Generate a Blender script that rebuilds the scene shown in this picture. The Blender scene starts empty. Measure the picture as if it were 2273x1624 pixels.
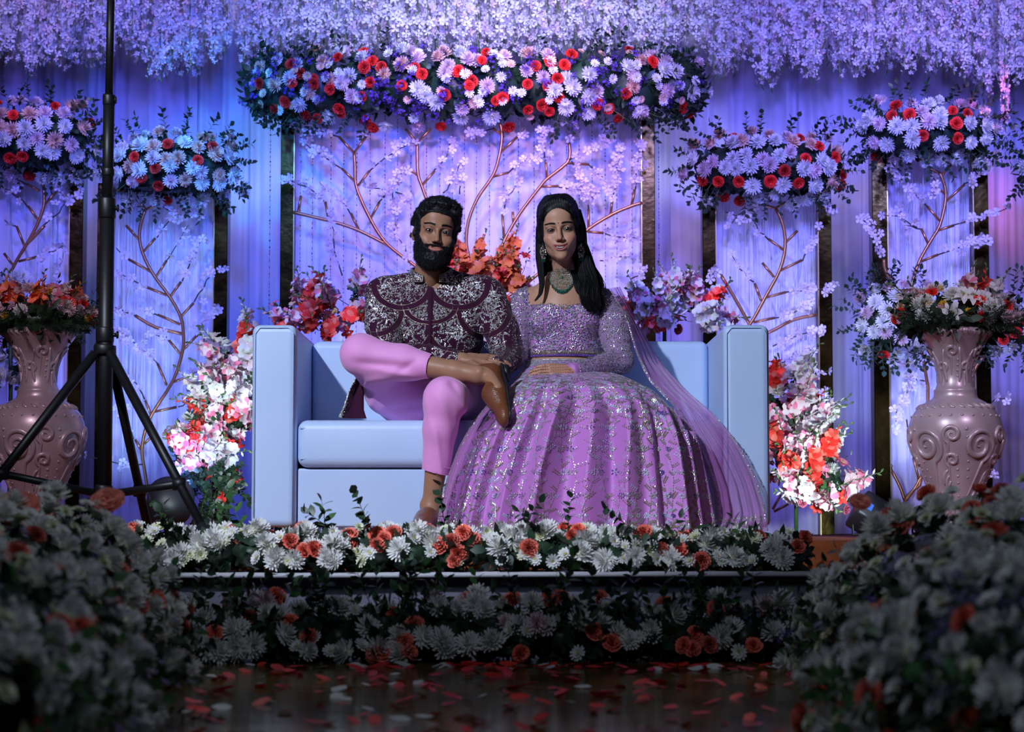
import bpy, math, random
import numpy as np
from mathutils import Vector, Matrix, Quaternion, Euler

R = random.Random(11)
NR = np.random.RandomState(5)
PI = math.pi
sc = bpy.context.scene
COL = sc.collection

# ------------------------------------------------------------------ camera
F, CX, CY, HY, ZC = 4836.0, 1136.5, 812.0, 1160.0, 0.057
PITCH = math.atan((HY - CY) / F)
cam_data = bpy.data.cameras.new('camera')
cam = bpy.data.objects.new('camera', cam_data)
COL.objects.link(cam)
cam.location = (0, 0, ZC)
cam.rotation_euler = (PI / 2 + PITCH, 0, 0)
cam_data.sensor_width = 36
cam_data.lens = F * 36 / 2273
cam_data.clip_start = 0.1
cam_data.clip_end = 100
cam_data.dof.use_dof = True
cam_data.dof.focus_distance = 7.95
cam_data.dof.aperture_fstop = 4.0
sc.camera = cam

# ------------------------------------------------------------------ view
sc.view_settings.view_transform = 'Standard'
sc.view_settings.look = 'None'
sc.view_settings.exposure = 0.0
sc.view_settings.gamma = 1.0
sc.view_settings.use_curve_mapping = False

world = bpy.data.worlds.new('hall_dark')
sc.world = world
world.use_nodes = True
world.node_tree.nodes['Background'].inputs[0].default_value = (0.25, 0.28, 0.5, 1)
world.node_tree.nodes['Background'].inputs[1].default_value = 0.013


def light(name, kind, loc, target, power, color, size=0.1, angle=60, blend=0.6, size_y=None):
    d = bpy.data.lights.new(name, kind)
    d.energy = power
    d.color = color
    if kind == 'SPOT':
        d.spot_size = math.radians(angle)
        d.spot_blend = blend
        d.shadow_soft_size = size
    elif kind == 'AREA':
        d.shape = 'RECTANGLE'
        d.size = size
        d.size_y = size_y or size
    else:
        d.shadow_soft_size = size
    o = bpy.data.objects.new(name, d)
    COL.objects.link(o)
    o.location = loc
    v = Vector(target) - Vector(loc)
    o.rotation_euler = v.to_track_quat('-Z', 'Y').to_euler()
    return o


# key follow spot, front left and above, on the couple
light('follow_spot', 'SPOT', (-2.75, 2.7, 3.55), (-0.06, 7.85, 0.42), 1420, (0.80, 0.89, 1.08), 0.09, 29, 0.6)
# weak front wash of the hall
light('hall_wash', 'AREA', (-0.5, 0.5, 4.2), (0, 6.3, -0.2), 42, (0.70, 0.82, 1.0), 2.0, size_y=1.2)
# coloured washes from the truss on the drapes and the blossoms
for _x, _p, _c in ((-2.3, 190, (0.15, 0.13, 1.0)), (-0.9, 280, (0.055, 0.14, 1.15)), (0.9, 280, (0.17, 0.17, 1.1)), (2.3, 330, (0.18, 0.21, 1.1))):
    light('blue_wash', 'SPOT', (_x * 0.9, 7.0, 2.25), (_x, 9.9, 1.55), _p, _c, 0.12, 74, 1.0)
light('blossom_wash', 'SPOT', (-0.1, 7.2, 3.6), (-0.1, 9.7, 2.42), 560, (0.60, 0.66, 1.0), 0.2, 50, 1.0)
light('blossom_wash', 'SPOT', (2.2, 7.2, 3.6), (1.9, 9.7, 2.40), 210, (0.62, 0.46, 1.0), 0.2, 50, 1.0)
light('blossom_wash', 'SPOT', (-2.2, 7.2, 3.6), (-1.9, 9.7, 2.40), 170, (0.68, 0.56, 1.0), 0.2, 50, 1.0)
light('azure_spot', 'SPOT', (-1.5, 7.6, 2.4), (-1.24, 10.1, 1.55), 190, (0.0, 0.50, 1.1), 0.06, 34, 1.0)
light('magenta_spot', 'SPOT', (1.85, 8.5, 2.35), (2.30, 10.25, 1.50), 75, (1.0, 0.12, 0.65), 0.05, 18, 0.8)
light('violet_spot', 'SPOT', (0.2, 6.9, 2.3), (-0.1, 9.6, 1.60), 215, (0.70, 0.36, 0.85), 0.08, 40, 1.0)
light('pink_spot', 'SPOT', (1.4, 6.6, 3.5), (0.45, 9.6, 1.5), 60, (1.0, 0.30, 0.50), 0.06, 20, 0.9)
light('topper_fill', 'SPOT', (-2.2, 5.6, 3.4), (-1.70, 9.0, 1.55), 130, (1.0, 0.86, 0.90), 0.1, 22, 1.0)
light('topper_fill', 'SPOT', (2.2, 5.6, 3.4), (1.75, 9.0, 1.65), 150, (1.0, 0.86, 0.95), 0.1, 28, 1.0)
light('topper_fill', 'SPOT', (0.0, 5.6, 3.2), (0.0, 9.3, 2.0), 125, (1.0, 0.80, 0.90), 0.1, 32, 1.0)  # unseen fill added to whiten the centre garland against the blue
light('bank_spot', 'SPOT', (-1.0, 6.9, 2.6), (-1.25, 5.2, 0.0), 42, (0.85, 0.95, 1.0), 0.15, 44, 1.0)
light('bank_spot', 'SPOT', (1.0, 6.9, 2.6), (1.25, 5.2, 0.0), 42, (0.85, 0.95, 0.95), 0.15, 44, 1.0)
light('urn_fill', 'SPOT', (1.2, 5.4, 2.2), (1.74, 9.2, 0.95), 75, (1.0, 0.84, 0.86), 0.1, 16, 1.0)  # unseen fill added for the mum cluster beside the right urn
light('urn_fill', 'SPOT', (-2.2, 5.0, 2.4), (-1.80, 8.3, 0.45), 170, (1.0, 0.80, 0.95), 0.1, 26, 1.0)  # this and the next: unseen fills added to brighten the urns
light('urn_fill', 'SPOT', (2.6, 5.0, 2.6), (1.72, 8.3, 0.45), 170, (0.95, 0.78, 1.15), 0.1, 26, 1.0)

# ------------------------------------------------------------------ helpers
def at(px, py, Y):
    """the world point at depth Y that stands at a pixel of the 2273x1624 frame"""
    u, v = (px - CX) / F, (CY - py) / F
    c, s = math.cos(PITCH), math.sin(PITCH)
    dy = c - v * s
    dz = s + v * c
    k = Y / dy
    return Vector((u * k, Y, ZC + dz * k))


def lin(c):
    return tuple((x / 12.92 if x <= 0.04045 else ((x + 0.055) / 1.055) ** 2.4) for x in c)


def hexc(h):
    return lin(tuple(int(h[i:i + 2], 16) / 255 for i in (0, 2, 4)))


def mat(name, color, rough=0.6, metal=0.0, spec=0.5, jitter=0.0, sheen=0.0, trans=0.0, alpha=1.0, bump=0.0, bscale=200.0,
        emit=None, noise_col=None, nscale=20.0, coat=0.0, attr=None):
    m = bpy.data.materials.new(name)
    m.use_nodes = True
    nt = m.node_tree
    b = nt.nodes['Principled BSDF']
    if isinstance(color, str):
        color = hexc(color)
    b.inputs['Base Color'].default_value = (*color, 1)
    b.inputs['Roughness'].default_value = rough
    b.inputs['Metallic'].default_value = metal
    b.inputs['Specular IOR Level'].default_value = spec
    b.inputs['Sheen Weight'].default_value = sheen
    b.inputs['Coat Weight'].default_value = coat
    b.inputs['Alpha'].default_value = alpha
    src = None
    if attr:
        a = nt.nodes.new('ShaderNodeAttribute')
        a.attribute_name = attr
        src = a.outputs['Color']
    if noise_col is not None:
        if isinstance(noise_col, str):
            noise_col = hexc(noise_col)
        tc = nt.nodes.new('ShaderNodeTexCoord')
        n = nt.nodes.new('ShaderNodeTexNoise')
        n.inputs['Scale'].default_value = nscale
        n.inputs['Detail'].default_value = 4
        nt.links.new(tc.outputs['Object'], n.inputs['Vector'])
        r = nt.nodes.new('ShaderNodeValToRGB')
        r.color_ramp.elements[0].position = 0.38
        r.color_ramp.elements[1].position = 0.62
        r.color_ramp.elements[0].color = (*color, 1)
        r.color_ramp.elements[1].color = (*noise_col, 1)
        nt.links.new(n.outputs['Fac'], r.inputs['Fac'])
        src = r.outputs['Color']
    if jitter:
        oi = nt.nodes.new('ShaderNodeObjectInfo')
        mr = nt.nodes.new('ShaderNodeMapRange')
        mr.inputs['To Min'].default_value = 1 - jitter
        mr.inputs['To Max'].default_value = 1 + jitter * 0.6
        nt.links.new(oi.outputs['Random'], mr.inputs['Value'])
        hs = nt.nodes.new('ShaderNodeHueSaturation')
        hs.inputs['Color'].default_value = (*color, 1)
        if src is not None:
            nt.links.new(src, hs.inputs['Color'])
        nt.links.new(mr.outputs['Result'], hs.inputs['Value'])
        src = hs.outputs['Color']
    if src is not None:
        nt.links.new(src, b.inputs['Base Color'])
    if bump:
        tc = nt.nodes.new('ShaderNodeTexCoord')
        n = nt.nodes.new('ShaderNodeTexNoise')
        n.inputs['Scale'].default_value = bscale
        n.inputs['Detail'].default_value = 5
        nt.links.new(tc.outputs['Object'], n.inputs['Vector'])
        bp = nt.nodes.new('ShaderNodeBump')
        bp.inputs['Strength'].default_value = bump
        bp.inputs['Distance'].default_value = 0.004
        nt.links.new(n.outputs['Fac'], bp.inputs['Height'])
        nt.links.new(bp.outputs['Normal'], b.inputs['Normal'])
    if emit:
        b.inputs['Emission Color'].default_value = (*emit[0], 1)
        b.inputs['Emission Strength'].default_value = emit[1]
    if trans:
        t = nt.nodes.new('ShaderNodeBsdfTranslucent')
        if src is not None:
            nt.links.new(src, t.inputs['Color'])
        else:
            t.inputs['Color'].default_value = (*color, 1)
        mx = nt.nodes.new('ShaderNodeMixShader')
        mx.inputs[0].default_value = trans
        nt.links.new(b.outputs[0], mx.inputs[1])
        nt.links.new(t.outputs[0], mx.inputs[2])
        nt.links.new(mx.outputs[0], nt.nodes['Material Output'].inputs[0])
    return m


class MB:
    """collects polygons with material indices, then makes one mesh"""
    def __init__(self):
        self.v, self.f, self.m, self.n = [], [], [], 0

    def add(self, verts, faces, mi=0):
        verts = np.asarray(verts, dtype=float).reshape(-1, 3)
        self.v.append(verts)
        self.f += [tuple(i + self.n for i in f) for f in faces]
        self.m += [mi] * len(faces)
        self.n += len(verts)

    def merge(self, other, M=None, mi=None):
        v = np.concatenate(other.v)
        if M is not None:
            A = np.array(M)
            v = v @ A[:3, :3].T + A[:3, 3]
        self.v.append(v)
        self.f += [tuple(i + self.n for i in f) for f in other.f]
        self.m += other.m if mi is None else [mi] * len(other.m)
        self.n += len(v)

    def tube(self, pts, rad, n=6, mi=0, cap=True):
        pts = [Vector(p) for p in pts]
        k = len(pts)
        rads = rad if hasattr(rad, '__len__') else [rad] * k
        t0 = (pts[1] - pts[0]).normalized()
        up = Vector((0, 0, 1)) if abs(t0.z) < 0.9 else Vector((1, 0, 0))
        a = t0.cross(up).normalized()
        V = []
        for i, p in enumerate(pts):
            t = (pts[min(i + 1, k - 1)] - pts[max(i - 1, 0)])
            t = t.normalized() if t.length > 1e-9 else t0
            a = (a - t * a.dot(t))
            a = a.normalized() if a.length > 1e-6 else t.orthogonal().normalized()
            b = t.cross(a)
            for j in range(n):
                th = 2 * PI * j / n
                V.append(p + (a * math.cos(th) + b * math.sin(th)) * rads[i])
        Fc = [(i * n + j, i * n + (j + 1) % n, (i + 1) * n + (j + 1) % n, (i + 1) * n + j) for i in range(k - 1) for j in range(n)]
        if cap:
            Fc += [tuple(reversed(range(n))), tuple(range((k - 1) * n, k * n))]
        self.add([tuple(v) for v in V], Fc, mi)

    def box(self, lo, hi, mi=0):
        (a, b, c), (d, e, f) = lo, hi
        V = [(a, b, c), (d, b, c), (d, e, c), (a, e, c), (a, b, f), (d, b, f), (d, e, f), (a, e, f)]
        self.add(V, [(0, 3, 2, 1), (4, 5, 6, 7), (0, 1, 5, 4), (1, 2, 6, 5), (2, 3, 7, 6), (3, 0, 4, 7)], mi)

    def lathe(self, prof, n=32, mi=0, c=(0, 0, 0)):
        V = [(c[0] + r * math.cos(2 * PI * j / n), c[1] + r * math.sin(2 * PI * j / n), c[2] + z) for r, z in prof for j in range(n)]
        Fc = [(i * n + j, i * n + (j + 1) % n, (i + 1) * n + (j + 1) % n, (i + 1) * n + j) for i in range(len(prof) - 1) for j in range(n)]
        self.add(V, Fc, mi)

    def mesh(self, name, mats, smooth=True):
        me = bpy.data.meshes.new(name)
        v = np.concatenate(self.v) if self.v else np.zeros((0, 3))
        me.from_pydata(v.tolist(), [], self.f)
        for m in (mats if isinstance(mats, (list, tuple)) else [mats]):
            me.materials.append(m)
        me.polygons.foreach_set('material_index', self.m)
        if smooth:
            me.polygons.foreach_set('use_smooth', [True] * len(me.polygons))
        me.update()
        return me


def meta(o, label=None, cat=None, group=None, kind=None):
    if label:
        o['label'] = label
    if cat:
        o['category'] = cat
    if group:
        o['group'] = group
    if kind:
        o['kind'] = kind
    return o


def empty(name, loc, label, cat, group=None):
    o = bpy.data.objects.new(name, None)
    COL.objects.link(o)
    o.location = loc
    o.empty_display_size = 0.05
    return meta(o, label, cat, group)


def base_of(parent):
    b = Vector((0, 0, 0))
    while parent is not None:
        b += parent.location
        parent = parent.parent
    return b


def obj(name, me, parent=None, loc=None, world_mesh=True, **kw):
    """world_mesh: the mesh is given in world coordinates and the object is put at its parent's origin"""
    o = bpy.data.objects.new(name, me)
    COL.objects.link(o)
    if parent is not None:
        o.parent = parent
        if loc is None and world_mesh:
            o.location = -base_of(parent)
    if loc is not None:
        o.location = Vector(loc) - (base_of(parent) if parent is not None else Vector())
    return meta(o, **kw)


def own(name, me, loc, **kw):
    """top-level mesh whose world-space mesh is moved so that its origin is loc"""
    me.transform(Matrix.Translation(-Vector(loc)))
    o = bpy.data.objects.new(name, me)
    COL.objects.link(o)
    o.location = loc
    return meta(o, **kw)


def put(name, me, parent, loc, normal, scale, spin=None):
    """an instance of a shared flower or leaf mesh, its +Z along the normal"""
    o = bpy.data.objects.new(name, me)
    COL.objects.link(o)
    o.parent = parent
    q = Vector(normal).normalized().to_track_quat('Z', 'Y') @ Quaternion((0, 0, 1), R.uniform(0, 2 * PI) if spin is None else spin)
    o.rotation_mode = 'QUATERNION'
    o.rotation_quaternion = q
    o.scale = (scale,) * 3
    o.location = Vector(loc) - (base_of(parent) if parent is not None else Vector())
    return o


def bevel_box(lo, hi, r, seg=3, puff=None):
    import bmesh
    bm = bmesh.new()
    bmesh.ops.create_cube(bm, size=1)
    for v in bm.verts:
        v.co = Vector([(lo[i] + hi[i]) / 2 + v.co[i] * (hi[i] - lo[i]) for i in range(3)])
    bmesh.ops.bevel(bm, geom=bm.edges[:], offset=r, segments=seg, affect='EDGES', profile=0.5)
    mb = MB()
    bm.verts.ensure_lookup_table()
    idx = {v: i for i, v in enumerate(bm.verts)}
    mb.add([tuple(v.co) for v in bm.verts], [tuple(idx[v] for v in f.verts) for f in bm.faces])
    bm.free()
    return mb


# ------------------------------------------------------------------ signed distance toolkit for bodies and clothes
def _smin(a, b, k):
    if k <= 0:
        return np.minimum(a, b)
    h = np.maximum(k - np.abs(a - b), 0) / k
    return np.minimum(a, b) - h * h * k * 0.25


class Field:
    def __init__(self, lo, hi, h):
        self.lo, self.h = np.array(lo, float), h
        self.n = [int(math.ceil((hi[i] - lo[i]) / h)) + 1 for i in range(3)]
        self.D = np.full(self.n, 0.25, np.float32)
        self.ax = [(self.lo[i] + np.arange(self.n[i]) * h).astype(np.float32) for i in range(3)]

    def sub(self, lo, hi):
        s = []
        for i in range(3):
            a = max(0, int((lo[i] - self.lo[i]) / self.h))
            b = min(self.n[i], int((hi[i] - self.lo[i]) / self.h) + 2)
            s.append(slice(a, max(a, b)))
        s = tuple(s)
        X, Y, Z = np.meshgrid(self.ax[0][s[0]], self.ax[1][s[1]], self.ax[2][s[2]], indexing='ij', sparse=True)
        return s, X, Y, Z

    def _apply(self, s, d, k, cut):
        if self.D[s].size == 0:
            return
        if cut:
            self.D[s] = -_smin(-self.D[s], d, k)
        else:
            self.D[s] = _smin(self.D[s], d, k)

    def cone(self, a, b, ra, rb, k=0.02, cut=False, sq=(1, 1, 1)):
        a, b = np.array(a, float), np.array(b, float)
        m = max(ra, rb) * max(sq) + k + 0.012
        s, X, Y, Z = self.sub(np.minimum(a, b) - m, np.maximum(a, b) + m)
        ba = b - a
        L = float(ba @ ba) + 1e-12
        x, y, z = X - a[0], Y - a[1], Z - a[2]
        t = np.clip((x * ba[0] + y * ba[1] + z * ba[2]) / L, 0, 1)
        d = np.sqrt(((x - t * ba[0]) / sq[0]) ** 2 + ((y - t * ba[1]) / sq[1]) ** 2 + ((z - t * ba[2]) / sq[2]) ** 2) - (ra + (rb - ra) * t)
        self._apply(s, d, k, cut)

    def ell(self, c, r, k=0.02, cut=False, rot=None, bend=0.0):
        c, r = np.array(c, float), np.array(r, float)
        m = r.max() + k + 0.012
        s, X, Y, Z = self.sub(c - m, c + m)
        x, y, z = X - c[0], Y - c[1], Z - c[2]
        if rot is not None:
            A = np.array(Euler(rot).to_matrix().transposed())
            x, y, z = (A[i][0] * x + A[i][1] * y + A[i][2] * z for i in range(3))
        if bend:
            z = z - bend * x * x
        k0 = np.sqrt((x / r[0]) ** 2 + (y / r[1]) ** 2 + (z / r[2]) ** 2)
        k1 = np.sqrt((x / r[0] ** 2) ** 2 + (y / r[1] ** 2) ** 2 + (z / r[2] ** 2) ** 2) + 1e-9
        self._apply(s, k0 * (k0 - 1) / k1, k, cut)

    def plane_cut(self, p, n, k=0.003):
        """removes what lies on the side the normal points to"""
        p, n = np.array(p, float), np.array(n, float)
        n /= np.linalg.norm(n)
        s, X, Y, Z = self.sub(self.lo - 1, self.lo + 9)
        d = (X - p[0]) * n[0] + (Y - p[1]) * n[1] + (Z - p[2]) * n[2]
        self.D = np.maximum(self.D, d)

    def limb(self, pts, rads, k=0.03, sq=(1, 1, 1)):
        for i in range(len(pts) - 1):
            self.cone(pts[i], pts[i + 1], rads[i], rads[i + 1], k, sq=sq)

    def grid(self):
        return np.meshgrid(*self.ax, indexing='ij', sparse=True)

    def extract(self, D=None):
        D = self.D if D is None else D
        S = D < 0
        nx, ny, nz = D.shape
        c = sum(S[i:nx - 1 + i, j:ny - 1 + j, k:nz - 1 + k].astype(np.int8) for i in (0, 1) for j in (0, 1) for k in (0, 1))
        act = np.argwhere((c > 0) & (c < 8))
        ids = np.full((nx - 1, ny - 1, nz - 1), -1, np.int32)
        ids[act[:, 0], act[:, 1], act[:, 2]] = np.arange(len(act))
        P = np.zeros((len(act), 3))
        N = np.zeros(len(act))
        corners = [(i, j, k) for i in (0, 1) for j in (0, 1) for k in (0, 1)]
        for a in corners:
            for ax in range(3):
                if a[ax] == 1:
                    continue
                b = list(a)
                b[ax] = 1
                da = D[act[:, 0] + a[0], act[:, 1] + a[1], act[:, 2] + a[2]]
                db = D[act[:, 0] + b[0], act[:, 1] + b[1], act[:, 2] + b[2]]
                m = (da < 0) != (db < 0)
                t = np.where(m, da / np.where(m, da - db, 1), 0)
                q = np.array(a, float)[None, :].repeat(len(act), 0)
                q[:, ax] += t
                P[m] += q[m]
                N[m] += 1
        P = P / N[:, None] + act
        V = self.lo + P * self.h
        quads = []
        for ax in range(3):
            o1, o2 = (ax + 1) % 3, (ax + 2) % 3
            sl = [slice(1, None)] * 3
            sl[ax] = slice(0, -1)
            s0 = S[tuple(slice(0, -1) if i == ax else slice(None) for i in range(3))]
            s1 = S[tuple(slice(1, None) if i == ax else slice(None) for i in range(3))]
            e = np.argwhere(s0 != s1)
            lim = np.array([nx - 1, ny - 1, nz - 1])
            ok = (e[:, o1] >= 1) & (e[:, o2] >= 1) & (e[:, o1] < lim[o1]) & (e[:, o2] < lim[o2])
            e = e[ok]
            ins = s0[e[:, 0], e[:, 1], e[:, 2]]
            q = []
            for d1, d2 in ((-1, -1), (0, -1), (0, 0), (-1, 0)):
                g = e.copy()
                g[:, o1] += d1
                g[:, o2] += d2
                q.append(ids[g[:, 0], g[:, 1], g[:, 2]])
            q = np.stack(q, 1)
            q[~ins] = q[~ins][:, ::-1]
            quads.append(q)
        return V, np.concatenate(quads)


def smooth_mesh(V, Q, it=2, lam=0.5):
    V = V.copy()
    for _ in range(it):
        acc = np.zeros_like(V)
        cnt = np.zeros(len(V))
        for i in range(4):
            for j in (1, 3):
                np.add.at(acc, Q[:, i], V[Q[:, (i + j) % 4]])
                np.add.at(cnt, Q[:, i], 1)
        V = V * (1 - lam) + lam * acc / np.maximum(cnt, 1)[:, None]
    return V


def normals_of(V, Q):
    n = np.cross(V[Q[:, 2]] - V[Q[:, 0]], V[Q[:, 3]] - V[Q[:, 1]])
    N = np.zeros_like(V)
    for i in range(4):
        np.add.at(N, Q[:, i], n)
    return N / (np.linalg.norm(N, axis=1)[:, None] + 1e-12)


def np_mesh(name, V, Q, mats, smooth=True, color=None, mi=None):
    me = bpy.data.meshes.new(name)
    me.vertices.add(len(V))
    me.vertices.foreach_set('co', np.asarray(V, np.float32).ravel())
    me.loops.add(Q.size)
    me.polygons.add(len(Q))
    me.loops.foreach_set('vertex_index', Q.ravel().astype(np.int32))
    k = Q.shape[1]
    me.polygons.foreach_set('loop_start', np.arange(0, Q.size, k, dtype=np.int32))
    for m in (mats if isinstance(mats, (list, tuple)) else [mats]):
        me.materials.append(m)
    if mi is not None:
        me.polygons.foreach_set('material_index', mi.astype(np.int32))
    me.update(calc_edges=True)
    me.validate()
    me.polygons.foreach_set('use_smooth', [smooth] * len(me.polygons))
    if color is not None:
        a = me.color_attributes.new('Col', 'FLOAT_COLOR', 'POINT')
        rgba = np.ones((len(V), 4), np.float32)
        rgba[:, :3] = color
        a.data.foreach_set('color', rgba.ravel())
    return me


def joined(parts):
    """several (V, Q) to one"""
    Vs, Qs, n = [], [], 0
    for V, Q in parts:
        Vs.append(V)
        Qs.append(Q + n)
        n += len(V)
    return np.concatenate(Vs), np.concatenate(Qs)


def wob(X, Y, Z, s, seed=0):
    """cheap smooth pseudo noise, about -1..1"""
    a = np.sin(X * s * 1.7 + 3.1 * seed + np.sin(Y * s * 1.3 + seed) * 1.4)
    b = np.sin(Y * s * 1.9 + 1.7 * seed + np.sin(Z * s * 1.1 + 2 * seed) * 1.5)
    c = np.sin(Z * s * 1.5 + 0.9 * seed + np.sin(X * s * 1.6 + seed * 3) * 1.3)
    return (a + b + c) / 3


def beads(name, P, N, L, W, ang, mats, mi=None, H=None):
    """a stone or sequin (a flattened octahedron) at each point, all one mesh"""
    n = len(P)
    N = N / (np.linalg.norm(N, axis=1)[:, None] + 1e-12)
    ref = np.tile([0, 0, 1.0], (n, 1))
    A = np.cross(ref, N)
    A /= np.linalg.norm(A, axis=1)[:, None] + 1e-9
    B = np.cross(N, A)
    ca, sa = np.cos(ang)[:, None], np.sin(ang)[:, None]
    U = A * ca + B * sa
    Vv = -A * sa + B * ca
    L, W = np.asarray(L)[:, None] * np.ones((n, 1)), np.asarray(W)[:, None] * np.ones((n, 1))
    H = W * 0.45 if H is None else H
    V = np.stack([P + U * L, P + Vv * W, P - U * L, P - Vv * W, P + N * H, P - N * H * 0.4], 1).reshape(-1, 3)
    T = np.array([[0, 1, 4], [1, 2, 4], [2, 3, 4], [3, 0, 4]])
    Q = (np.arange(n)[:, None, None] * 6 + T[None]).reshape(-1, 3)
    m = np.zeros(len(Q), int) if mi is None else np.repeat(mi, len(T))
    return np_mesh(name, V, Q, mats, smooth=False, mi=m)

# ------------------------------------------------------------------ materials
M = {}
M['drape'] = mat('drape_cloth', (0.74, 0.70, 0.86), 0.75, sheen=0.3, trans=0.25)
M['panel'] = mat('panel_cloth', (0.76, 0.70, 0.84), 0.7, sheen=0.3, trans=0.2)
M['gold_mirror'] = mat('gold_mirror', (0.075, 0.05, 0.012), 0.24, 1.0, noise_col=(0.022, 0.015, 0.005), nscale=6, bump=0.35, bscale=30)
M['gold_edge'] = mat('gold_edge', (0.55, 0.40, 0.16), 0.3, 0.9)
M['black'] = mat('black_metal', (0.006, 0.006, 0.007), 0.45, 0.0, 0.35)
M['black_plastic'] = mat('black_plastic', (0.008, 0.008, 0.012), 0.5)
M['lens'] = mat('lamp_lens', (0.05, 0.08, 0.2), 0.1, coat=1.0)
M['carpet'] = mat('stage_carpet', (0.36, 0.085, 0.02), 0.9, noise_col=(0.26, 0.06, 0.015), nscale=30)
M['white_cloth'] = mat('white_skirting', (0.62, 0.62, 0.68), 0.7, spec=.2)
M['shaded_cloth'] = mat('shaded_skirting', (0.20, 0.20, 0.27), 0.85, spec=.1)  # the same white skirting, darkened to stand in for shade on the riser
M['dark_wall'] = mat('dark_wall', (0.02, 0.02, 0.03), 0.9)
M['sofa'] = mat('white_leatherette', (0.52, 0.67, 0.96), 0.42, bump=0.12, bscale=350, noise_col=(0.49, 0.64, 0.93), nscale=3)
M['bronze'] = mat('bronze_tube', (0.42, 0.19, 0.09), 0.32, 0.75)
M['crystal'] = mat('crystal_bead', (0.45, 0.42, 0.55), 0.08, 0.8)
M['string'] = mat('silver_string', (0.85, 0.95, 0.95), 0.4, 0.1)
M['vase'] = mat('vase_glaze', (0.56, 0.42, 0.46), 0.34, 0.25, coat=0.3, noise_col=(0.46, 0.33, 0.37), nscale=9)
M['leaf'] = mat('leaf_dark', (0.018, 0.045, 0.022), 0.45, jitter=0.35)
M['leaf2'] = mat('leaf_green', (0.035, 0.10, 0.03), 0.45, jitter=0.35)
M['twig'] = mat('twig_brown', (0.05, 0.025, 0.02), 0.8)
M['stemg'] = mat('stem_green', (0.10, 0.17, 0.05), 0.6)
M['white'] = mat('petal_white', (0.82, 0.82, 0.80), 0.7, jitter=0.12, trans=0.15)
M['cream'] = mat('petal_cream', (0.70, 0.72, 0.52), 0.7, jitter=0.12)
M['peach'] = mat('petal_peach', (0.80, 0.52, 0.40), 0.7, jitter=0.15, trans=0.1)
M['pinkish'] = mat('petal_pale_pink', (0.80, 0.62, 0.66), 0.7, jitter=0.15, trans=0.1)
M['red'] = mat('petal_red', (0.95, 0.05, 0.035), 0.55, jitter=0.3, trans=0.1)
M['coral'] = mat('petal_coral', (0.92, 0.20, 0.14), 0.6, jitter=0.3)
M['orange'] = mat('petal_orange', (0.85, 0.20, 0.05), 0.6, jitter=0.25)
M['pink'] = mat('petal_pink', (0.85, 0.22, 0.36), 0.6, jitter=0.2, trans=0.15)
M['yellow'] = mat('petal_yellow', (0.75, 0.45, 0.02), 0.6, jitter=0.2)
M['purple'] = mat('petal_purple', (0.12, 0.04, 0.38), 0.6, jitter=0.3)
M['lilac'] = mat('petal_lilac', (0.60, 0.30, 0.55), 0.6, jitter=0.2)
M['orchid'] = mat('orchid_white', (0.80, 0.76, 0.80), 0.65, jitter=0.1, trans=0.3)
M['orchid_pink'] = mat('orchid_blush', (0.80, 0.60, 0.66), 0.65, trans=0.3)
M['blossom'] = mat('cherry_blossom', (0.82, 0.70, 0.78), 0.65, jitter=0.12, trans=0.2)
M['stamen'] = mat('stamen_yellow', (0.45, 0.42, 0.10), 0.7)
# glossy wet runway
rm = mat('runway_floor', (0.17, 0.105, 0.035), 0.11, 0.0, 0.10, noise_col=(0.06, 0.04, 0.02), nscale=2.2)
rm.node_tree.nodes['Principled BSDF'].inputs['IOR'].default_value = 1.22
_nt = rm.node_tree
_tc = _nt.nodes.new('ShaderNodeTexCoord')
_mp = _nt.nodes.new('ShaderNodeMapping')
_mp.inputs['Scale'].default_value = (1.2, 9, 1)
_n = _nt.nodes.new('ShaderNodeTexNoise')
_n.inputs['Scale'].default_value = 3
_bp = _nt.nodes.new('ShaderNodeBump')
_bp.inputs['Strength'].default_value = 0.12
_bp.inputs['Distance'].default_value = 0.01
_nt.links.new(_tc.outputs['Object'], _mp.inputs[0])
_nt.links.new(_mp.outputs[0], _n.inputs['Vector'])
_nt.links.new(_n.outputs['Fac'], _bp.inputs['Height'])
_nt.links.new(_bp.outputs['Normal'], _nt.nodes['Principled BSDF'].inputs['Normal'])
M['runway'] = rm

# ------------------------------------------------------------------ the setting
def solid(name, lo, hi, m, kind='structure', parent=None, bev=0.0, **kw):
    mb = bevel_box(lo, hi, bev) if bev else MB()
    if not bev:
        mb.box(lo, hi)
    c = ((lo[0] + hi[0]) / 2, (lo[1] + hi[1]) / 2, lo[2])
    if parent is None:
        return own(name, mb.mesh(name, m, smooth=bool(bev)), c, kind=kind, **kw)
    return obj(name, mb.mesh(name, m, smooth=bool(bev)), parent, **kw)


solid('floor', (-4.5, 0.0, -0.40), (4.5, 6.5, -0.33), M['runway'])
solid('stage_platform', (-4.2, 7.0, -0.32), (4.2, 11.0, 0.0), M['carpet'])
solid('wall_back', (-5, 10.9, -0.3), (5, 11.0, 4.2), M['dark_wall'])
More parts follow.
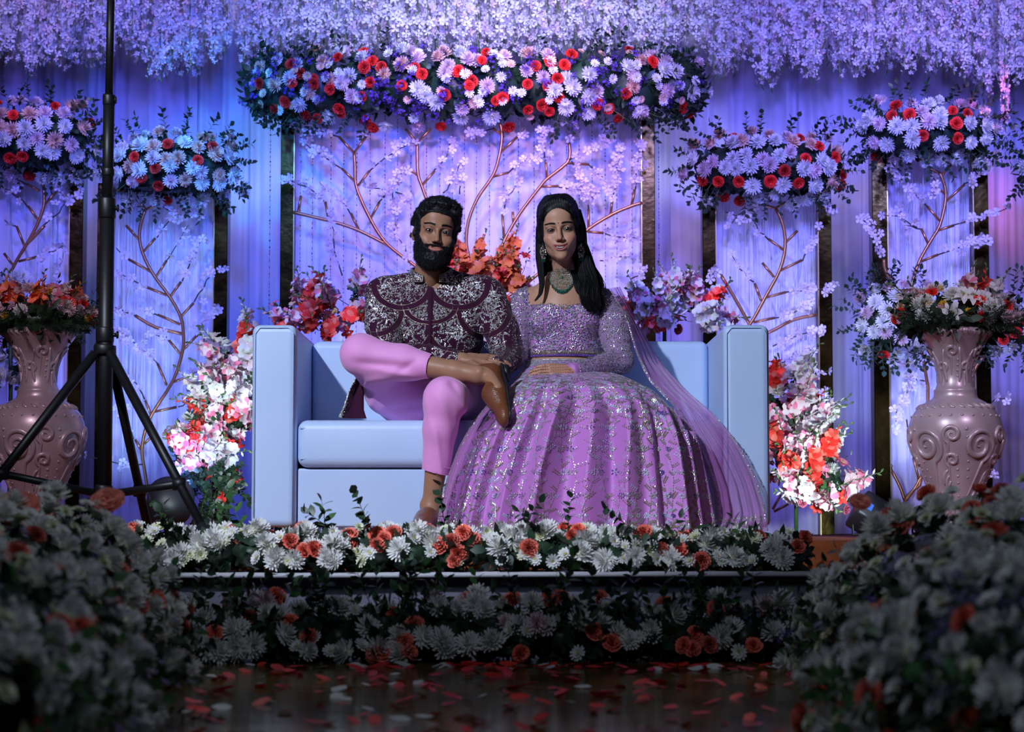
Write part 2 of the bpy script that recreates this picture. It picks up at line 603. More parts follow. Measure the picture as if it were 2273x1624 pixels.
# the step in front of the stage, wrapped in white cloth, its lip sagging a little
g = MB()
nx = 60
rows = []
for yy, zz in ((7.0, -0.092), (6.505, -0.092), (6.502, -0.094), (6.502, -0.103), (6.545, -0.106), (6.552, -0.135), (6.555, -0.22), (6.56, -0.33)):
    for i in range(nx + 1):
        x = -2.6 + 5.2 * i / nx
        sag = 0.006 * math.sin(x * 1.4) - 0.004 * x
        fold = 0.006 * math.sin(x * 9) * math.sin(x * 2.3) if zz < -0.12 else 0.0
        g.v.append(np.array([[x, yy - fold, zz + sag * (1 if zz > -0.2 else 0)]]))
        g.n += 1
for j in range(7):
    for i in range(nx):
        a = j * (nx + 1) + i
        g.f.append((a, a + 1, a + nx + 2, a + nx + 1))
        g.m.append(0)
g.m = [0 if k < 3 * nx else 1 for k in range(len(g.m))]  # faces below the lip take the darker copy, painted as shade
own('stage_step', g.mesh('stage_step', [M['white_cloth'], M['shaded_cloth']]), (0, 6.7, -0.33), kind='structure')

# ------------------------------------------------------------------ drapes at the back, each its own cloth
def drape(x0, x1, Y, z0, z1, label, m, seed=0, amp=0.022, name='drape', parent=None, group='sheer drapes hanging behind the stage', cat='curtain'):
    rr = random.Random(seed)
    n = int((x1 - x0) / 0.0085) + 2
    ph = [rr.uniform(0, 6.28) for _ in range(5)]
    fr = [rr.uniform(26, 34), rr.uniform(48, 62), rr.uniform(90, 120), rr.uniform(9, 14), rr.uniform(150, 190)]
    am = [0.55, 0.32, 0.16, 0.5, 0.08]
    zs = [z0 + (z1 - z0) * (k / 7.0) for k in range(8)]
    V, Fc = [], []
    for z in zs:
        d = (z - z0) / (z1 - z0)
        for i in range(n):
            x = x0 + (x1 - x0) * i / (n - 1)
            xs = x + 0.012 * math.sin(z * 1.8 + ph[0]) * (1 - d)
            w = 0.0
            for f_, a_, p_ in zip(fr, am, ph):
                s_ = math.sin(xs * f_ + p_ + 0.3 * math.sin(z * 1.3 + p_))
                w += a_ * (abs(s_) * 2 - 1 if f_ < 70 and f_ > 20 else s_)
            V.append((x, Y + amp * w, z))
    for k in range(7):
        for i in range(n - 1):
            a = k * n + i
            Fc.append((a, a + 1, a + n + 1, a + n))
    mb = MB()
    mb.add(V, Fc)
    me = mb.mesh(name, m)
    if parent is not None:
        return obj(name, me, parent)
    return own(name, me, ((x0 + x1) / 2, Y, z0), label=label, cat=cat, group=group)


YD = 10.25
def X(px, Y):
    return (px - CX) * Y / F
def Z(py, Y):
    return ZC + (HY - py) * Y / F + 0.0
_edges = [-160, 60, 255, 420, 560, 800, 1040, 1280, 1500, 1650, 1790, 1920, 2080, 2235, 2420]
_dl = ['purple-lit sheer drape at the far left end of the backdrop', 'sheer drape behind the leftmost flower-topped screen, beside the tripod pole',
       'blue-violet lit drape just right of the tripod pole', 'bright azure-lit sheer drape between tripod and centre screen',
       'deep blue sheer drape at the left end of the centre garland', 'sheer drape behind the left third of the long centre garland',
       'sheer drape behind the middle of the long centre garland', 'sheer drape behind the right third of the centre garland',
       'lavender drape just right of the centre screen', 'pale violet drape behind the round flower topper right of centre',
       'striped violet drape above the right string-curtain screen', 'lavender drape between the two right flower toppers',
       'pink-violet drape behind the far right topper', 'magenta-lit drape at the far right end of the backdrop']
for i, (a, b) in enumerate(zip(_edges[:-1], _edges[1:])):
    drape(X(a, YD) - 0.02, X(b, YD) + 0.02, YD + (0.03 if i % 2 else 0.0), 0.005, 3.1, _dl[i], M['drape'], seed=i + 3)

# ------------------------------------------------------------------ gold-framed screens
YS = 9.6
def screen(pl, pr, ptop, label, strings=0, panel_extra=0, seed=0, w=30, dp=0.10):
    """pl, pr: inner edges of the two posts"""
    zt = Z(ptop, YS)
    root = empty('framed_screen', (X((pl + pr) / 2, YS), YS, 0), label, 'screen')
    pw = w * YS / F
    for s, xx in ((-1, X(pl, YS)), (1, X(pr, YS))):
        lo, hi = (xx - pw, xx) if s < 0 else (xx, xx + pw)
        p = obj('post', bevel_box((lo, YS - dp / 2, 0.004), (hi, YS + dp / 2, zt), 0.003, 1).mesh('post', M['gold_mirror'], smooth=False), root)
        e = MB()
        ex = hi if s < 0 else lo
        e.box((ex - 0.002, YS - dp / 2 - 0.003, 0.004), (ex + 0.002, YS - dp / 2 + 0.004, zt))
        obj('gold_edge', e.mesh('gold_edge', M['gold_edge'], smooth=False), p)
    obj('top_rail', bevel_box((X(pl, YS) - pw, YS - dp / 2 + 0.01, zt - 0.04), (X(pr, YS) + pw, YS + dp / 2 - 0.01, zt - 0.001), 0.003, 1).mesh('top_rail', M['gold_mirror'], smooth=False), root)
    drape(X(pl, YS) + 0.002, X(pr, YS) - 0.002, YS + 0.015, 0.006, zt - 0.01, None, M['panel'], seed=seed, amp=0.013, name='fabric_panel', parent=root)
    if strings:
        rr = random.Random(seed + 50)
        mb = MB()
        x0, x1 = X(pl, YS) + 0.02, X(pr, YS) - 0.02
        for i in range(strings):
            x = rr.uniform(x0, x1)
            y = YS - rr.uniform(0.02, 0.045)
            dx = rr.gauss(0, 0.012) * (1 if rr.random() < 0.8 else 3)
            zb = rr.uniform(0.1, 0.7)
            k = 5
            mb.tube([(min(max(x + dx * (t / k) + rr.gauss(0, 0.0015), x0), x1), y, zt - 0.03 + (zb - zt) * t / k) for t in range(k + 1)], 0.0015, 3, cap=False)
        obj('string_curtain', mb.mesh('string_curtain', M['string'], smooth=False), root, kind='stuff')
    return root

screen(-108, 152, 330, 'leftmost gold-framed screen with branch, half cut by the frame', 14, seed=20)
screen(244, 474, 405, 'gold-framed screen with string curtain behind the black tripod', 56, seed=21)
screen(651, 1425, 215, 'wide centre screen with gold posts behind the couple', 0, seed=22)
screen(1590, 1817, 400, 'gold-framed string-curtain screen just right of the sofa', 34, seed=23)
screen(1972, 2163, 300, 'gold-framed screen with strings behind the right vase', 38, seed=24, w=34)

# crystal strands in front of the centre screen
def crystal_strand(px, py0, py1, Y, seed):
    rr = random.Random(seed)
    z = Z(py0, Y)
    z1 = Z(py1, Y)
    x = X(px, Y)
    mb = MB()
    mb.tube([(x, Y, z), (x + 0.001, Y, (z + z1) / 2), (x, Y, z1)], 0.0007, 3, 0, cap=False)
    while z > z1 + 0.02:
        z -= rr.choice((0.014, 0.017, 0.022, 0.03))
        r, h = rr.choice(((0.0026, 0.006), (0.0022, 0.0085), (0.0042, 0.006), (0.002, 0.005)))
        V = [(x + r, Y, z), (x, Y + r, z), (x - r, Y, z), (x, Y - r, z), (x, Y, z + h), (x, Y, z - h)]
        mb.add(V, [(0, 1, 4), (1, 2, 4), (2, 3, 4), (3, 0, 4), (1, 0, 5), (2, 1, 5), (3, 2, 5), (0, 3, 5)], 0)
    return own('crystal_strand', mb.mesh('crystal_strand', M['crystal'], smooth=False), (x, Y, z1),
               label='thin beaded crystal strand hanging before the centre screen', cat='bead strand', group='crystal bead strands over the centre screen')
xs = [663, 690, 731, 760, 789, 819, 852, 880, 910, 945, 975, 1003, 1030, 1057, 1086, 1118, 1151, 1186, 1222, 1259, 1287, 1316, 1345, 1371, 1405]
for i, px in enumerate(xs):
    crystal_strand(px, 232, 750 + R.randint(-20, 30), 9.547, i)
for i, (px, lb) in enumerate(((595, 'lone crystal strand in the blue drape left of the centre screen'), (1465, 'lone crystal strand just right of the centre screen'))):
    o = crystal_strand(px, 250, 760, 9.75, 40 + i)
    o['label'] = lb
    del o['group']

# ------------------------------------------------------------------ sofa
def sofa():
    c = (-0.005, 8.2, 0)
    root = empty('sofa', c, 'white leatherette two-seater sofa with square arms under the couple', 'sofa')
    def soft(lo, hi, r, name, seed, puff=0.006, parent=root, seam=True):
        import bmesh
        me = bevel_box(lo, hi, r, 4).mesh(name, M['sofa'])
        o = obj(name, me, parent)
        m = o.modifiers.new('weighted', 'WEIGHTED_NORMAL')
        return o
    x0, x1 = X(557, 7.8), X(657, 7.8)
    x2, x3 = X(1607, 7.8), X(1710, 7.8)
    for a, b in ((x0, x1), (x2, x3)):
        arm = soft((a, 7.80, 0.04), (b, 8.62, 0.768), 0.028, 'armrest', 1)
        # stitched piping round the front face
        p = MB()
        e = 0.012
        pts = [(a + e, 7.799, 0.06), (a + e, 7.799, 0.735), (a + 0.03, 7.799, 0.757), (b - 0.03, 7.799, 0.757), (b - e, 7.799, 0.735), (b - e, 7.799, 0.06)]
        p.tube(pts, 0.0022, 5)
        obj('piping', p.mesh('piping', M['sofa']), arm)
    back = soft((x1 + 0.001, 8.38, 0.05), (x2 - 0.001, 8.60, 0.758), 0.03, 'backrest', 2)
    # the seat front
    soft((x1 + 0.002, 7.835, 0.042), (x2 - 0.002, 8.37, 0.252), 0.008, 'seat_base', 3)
    # seat cushion, a little swollen
    n1, n2 = 60, 22
    fld = MB()
    lo, hi = (x1 + 0.004, 7.80, 0.255), (x2 - 0.004, 8.375, 0.425)
    b = bevel_box(lo, hi, 0.035, 5)
    V = np.concatenate(b.v)
    t = (V[:, 0] - lo[0]) / (hi[0] - lo[0])
    b.v = [V]
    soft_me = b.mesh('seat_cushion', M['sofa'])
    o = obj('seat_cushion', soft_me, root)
    p = MB()
    p.tube([(lo[0] + 0.01, 7.803, 0.285), (hi[0] - 0.01, 7.803, 0.285)], 0.002, 5)
    p.tube([(lo[0] + 0.01, 7.803, 0.395), (hi[0] - 0.01, 7.803, 0.395)], 0.002, 5)
    obj('piping', p.mesh('piping', M['sofa']), o)
    for xx in (x0 + 0.05, x3 - 0.05):
        for yy in (7.86, 8.55):
            f = MB()
            f.lathe([(0.0, 0.0), (0.022, 0.0), (0.026, 0.04), (0.0, 0.04)], 12, c=(xx, yy, 0.0))
            obj('foot', f.mesh('foot', M['black_plastic']), root)
    return root
sofa()

# ------------------------------------------------------------------ black tripod light stand
def tripod():
    Y = 7.1
    k = Y / F
    bx = at(228, 1160, Y)
    root = empty('light_stand', (bx.x, Y, 0), 'tall black tripod light stand in front of the left vase and screen', 'tripod stand')
    top = at(246, -60, Y)
    def seg(name, p0, p1, r0, r1=None, n=20, parent=root):
        m = MB()
        m.tube([p0, p1], [r0, r1 or r0], n)
        return obj(name, m.mesh(name, M['black']), parent)
    P = lambda px, py: at(px, py, Y)
    seg('pole', P(231, 1105), P(238, 470), 16.5 * k)
    seg('pole', P(238, 470), P(242, 215), 12.5 * k)
    seg('pole', P(242, 215), P(247, -60), 8.8 * k)
    def collar(py, r, h, px, knob=None):
        c = MB()
        c.tube([P(px, py - h / 2), P(px - 0.3, py - h / 2 + 3), P(px, py + h / 2 - 3), P(px, py + h / 2)], [r * k * 0.92, r * k, r * k, r * k * 0.92], 24)
        o = obj('collar', c.mesh('collar', M['black']), root)
        if knob:
            s = MB()
            a = P(px + knob * r * 0.8, py)
            b2 = P(px + knob * (r + 9), py)
            s.tube([a, b2], [5 * k, 5 * k], 10)
            s.tube([b2, P(px + knob * (r + 13), py)], [9 * k, 8 * k], 12)
            obj('knob', s.mesh('knob', M['black']), o)
        return o
    collar(222, 14, 24, 242, 0.6)
    collar(382, 14, 18, 240)
    collar(462, 19, 46, 238, 0.8)
    collar(743, 19, 34, 234, 0.9)
    collar(776, 25, 22, 233)
    collar(1090, 20, 28, 231)
    hubz = 776
    hub = P(233, hubz)
    feet = [(-105, 1120, 6.95), (462, 1188, 6.75), (332, 1178, 7.62)]
    mids = [(0.62, 7.03), (0.80, 6.9), (0.78, 7.4)]
    for i, (fx, fy, fY) in enumerate(feet):
        a = Vector((hub.x + (0.02 if fx > 233 else -0.028) * (1 if i < 2 else 0.6), Y - 0.02 if i < 2 else Y + 0.03, hub.z - 0.012))
        f = at(fx, fy, fY)
        f.z = 0.012
        leg = MB()
        d = (f - a)
        leg.tube([a, f], [0.0160, 0.0150], 12)
        lo = obj('leg', leg.mesh('leg', M['black']), root)
        ft = MB()
        ft.tube([f - d.normalized() * 0.05, f + d.normalized() * 0.008], [0.017, 0.018], 12)
        obj('rubber_foot', ft.mesh('rubber_foot', M['black_plastic']), lo)
        # brace from the lower collar to the leg
        t = 0.72 if i == 1 else (0.66 if i == 0 else 0.74)
        m_ = a + d * t
        c0 = P(231, 1098)
        br = MB()
        br.tube([c0, m_], [0.0125, 0.0125], 10)
        obj('brace', br.mesh('brace', M['black']), root)
        jt = MB()
        jt.tube([m_ + Vector((-0.020, 0, 0)), m_ + Vector((0.020, 0, 0))], [0.021, 0.021], 12)
        obj('joint', jt.mesh('joint', M['black']), root)
tripod()

# ------------------------------------------------------------------ stage lamps on the floor
def par_can(px, py, Y, w, h, label, tilt=0.5, box=False, rot=0.0):
    c = at(px, py, Y)
    root = empty('stage_lamp', (c.x, Y, 0), label, 'stage lamp')
    W, H = w * Y / F, h * Y / F
    zc = H * 0.5
    if box:
        b = bevel_box((-W / 2, -0.07, -H * 0.36), (W / 2, 0.07, H * 0.36), 0.012, 2)
        mb = MB()
        Mx = Matrix.Translation((c.x, Y, H * 0.55)) @ Euler((-0.5, rot, 0)).to_matrix().to_4x4()
        mb.merge(b, Mx)
        bo = obj('housing', mb.mesh('housing', M['black_plastic']), root)
        l = MB()
        lb = MB()
        lb.box((-W * 0.38, 0.069, -H * 0.27), (W * 0.38, 0.076, H * 0.27))
        l.merge(lb, Mx)
        obj('lens', l.mesh('lens', M['lens'], smooth=False), bo)
        d = MB()
        db = MB()
        db.box((-W * 0.30, -0.074, -H * 0.16), (-W * 0.05, -0.0695, H * 0.02))
        d.merge(db, Mx)
        obj('display', d.mesh('display', mat('lamp_display', (0.02, 0.05, 0.2), 0.2, emit=((0.05, 0.2, 0.9), 0.6)), smooth=False), bo)
    else:
        r = W / 2
        mb = MB()
        prof = [(0.0, -r * 0.95), (r * 0.45, -r * 0.9), (r * 0.8, -r * 0.62), (r * 0.97, -r * 0.2), (r, r * 0.25), (r * 1.0, r * 0.75), (r * 0.93, r * 0.78), (r * 0.9, r * 0.5), (0.0, r * 0.5)]
        t = MB()
        t.lathe(prof, 28)
        Mx = Matrix.Translation((c.x, Y, max(H - r * 0.95, r * 0.96))) @ Euler((-tilt, rot, 0)).to_matrix().to_4x4()
        mb.merge(t, Mx)
        bo = obj('housing', mb.mesh('housing', M['black_plastic']), root)
        l = MB()
        t = MB()
        t.lathe([(0.0, r * 0.58), (r * 0.5, r * 0.56), (r * 0.9, r * 0.52)], 20)
        l.merge(t, Mx)
        obj('lens', l.mesh('lens', M['lens']), bo)
    y = MB()
    zz = zc + 0.0
    y.tube([(c.x - W * 0.54, Y, zz), (c.x - W * 0.54, Y, 0.012), (c.x + W * 0.54, Y, 0.012), (c.x + W * 0.54, Y, zz)], 0.007, 6)
    obj('yoke', y.mesh('yoke', M['black']), root)
    return root
par_can(376, 1095, 8.4, 104, 120, 'round black stage lamp between tripod legs and sofa', 0.9)
par_can(25, 1110, 8.9, 90, 66, 'black stage lamp at the foot of the left vase', 0.6)
par_can(212, 1100, 8.9, 66, 80, 'black stage lamp behind the tripod pole', 0.6)
par_can(1926, 1120, 8.6, 62, 92, 'square black stage lamp with blue display right of the sofa', box=True, rot=0.55)
par_can(2052, 1130, 8.9, 50, 66, 'small black stage lamp just left of the right vase', box=True, rot=-0.4)
par_can(2212, 1120, 8.6, 70, 96, 'black stage lamp behind the right vase foot', box=True, rot=0.5)
# the light those lamps and their neighbours throw up the drapes
def upl(px, Y, tx, tz, power, col, angle=70, z=0.12, ty=9.7, size=0.05):
    light('floor_lamp_beam', 'SPOT', (X(px, Y), Y, z), (X(tx, ty), ty, tz), power * 1.3, col, size, angle, 0.9)
upl(30, 8.95, 90, 0.9, 16, (0.20, 0.20, 1.0))
upl(212, 9.0, 330, 0.75, 17, (0.22, 0.42, 1.0))
upl(376, 8.5, 480, 1.2, 26, (0.14, 0.22, 1.0))
upl(560, 9.0, 600, 1.0, 20, (0.12, 0.22, 1.0))
upl(800, 8.95, 760, 1.0, 22, (0.20, 0.20, 1.0), 80)
upl(1080, 8.95, 1060, 1.0, 15, (0.34, 0.28, 1.0), 80)
upl(1400, 8.95, 1350, 1.0, 7, (0.40, 0.18, 0.8), 80)
upl(1560, 9.0, 1620, 1.0, 20, (0.26, 0.24, 1.0), 80)
upl(1926, 8.75, 1780, 0.8, 22, (0.24, 0.28, 1.0), 75)
upl(2052, 9.0, 2060, 0.9, 18, (0.18, 0.34, 1.0), 75)
upl(2212, 8.75, 2240, 0.9, 16, (0.30, 0.20, 1.0), 75)
# two hard white-blue lamps on the flower cascades beside the sofa
light('cascade_lamp', 'SPOT', (X(380, 7.7), 7.7, 0.15), (X(500, 8.8), 8.8, 0.45), 60, (0.70, 0.9, 1.0), 0.03, 50, 0.9)
light('cascade_lamp', 'SPOT', (X(1915, 7.9), 7.9, 0.15), (X(1790, 8.8), 8.8, 0.28), 50, (0.70, 0.9, 1.0), 0.03, 60, 0.9)

# ------------------------------------------------------------------ urns
def urn(px, label, seed):
    Y = 8.3
    k = Y / F
    c = (X(px, Y), Y, 0.0)
    root = empty('urn', c, label, 'vase')
    prof_px = [(0, 1197), (56, 1197), (60, 1190), (56, 1178), (44, 1160), (42, 1145), (48, 1120), (60, 1085), (74, 1052), (90, 1015), (101, 980), (103, 955), (99, 932), (88, 912), (73, 898),
               (60, 890), (50, 884), (47, 874), (47, 866), (43, 862), (39, 848), (38, 830), (43, 806), (54, 782), (66, 764), (76, 752), (83, 743), (84, 737), (80, 731), (70, 733), (60, 745), (48, 775), (30, 800), (0, 810)]
    prof = [(r * k, max(0.0, Z(y, Y))) for r, y in prof_px]
    prof[0] = (0, 0.0); prof[1] = (prof[1][0], 0.0)
    # refine the profile with a smooth curve
    P = [Vector((r, z)) for r, z in prof]
    fine = []
    for i in range(len(P) - 1):
        p0, p1, p2, p3 = P[max(i - 1, 0)], P[i], P[i + 1], P[min(i + 2, len(P) - 1)]
        for t in (0, 1 / 3, 2 / 3):
            q = 0.5 * ((2 * p1) + (p2 - p0) * t + (2 * p0 - 5 * p1 + 4 * p2 - p3) * t * t + (3 * p1 - p0 - 3 * p2 + p3) * t ** 3)
            fine.append((max(q.x, 0), max(q.y, 0)))
    fine.append(prof[-1])
    mb = MB()
    mb.lathe(fine, 64, c=c)
    obj('body', mb.mesh('body', M['vase']), root)
    # raised relief: scrolls, leaves and beads laid on the surface
    zr = [(z, r) for r, z in fine[:len(fine) * 29 // 34]]
    zs_ = np.array([a[0] for a in zr])
    rs_ = np.array([a[1] for a in zr])
    o_ = np.argsort(zs_)
    def rad(z):
        return float(np.interp(z, zs_[o_], rs_[o_]))
    def S(th, z, lift=0.0):
        r = rad(z) + lift
        return (c[0] + r * math.sin(th), c[1] - r * math.cos(th), z)
    rel = MB()
    def scroll(th, z, R0, turns, sgn, w, start=0.0, sc2=1.0, tail=None):
        pts, rr = [], []
        n = int(26 * turns)
        for i in range(n + 1):
            t = i / n
            a = start + sgn * t * turns * 2 * PI
            q = R0 * (1 - t) ** 0.8 + R0 * 0.06
            zz = z + q * math.sin(a) * sc2
            rz = max(rad(zz), 0.02)
            pts.append(S(th + q * math.cos(a) / rz, zz, 0.0))
            rr.append(w * (0.5 + 0.9 * math.sin(PI * min(1, t * 1.0 + 0.12)) ** 0.7))
        if tail:
            n2 = 10
            p_th, p_z = tail
            q0 = R0 * 1.06
            a0 = start
            z0 = z + q0 * math.sin(a0) * sc2
            t0 = th + q0 * math.cos(a0) / max(rad(z0), 0.02)
            tp, tr = [], []
            for i in range(n2):
                t = i / n2
                tp.append(S(p_th + (t0 - p_th) * t, p_z + (z0 - p_z) * (t ** 1.6), 0.0))
                tr.append(w * (0.25 + 0.5 * t))
            pts, rr = tp + pts, tr + rr
        rel.tube(pts, rr, 6)
    def curl(pairs, w):
        V = []
        P2 = [Vector((a, b)) for a, b in pairs]
        for i in range(len(P2) - 1):
            p0, p1, p2, p3 = P2[max(i - 1, 0)], P2[i], P2[i + 1], P2[min(i + 2, len(P2) - 1)]
            for t in (0, .25, .5, .75):
                V.append(0.5 * ((2 * p1) + (p2 - p0) * t + (2 * p0 - 5 * p1 + 4 * p2 - p3) * t * t + (3 * p1 - p0 - 3 * p2 + p3) * t ** 3))
        n = len(V)
        rel.tube([S(v.x, v.y) for v in V], [w * (0.3 + math.sin(PI * (i + 0.5) / n)) for i in range(n)], 6)
    def dot(th, z, r):
        b = MB()
        b.lathe([(0.0, -1), (0.7, -0.7), (1, 0), (0.7, 0.7), (0.0, 1)], 8)
        Mx = Matrix.Translation(S(th, z)) @ Matrix.Scale(r, 4)
        rel.merge(b, Mx)
    zb = Z(985, Y)
    for j in range(5):
        th = j * 2 * PI / 5 + (0.35 if seed else -0.25)
        scroll(th, zb - 0.01, 0.062, 1.9, 1, 0.0085, start=-1.2, tail=(th - 0.15, zb - 0.20))
        scroll(th + 0.62, zb + 0.03, 0.034, 1.5, -1, 0.007, start=-2.0, tail=(th + 0.5, zb - 0.10))
        scroll(th + 0.60, zb - 0.065, 0.026, 1.4, -1, 0.006, start=-2.0, tail=(th + 0.52, zb - 0.15))
        for q in range(4):
            curl([(th + 0.30 + 0.05 * q, zb - 0.16 - 0.02 * q), (th + 0.36 + 0.05 * q, zb - 0.12 - 0.02 * q), (th + 0.50 + 0.03 * q, zb - 0.10 - 0.02 * q)], 0.0055)
        for q in range(7):
            dot(th - 0.33 + 0.02 * q, zb + 0.05 - 0.03 * q, 0.0065 - 0.0004 * q)
            dot(th + 0.72 + 0.01 * q, zb - 0.05 - 0.025 * q, 0.0055 - 0.0003 * q)
        # foot tongues
        curl([(th, Z(1165, Y)), (th + 0.05, Z(1120, Y)), (th + 0.2, Z(1085, Y))], 0.008)
        curl([(th + 0.55, Z(1165, Y)), (th + 0.5, Z(1125, Y)), (th + 0.42, Z(1090, Y))], 0.008)
        # shoulder leaves
        for q in range(5):
            a = th + q * 0.25
            curl([(a, Z(898, Y)), (a + 0.10, Z(906, Y)), (a + 0.22, Z(909, Y))], 0.006)
            dot(a + 0.1, Z(925, Y), 0.006)
        # neck scrolls
        scroll(th, Z(815, Y), 0.020, 1.4, 1, 0.0055, start=-1.5, tail=(th, Z(858, Y)))
        scroll(th + 0.6, Z(782, Y), 0.022, 1.3, -1, 0.006, start=-1.8, tail=(th + 0.5, Z(835, Y)))
        curl([(th + 0.25, Z(850, Y)), (th + 0.1, Z(815, Y)), (th + 0.3, Z(770, Y))], 0.006)
        curl([(th + 0.95, Z(850, Y)), (th + 1.0, Z(815, Y)), (th + 0.85, Z(765, Y))], 0.006)
        for q in range(4):
            dot(th + 0.85, Z(800 + 12 * q, Y), 0.005)
    obj('scroll_relief', rel.mesh('scroll_relief', M['vase']), root)
    rim = MB()
    for j in range(40):
        th = j * 2 * PI / 40
        zz = Z(741, Y)
        rim.tube([S(th, zz + 0.012, -0.004), S(th + 0.04, zz, 0.001), S(th + 0.08, zz - 0.016, -0.004)], [0.004, 0.006, 0.003], 5)
    obj('rim_gadroons', rim.mesh('rim_gadroons', M['vase']), root)
urn(84, 'tall pinkish urn with scroll relief behind the black tripod', 0)
urn(2122, 'tall pinkish urn with scroll relief right of the sofa', 1)

# ------------------------------------------------------------------ flower and leaf meshes, shared by their copies (about 1 unit across)
def chrys(name, pm, seed, layers=5, n0=20, flat=0.0, cm=None):
    rr = random.Random(seed)
    mb = MB()
    for L in range(layers):
        t = L / (layers - 1)
        n = int(n0 * (1 - 0.45 * t))
        ln = 0.5 * (1 - 0.42 * t)
        el = math.radians(2 + flat + 74 * t ** 0.9)
        for i in range(n):
            a = 2 * PI * (i + 0.5 * (L % 2) + rr.uniform(-.25, .25)) / n
            e = el + rr.uniform(-.12, .12)
            l = ln * rr.uniform(0.86, 1.08)
            w = 0.034 + 0.012 * (1 - t)
            ca, sa = math.cos(a), math.sin(a)
            P = []
            for s, ww, up in ((0.12, 0.5, 0), (0.55, 1.0, 0.0), (0.85, 0.9, 0.035), (1.0, 0.35, 0.075)):
                r = l * s * math.cos(e)
                z = l * s * math.sin(e) + up + 0.03 * L - 0.02
                for sg in (-1, 1):
                    P.append((r * ca - sg * w * ww * sa, r * sa + sg * w * ww * ca, z + (0.01 if sg > 0 else 0)))
            mb.add(P, [(0, 1, 3, 2), (2, 3, 5, 4), (4, 5, 7, 6)], 0)
    # a green-yellow heart and the closed base
    mb.lathe([(0.0, -0.16), (0.10, -0.12), (0.2, 0.0), (0.14, 0.10), (0.06, 0.17), (0.0, 0.18)], 8, 1 if cm else 0)
    return mb.mesh(name, [pm, cm or pm])


def daisy(name, pm, cm, seed, n=13):
    rr = random.Random(seed)
    mb = MB()
    for L, (nn, ln, el) in enumerate(((n, 0.5, 0.25), (n - 2, 0.4, 0.6), (n - 5, 0.28, 0.95))):
        for i in range(nn):
            a = 2 * PI * (i + 0.5 * L) / nn + rr.uniform(-.1, .1)
            ca, sa = math.cos(a), math.sin(a)
            P = []
            for s, ww in ((0.1, 0.03), (0.6, 0.075), (0.95, 0.06), (1.03, 0.02)):
                r = ln * s * math.cos(el)
                z = ln * s * math.sin(el)
                for sg in (-1, 1):
                    P.append((r * ca - sg * ww * sa, r * sa + sg * ww * ca, z))
            mb.add(P, [(0, 1, 3, 2), (2, 3, 5, 4), (4, 5, 7, 6)], 0)
    mb.lathe([(0.0, -0.08), (0.12, -0.02), (0.11, 0.12), (0.0, 0.17)], 8, 1)
    return mb.mesh(name, [pm, cm])


def carnation(name, pm, seed):
    rr = random.Random(seed)
    mb = MB()
    for L in range(5):
        t = L / 4
        n = [11, 10, 9, 7, 5][L]
        el = math.radians(8 + 68 * t)
        for i in range(n):
            a = 2 * PI * (i + rr.uniform(-.3, .3)) / n + L
            e = el + rr.uniform(-.15, .15)
            l = 0.5 * (1 - 0.25 * t) * rr.uniform(.9, 1.08)
            w = 0.24
            k = 7
            D = Vector((math.cos(a) * math.cos(e), math.sin(a) * math.cos(e), math.sin(e)))
            S_ = Vector((-math.sin(a), math.cos(a), 0))
            U = D.cross(S_)
            P = [D * 0.04, ]
            for j in range(k):
                u = (j / (k - 1) - 0.5) * 2
                zig = 0.05 * (1 if j % 2 else -1)
                P.append(D * (l * (0.62 - 0.05 * u * u)) + S_ * w * 0.62 * u + U * zig * 0.7)
            for j in range(k):
                u = (j / (k - 1) - 0.5) * 2
                zig = 0.06 * (1 if j % 2 else -1)
                P.append(D * (l * (1.0 - 0.18 * u * u) + (0.04 if j % 2 else -0.03)) + S_ * w * u + U * zig)
            Fc = [(0, j + 1, j + 2) for j in range(k - 1)] + [(j + 1, k + j + 1, k + j + 2, j + 2) for j in range(k - 1)]
            mb.add([tuple(p) for p in P], Fc, 0)
    mb.lathe([(0.0, -0.3), (0.09, -0.28), (0.10, -0.05), (0.16, 0.0), (0.0, 0.02)], 7, 1)
    return mb.mesh(name, [pm, M['stemg']])


def rose(name, pm, seed):
    rr = random.Random(seed)
    mb = MB()
    for L, (n, r0, r1, h) in enumerate(((5, 0.2, 0.5, 0.22), (5, 0.18, 0.42, 0.28), (4, 0.14, 0.32, 0.32), (3, 0.1, 0.22, 0.34), (3, 0.05, 0.12, 0.33))):
        for i in range(n):
            a0 = 2 * PI * i / n + L * 0.7
            sp = 2 * PI / n * 0.68
            k, m_ = 6, 5
            P = []
            for q in range(m_):
                t = q / (m_ - 1)
                for j in range(k):
                    u = (j / (k - 1) - 0.5) * 2
                    a = a0 + u * sp
                    rad_ = r0 + (r1 - r0) * t ** 1.7 + (0.03 if t > 0.9 else 0) - 0.02 * abs(u)
                    z = -0.12 + (h + 0.12) * math.sin(t * PI / 2) * (1 - 0.22 * u * u) - (0.045 if t > 0.9 else 0)
                    P.append((rad_ * math.cos(a), rad_ * math.sin(a), z))
            mb.add(P, [(q * k + j, q * k + j + 1, (q + 1) * k + j + 1, (q + 1) * k + j) for q in range(m_ - 1) for j in range(k - 1)], 0)
    return mb.mesh(name, [pm])


